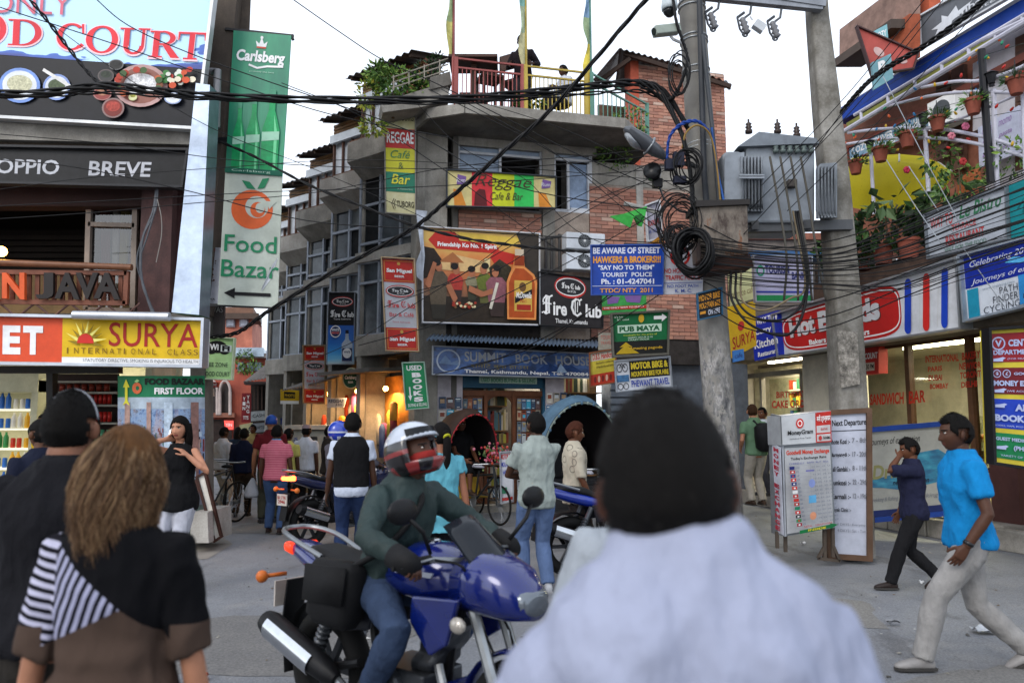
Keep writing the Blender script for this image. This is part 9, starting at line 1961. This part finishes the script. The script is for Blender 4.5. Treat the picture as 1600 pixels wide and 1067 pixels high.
 b=B();b.loft([(V((.72,0,.86)),Y3,V((.35,0,1)).normalized(),.105,.062,2.8),(V((.79,0,.84)),Y3,V((.35,0,1)).normalized(),.09,.05,2.8),(V((.81,0,.83)),Y3,Z3,.07,.04)],16);b.build('headlight',M('#70777f',.1,.4,.1),fa,True)
 vs=[];b=B()
 for k in range(6):
  for i in range(-4,5):f=k/5;w=.15-.05*f;vs.append(V((.66-.26*f-.035*(i/4)**2*(1+f),w*i/4,.98+.2*f-.05*(i/4)**2)))
 b.add(vs,[(k*9+i,k*9+i+1,k*9+i+10,k*9+i+9)for k in range(5)for i in range(8)]);ws=b.build('windscreen',SMOKE,fa,True,fix=False);so_=ws.modifiers.new('t','SOLIDIFY');so_.thickness=.005
 b=B()
 for s_ in(-1,1):b.ball(V((.52,s_*.19,.74)),.045,10,(1,.6,.8))
 b.build('indicator',M('#b9b2a8',.15,.3),r_,True);b=B();b.loft([(V((.5,0,1.03)),Y3,Z3,.1,.03),(V((.42,0,1.05)),Y3,Z3,.09,.035)],12);b.build('instrument_panel',BK,r_,True)
 return r_
m1=moto('blue fairing motorcycle ridden towards the right in front','#071a66',lit=False);HB_=R(-41);place(m1,(-.50,3.87,0),HB_)
b2=moto('blue motorcycle with glowing tail lights in the lane behind the black waistcoat','#141c44');place(b2,(-2.25,10.6,0),R(52))
b3=moto('parked blue motorcycle seen from its tail beside the grey polo man','#0a2a90',plate='#c0b8b0');place(b3,(1.2,8.45,0),R(16))
def helmet(p,top,low,band,name='helmet'):
 Hm,Rh=p['Hm'],p['Rh'];b=MB();nz,na=16,32;vs,fs=[],[];c0=V((0,-.008,.012));mats=[M(top,.2,coat=.6,var=.08),M(low,.25,coat=.5,var=.1),M(band,.25,coat=.5,var=.1)]
 for m in mats:b.use(m)
 for i in range(nz+1):
  z=-1+2*i/nz;th=R(-52+142*i/nz);rr,zz=math.cos(th)*.128,math.sin(th)*.138
  for k in range(na):a=2*math.pi*k/na;vs.append(Hm@(c0+V((rr*.94*math.sin(a),rr*1.14*math.cos(a)+(.02 if zz<-.04 and math.cos(a)>.5 else 0),zz))))
 for i in range(nz):
  zz=math.sin(R(-52+142*(i+.5)/nz))*.145
  for k in range(na):
   a=2*math.pi*(k+.5)/na
   if math.cos(a)>.42 and-.052<zz<.05:continue
   fs.append((i*na+k,i*na+(k+1)%na,(i+1)*na+(k+1)%na,(i+1)*na+k));b.m.append(0 if zz>.055 else(2 if-.02<zz<.01 or(zz<-.06 and k%5<2)else 1))
 b.v,b.f=vs,fs;me=b.mesh(name,None,True);me.transform(Matrix.Diagonal((p['S'],)*3+(1,)));o=link(name,me,p['root']);q=o.modifiers.new('t','SOLIDIFY');q.thickness=.018;q.offset=-1
 b=MB();vs=[]
 for j in range(5):
  for i in range(-5,6):a=R(i*13);zz=.046+j*.014;vs.append(Hm@(c0+V((.128*math.sin(a),.154*math.cos(a)*(1-j*.025),zz))))
 b.add(vs,[(j*11+i,j*11+i+1,j*11+i+12,j*11+i+11)for j in range(4)for i in range(10)]);me=b.mesh('visor',None,True);me.materials.append(M('#15171a',.1,var=0));me.transform(Matrix.Diagonal((p['S'],)*3+(1,)));link('visor',me,o)
def on_bike(label,bx,rz,hx=-.16,feet=((-.2,.12,.40),(.2,.12,.40)),hands=None,**k):
 o=bx.location;x=math.cos(rz)*hx;y=math.sin(rz)*hx
 return person(label,V((o.x+x,o.y+y,0)),rz-math.pi/2,hip=(0,0,.87),feet=feet,hands=hands or((-.35,.5,1.06),(.35,.5,1.06)),sitting=True,elbow=((-1,-.1,-.5),(1,-.1,-.5)),kneepole=((-.35,1,.5),(.35,1,.5)),**k)
JK=NT('dark_jacket');JK.bump(JK.noise(JK.map(JK.co(),(3,3,1.5)),6,5),.4,.03);JK=JK.done(JK.mix(JK.noise(JK.co(),4,4),lin('#16211f'),lin('#2c3d3d')),.6,Specular_IOR_Level=.25)
p=on_bike('motorcyclist in a dark green jacket and white topped helmet riding to the right',m1,HB_,H=1.62,skinc='#4a3024',topmat=JK,sleeve=1.93,pants='#35435c',hairstyle=None,near=True,lean=.29,head=(R(10),R(16)),handkind=('grip','grip'),collar='#22302f',hem=.86,build=1.0,shoe='#1a1a1c')
helmet(p,'#a9b0bc','#1c191b','#7d2a2a')
b=MB();Hm=p['Hm'];b.loft([(Hm@V((0,.02,-.11)),p['Rh']@X3,p['Rh']@Y3,.064,.08),(Hm@V((0,.022,-.06)),p['Rh']@X3,p['Rh']@Y3,.074,.09),(Hm@V((0,.024,-.03)),p['Rh']@X3,p['Rh']@Y3,.076,.094),(Hm@V((0,.03,-.012)),p['Rh']@X3,p['Rh']@Y3,.07,.088)],18);extra(p,b,'red_scarf',M('#8a2420',.8,var=.25))
for i in range(2):
 b=MB();w,e=V(p['wr'][i])/p['S'],V(p['el'][i])/p['S'];d=(w-e).normalized();b.loft([(w-d*.05,d.orthogonal(),d.cross(d.orthogonal()),.042,.042),(w+d*.02,d.orthogonal(),d.cross(d.orthogonal()),.046,.04),(w+d*.07,d.orthogonal(),d.cross(d.orthogonal()),.05,.036),(w+d*.1,d.orthogonal(),d.cross(d.orthogonal()),.03,.024)],14);extra(p,b,'glove_cuff',M('#141416',.7))
b=MB();T_=p['T'];b.tube(cat_rom([T_(1.42,-.08,-.04)[0],T_(1.36,.02,.14)[0],T_(1.15,.16,.12)[0],T_(.98,.24,-.02)[0]],6),.016,8);c=V((.24,-.12,.82));b.loft([(c+V((0,0,.15)),X3,Y3,.05,.16,4),(c+V((0,0,.11)),X3,Y3,.08,.18,4),(c-V((0,.02,.12)),X3,Y3,.085,.175,4),(c-V((0,.02,.17)),X3,Y3,.05,.15,4)],20);b.prism([c+V((.07,-.17,.13)),c+V((.07,.17,.14)),c+V((.085,.16,-.04)),c+V((.085,-.17,-.05))],V((.014,0,0)));held(p,b,'messenger_bag','big black messenger bag slung at the side of the front motorcyclist','bag',M('#121214',.75,var=.25,bump=.3,bsc=120),'auto')
p=on_bike('motorcyclist in a grey jacket and blue and white helmet seen from behind',b2,R(52),H=1.62,skinc='#4a3024',top='#4c4a52',sleeve=1.9,pants='#26262a',hairstyle=None,head=(0,0),handkind=('grip','grip'),build=1.1,hem=.86);helmet(p,'#2440a8','#2038a0','#b4b8c4')
# ---- bicycles and rickshaws
def bike(label,col='#1d2024',group=None):
 r_=vroot('bicycle',label,'bicycle',group);m=M(col,.4,.4,.2)
 wheel(r_,-.52,0,.33,.018,STEEL,20,wire=True);wheel(r_,.52,0,.33,.018,STEEL,20,wire=True)
 b=MB();A_,C_,D_=V((-.05,0,.3)),V((-.17,0,.82)),V((.38,0,.85));
 for a,e in((A_,C_),(A_,D_),(C_-Z3*.06,D_),(A_,V((-.52,0,.33))),(C_-Z3*.1,V((-.52,0,.33))),(V((.36,0,.92)),V((.52,0,.33)))):b.tube([a,e],.015,8)
 b.build('frame',m,r_,'auto');b=MB();b.tube([V((.34,-.28,.98)),V((.4,-.1,.96)),V((.4,.1,.96)),V((.34,.28,.98))],.012,8);b.build('handlebar',STEEL,r_,'auto');b=MB();b.loft([(V((-.32,0,.88)),Y3,Z3,.09,.03),(V((-.18,0,.88)),Y3,Z3,.06,.03),(V((-.04,0,.87)),Y3,Z3,.02,.015)],12);b.build('saddle',BLACK,r_,True)
 b=MB();b.lathe(A_-Y3*.04,[(.09,0),(.09,.01)],20,Y3);b.tube([A_+V((0,-.09,0)),A_+V((.1,-.09,-.12)),A_+V((.1,-.18,-.12))],.01,6);b.tube([A_+V((0,.07,0)),A_+V((-.1,.07,.12)),A_+V((-.1,.16,.12))],.01,6);b.build('crank',STEEL,r_);b=MB();b.box((-.55,0,.72),(.4,.14,.02));b.build('rack',STEEL,r_);return r_
q=bike('dark bicycle parked at the left kerb in front of the white shirted man');place(q,gp(340,12.2),R(70));q2=copy_tree(q,gp(357,13.2),R(110),'second dark bicycle standing just beyond the first one at the left kerb')
def rickshaw(label,hoodc,trim,seatc,flowers):
 r_=vroot('cycle_rickshaw',label,'rickshaw');m=M('#2a2d30',.4,.4,.2);HC=M(hoodc,.7,var=.25)
 wheel(r_,1.0,0,.33,.02,STEEL,24,wire=True)
 for s_ in(-1,1):wheel(r_,-.35,s_*.46,.33,.02,STEEL,24,wire=True)
 b=MB()
 for a,e in(((-.35,-.46,.33),(-.35,.46,.33)),((-.3,0,.5),(.3,0,.35)),((.3,0,.35),(.42,0,.85)),((.3,0,.35),(.86,0,.8)),((.4,0,.78),(.86,0,.82)),((-.35,.2,.36),(.3,0,.35)),((-.35,-.2,.36),(.3,0,.35)),((.84,0,.95),(1.0,.05,.33)),((.84,0,.95),(1.0,-.05,.33))):b.tube([V(a),V(e)],.018,8)
 b.build('frame',m,r_,'auto');b=MB();b.tube([V((.66,-.3,.98)),V((.84,-.12,.99)),V((.84,.12,.99)),V((.66,.3,.98))],.014,8);b.build('handlebar',STEEL,r_,'auto');b=MB();b.loft([(V((.28,0,.93)),Y3,Z3,.1,.035),(V((.42,0,.93)),Y3,Z3,.07,.03),(V((.56,0,.92)),Y3,Z3,.02,.015)],12);b.build('saddle',M('#9a9aa4',.5,var=.3),r_,True)
 b=MB();b.tube([V((.3,-.1,.35)),V((.38,-.1,.2)),V((.38,-.2,.2))],.012,6);b.lathe(V((.3,-.05,.35)),[(.1,0),(.1,.01)],18,Y3);b.build('crank',STEEL,r_)
 b=MB();b.box((-.32,0,.58),(.5,.86,.3));b.box((.05,0,.4),(.4,.8,.04));b.box((-.07,0,.5),(.03,.86,.24));bevel(b.build('seat_box',M(seatc,.5,var=.3),r_),.02);b=MB();b.box((-.3,0,.77),(.5,.84,.1));b.box((-.56,0,1.0),(.1,.84,.45));bevel(b.build('seat_cushion',M('#1c1c20',.6,var=.2),r_),.03)
 hoops=((.22,.95,.86,.56),(.02,.95,.95,.56),(-.25,.92,.93,.55),(-.48,.9,.78,.53),(-.64,.88,.45,.5));b=MB();vs=[];N=20
 for(x,z0,h,w)in hoops:
  for i in range(N+1):a=math.pi*i/N;vs.append(V((x+.1*math.sin(a)*(1 if x>0 else .2),w*math.cos(a)*(1 if i not in(0,N)else 1),z0+h*math.sin(a)**.8)))
 b.add(vs,[(j*(N+1)+i,j*(N+1)+i+1,(j+1)*(N+1)+i+1,(j+1)*(N+1)+i)for j in range(4)for i in range(N)]);b.add(vs[-N-1:],[tuple(range(N+1))]);ho=b.build('hood',HC,r_,True,fix=False);so_=ho.modifiers.new('t','SOLIDIFY');so_.thickness=.02;so_.offset=-1;ho.data.materials.clear();ho.data.materials.append(M('#181416',.8));ho.data.materials.append(HC);so_.material_offset=1
 b=MB();b.tube(vs[:N+1],.013,8);b.build('hood_rim',M(trim,.6,var=.2),r_,'auto')
 for i in range(0,N,1):
  b=MB();c=(vs[i]+vs[i+1])/2+V((.03,0,0));b.ball(c,.022,6,(.5,1,1));b.build('fringe',M(trim if i%2 else hoodc,.7),r_,True)
 if flowers:
  b=MB();[b.use(M(c,.6))for c in('#a8324a','#c9788a','#3a5a30','#6a7a4a','#b84a3a')]
  for _ in range(160):
   b.cur=random.randrange(5);c=V((.86+random.gauss(0,.1),random.gauss(0,.13),1.14+random.gauss(0,.08)));b.ball(c,random.uniform(.012,.028),5)
  b.build('flower_garland',None,r_)
 return r_
k1=rickshaw('cycle rickshaw with a red fringed hood and flowers before the book shop','#3a2a22','#a83036','#a88a2c',True);place(k1,(-.78,13.0,0),R(-52));k1.scale=(.94,.9,.96)
k2=rickshaw('cycle rickshaw with a blue and black hood behind the patterned shirt person','#4d6a80','#7d8a84','#2a2a2c',False);place(k2,(.86,10.6,0),R(-72));k2.scale=(1.03,1.0,1.03)
p=person('rickshaw driver in black sitting under the red fringed hood',V((k1.location.x-.1,k1.location.y+.13,0)),R(-142),1.68,skinc='#5d3a28',top='#121214',sleeve=.6,pants='#141416',plen=.3,shoe='#3a2a20',hip=(0,0,.92),feet=((-.12,.48,.5),(.12,.48,.5)),hands=((-.12,.34,.98),(.14,.36,1.0)),sitting=True,head=(R(16),R(-4)))
# ---- white three-wheeled van in the lane
def pbox(name,x0,y0,x1,y1,Y,dep,m,par,bv=0):
 b=MB();b.prism([P(x0,y0,Y),P(x1,y0,Y),P(x1,y1,Y),P(x0,y1,Y)],(-.1*dep,dep,0));o=b.build(name,m,par);return bevel(o,bv)if bv else o
TV=thing('white_van','small white van with a roof rack further up the lane','van',P(480,785,15.2));WV=M('#a9a9a0',.45,var=.1)
pbox('body',446,672,536,752,15.2,2.4,WV,TV,.06);pbox('roof_rack',444,664,538,671,15.1,2.2,M('#b9b6ae',.4),TV);pbox('window',484,682,496,698,15.17,.06,M('#2a2d30',.15),TV,.02);pbox('window',505,682,528,700,15.17,.06,M('#2a2d30',.15),TV,.02);pbox('bumper',446,748,536,758,15.1,.2,M('#4a4a4a',.6),TV)
for x in(460,520):b=MB();c=P(x,762,15.5);b.torus(V((c.x,15.5,.25)),X3,.19,.06,20,8);b.build('wheel',RUBBER,TV,True)
p=Panel('','','',[(466,682),(466,699),(458,699),(458,682)],15.14,m=WV,thick=.01,parent=TV,boardname='lettered_panel');p.text('VOLTZ',.05,.1,.95,.9,M('#2a4a9c',.5,var=0),.03);p.done()
p=Panel('bike_rent_board','small white standing board with red and blue bike lettering','sign',[(781,706),(802,705),(802,783),(783,786)],12.2,m=M('#b9bcc4',.5),thick=.04,frame=M('#8d9096',.4),fw=.02);p.text('MOTOR BIKE',.08,.04,.95,.15,M('#b0302a',.5,var=0),.03);p.text('MOUNTAIN',.1,.2,.9,.3,M('#2a3a9c',.5,var=0),.02);p.text('HIRE',.2,.36,.7,.46,M('#2a3a9c',.5,var=0),.02);p.rect(.1,.7,.5,.82,M('#2a7a5a',.5));p.rect(.1,.9,.95,.96,M('#b0302a',.5));p.done()
bpy.data.scenes.remove(_TS)
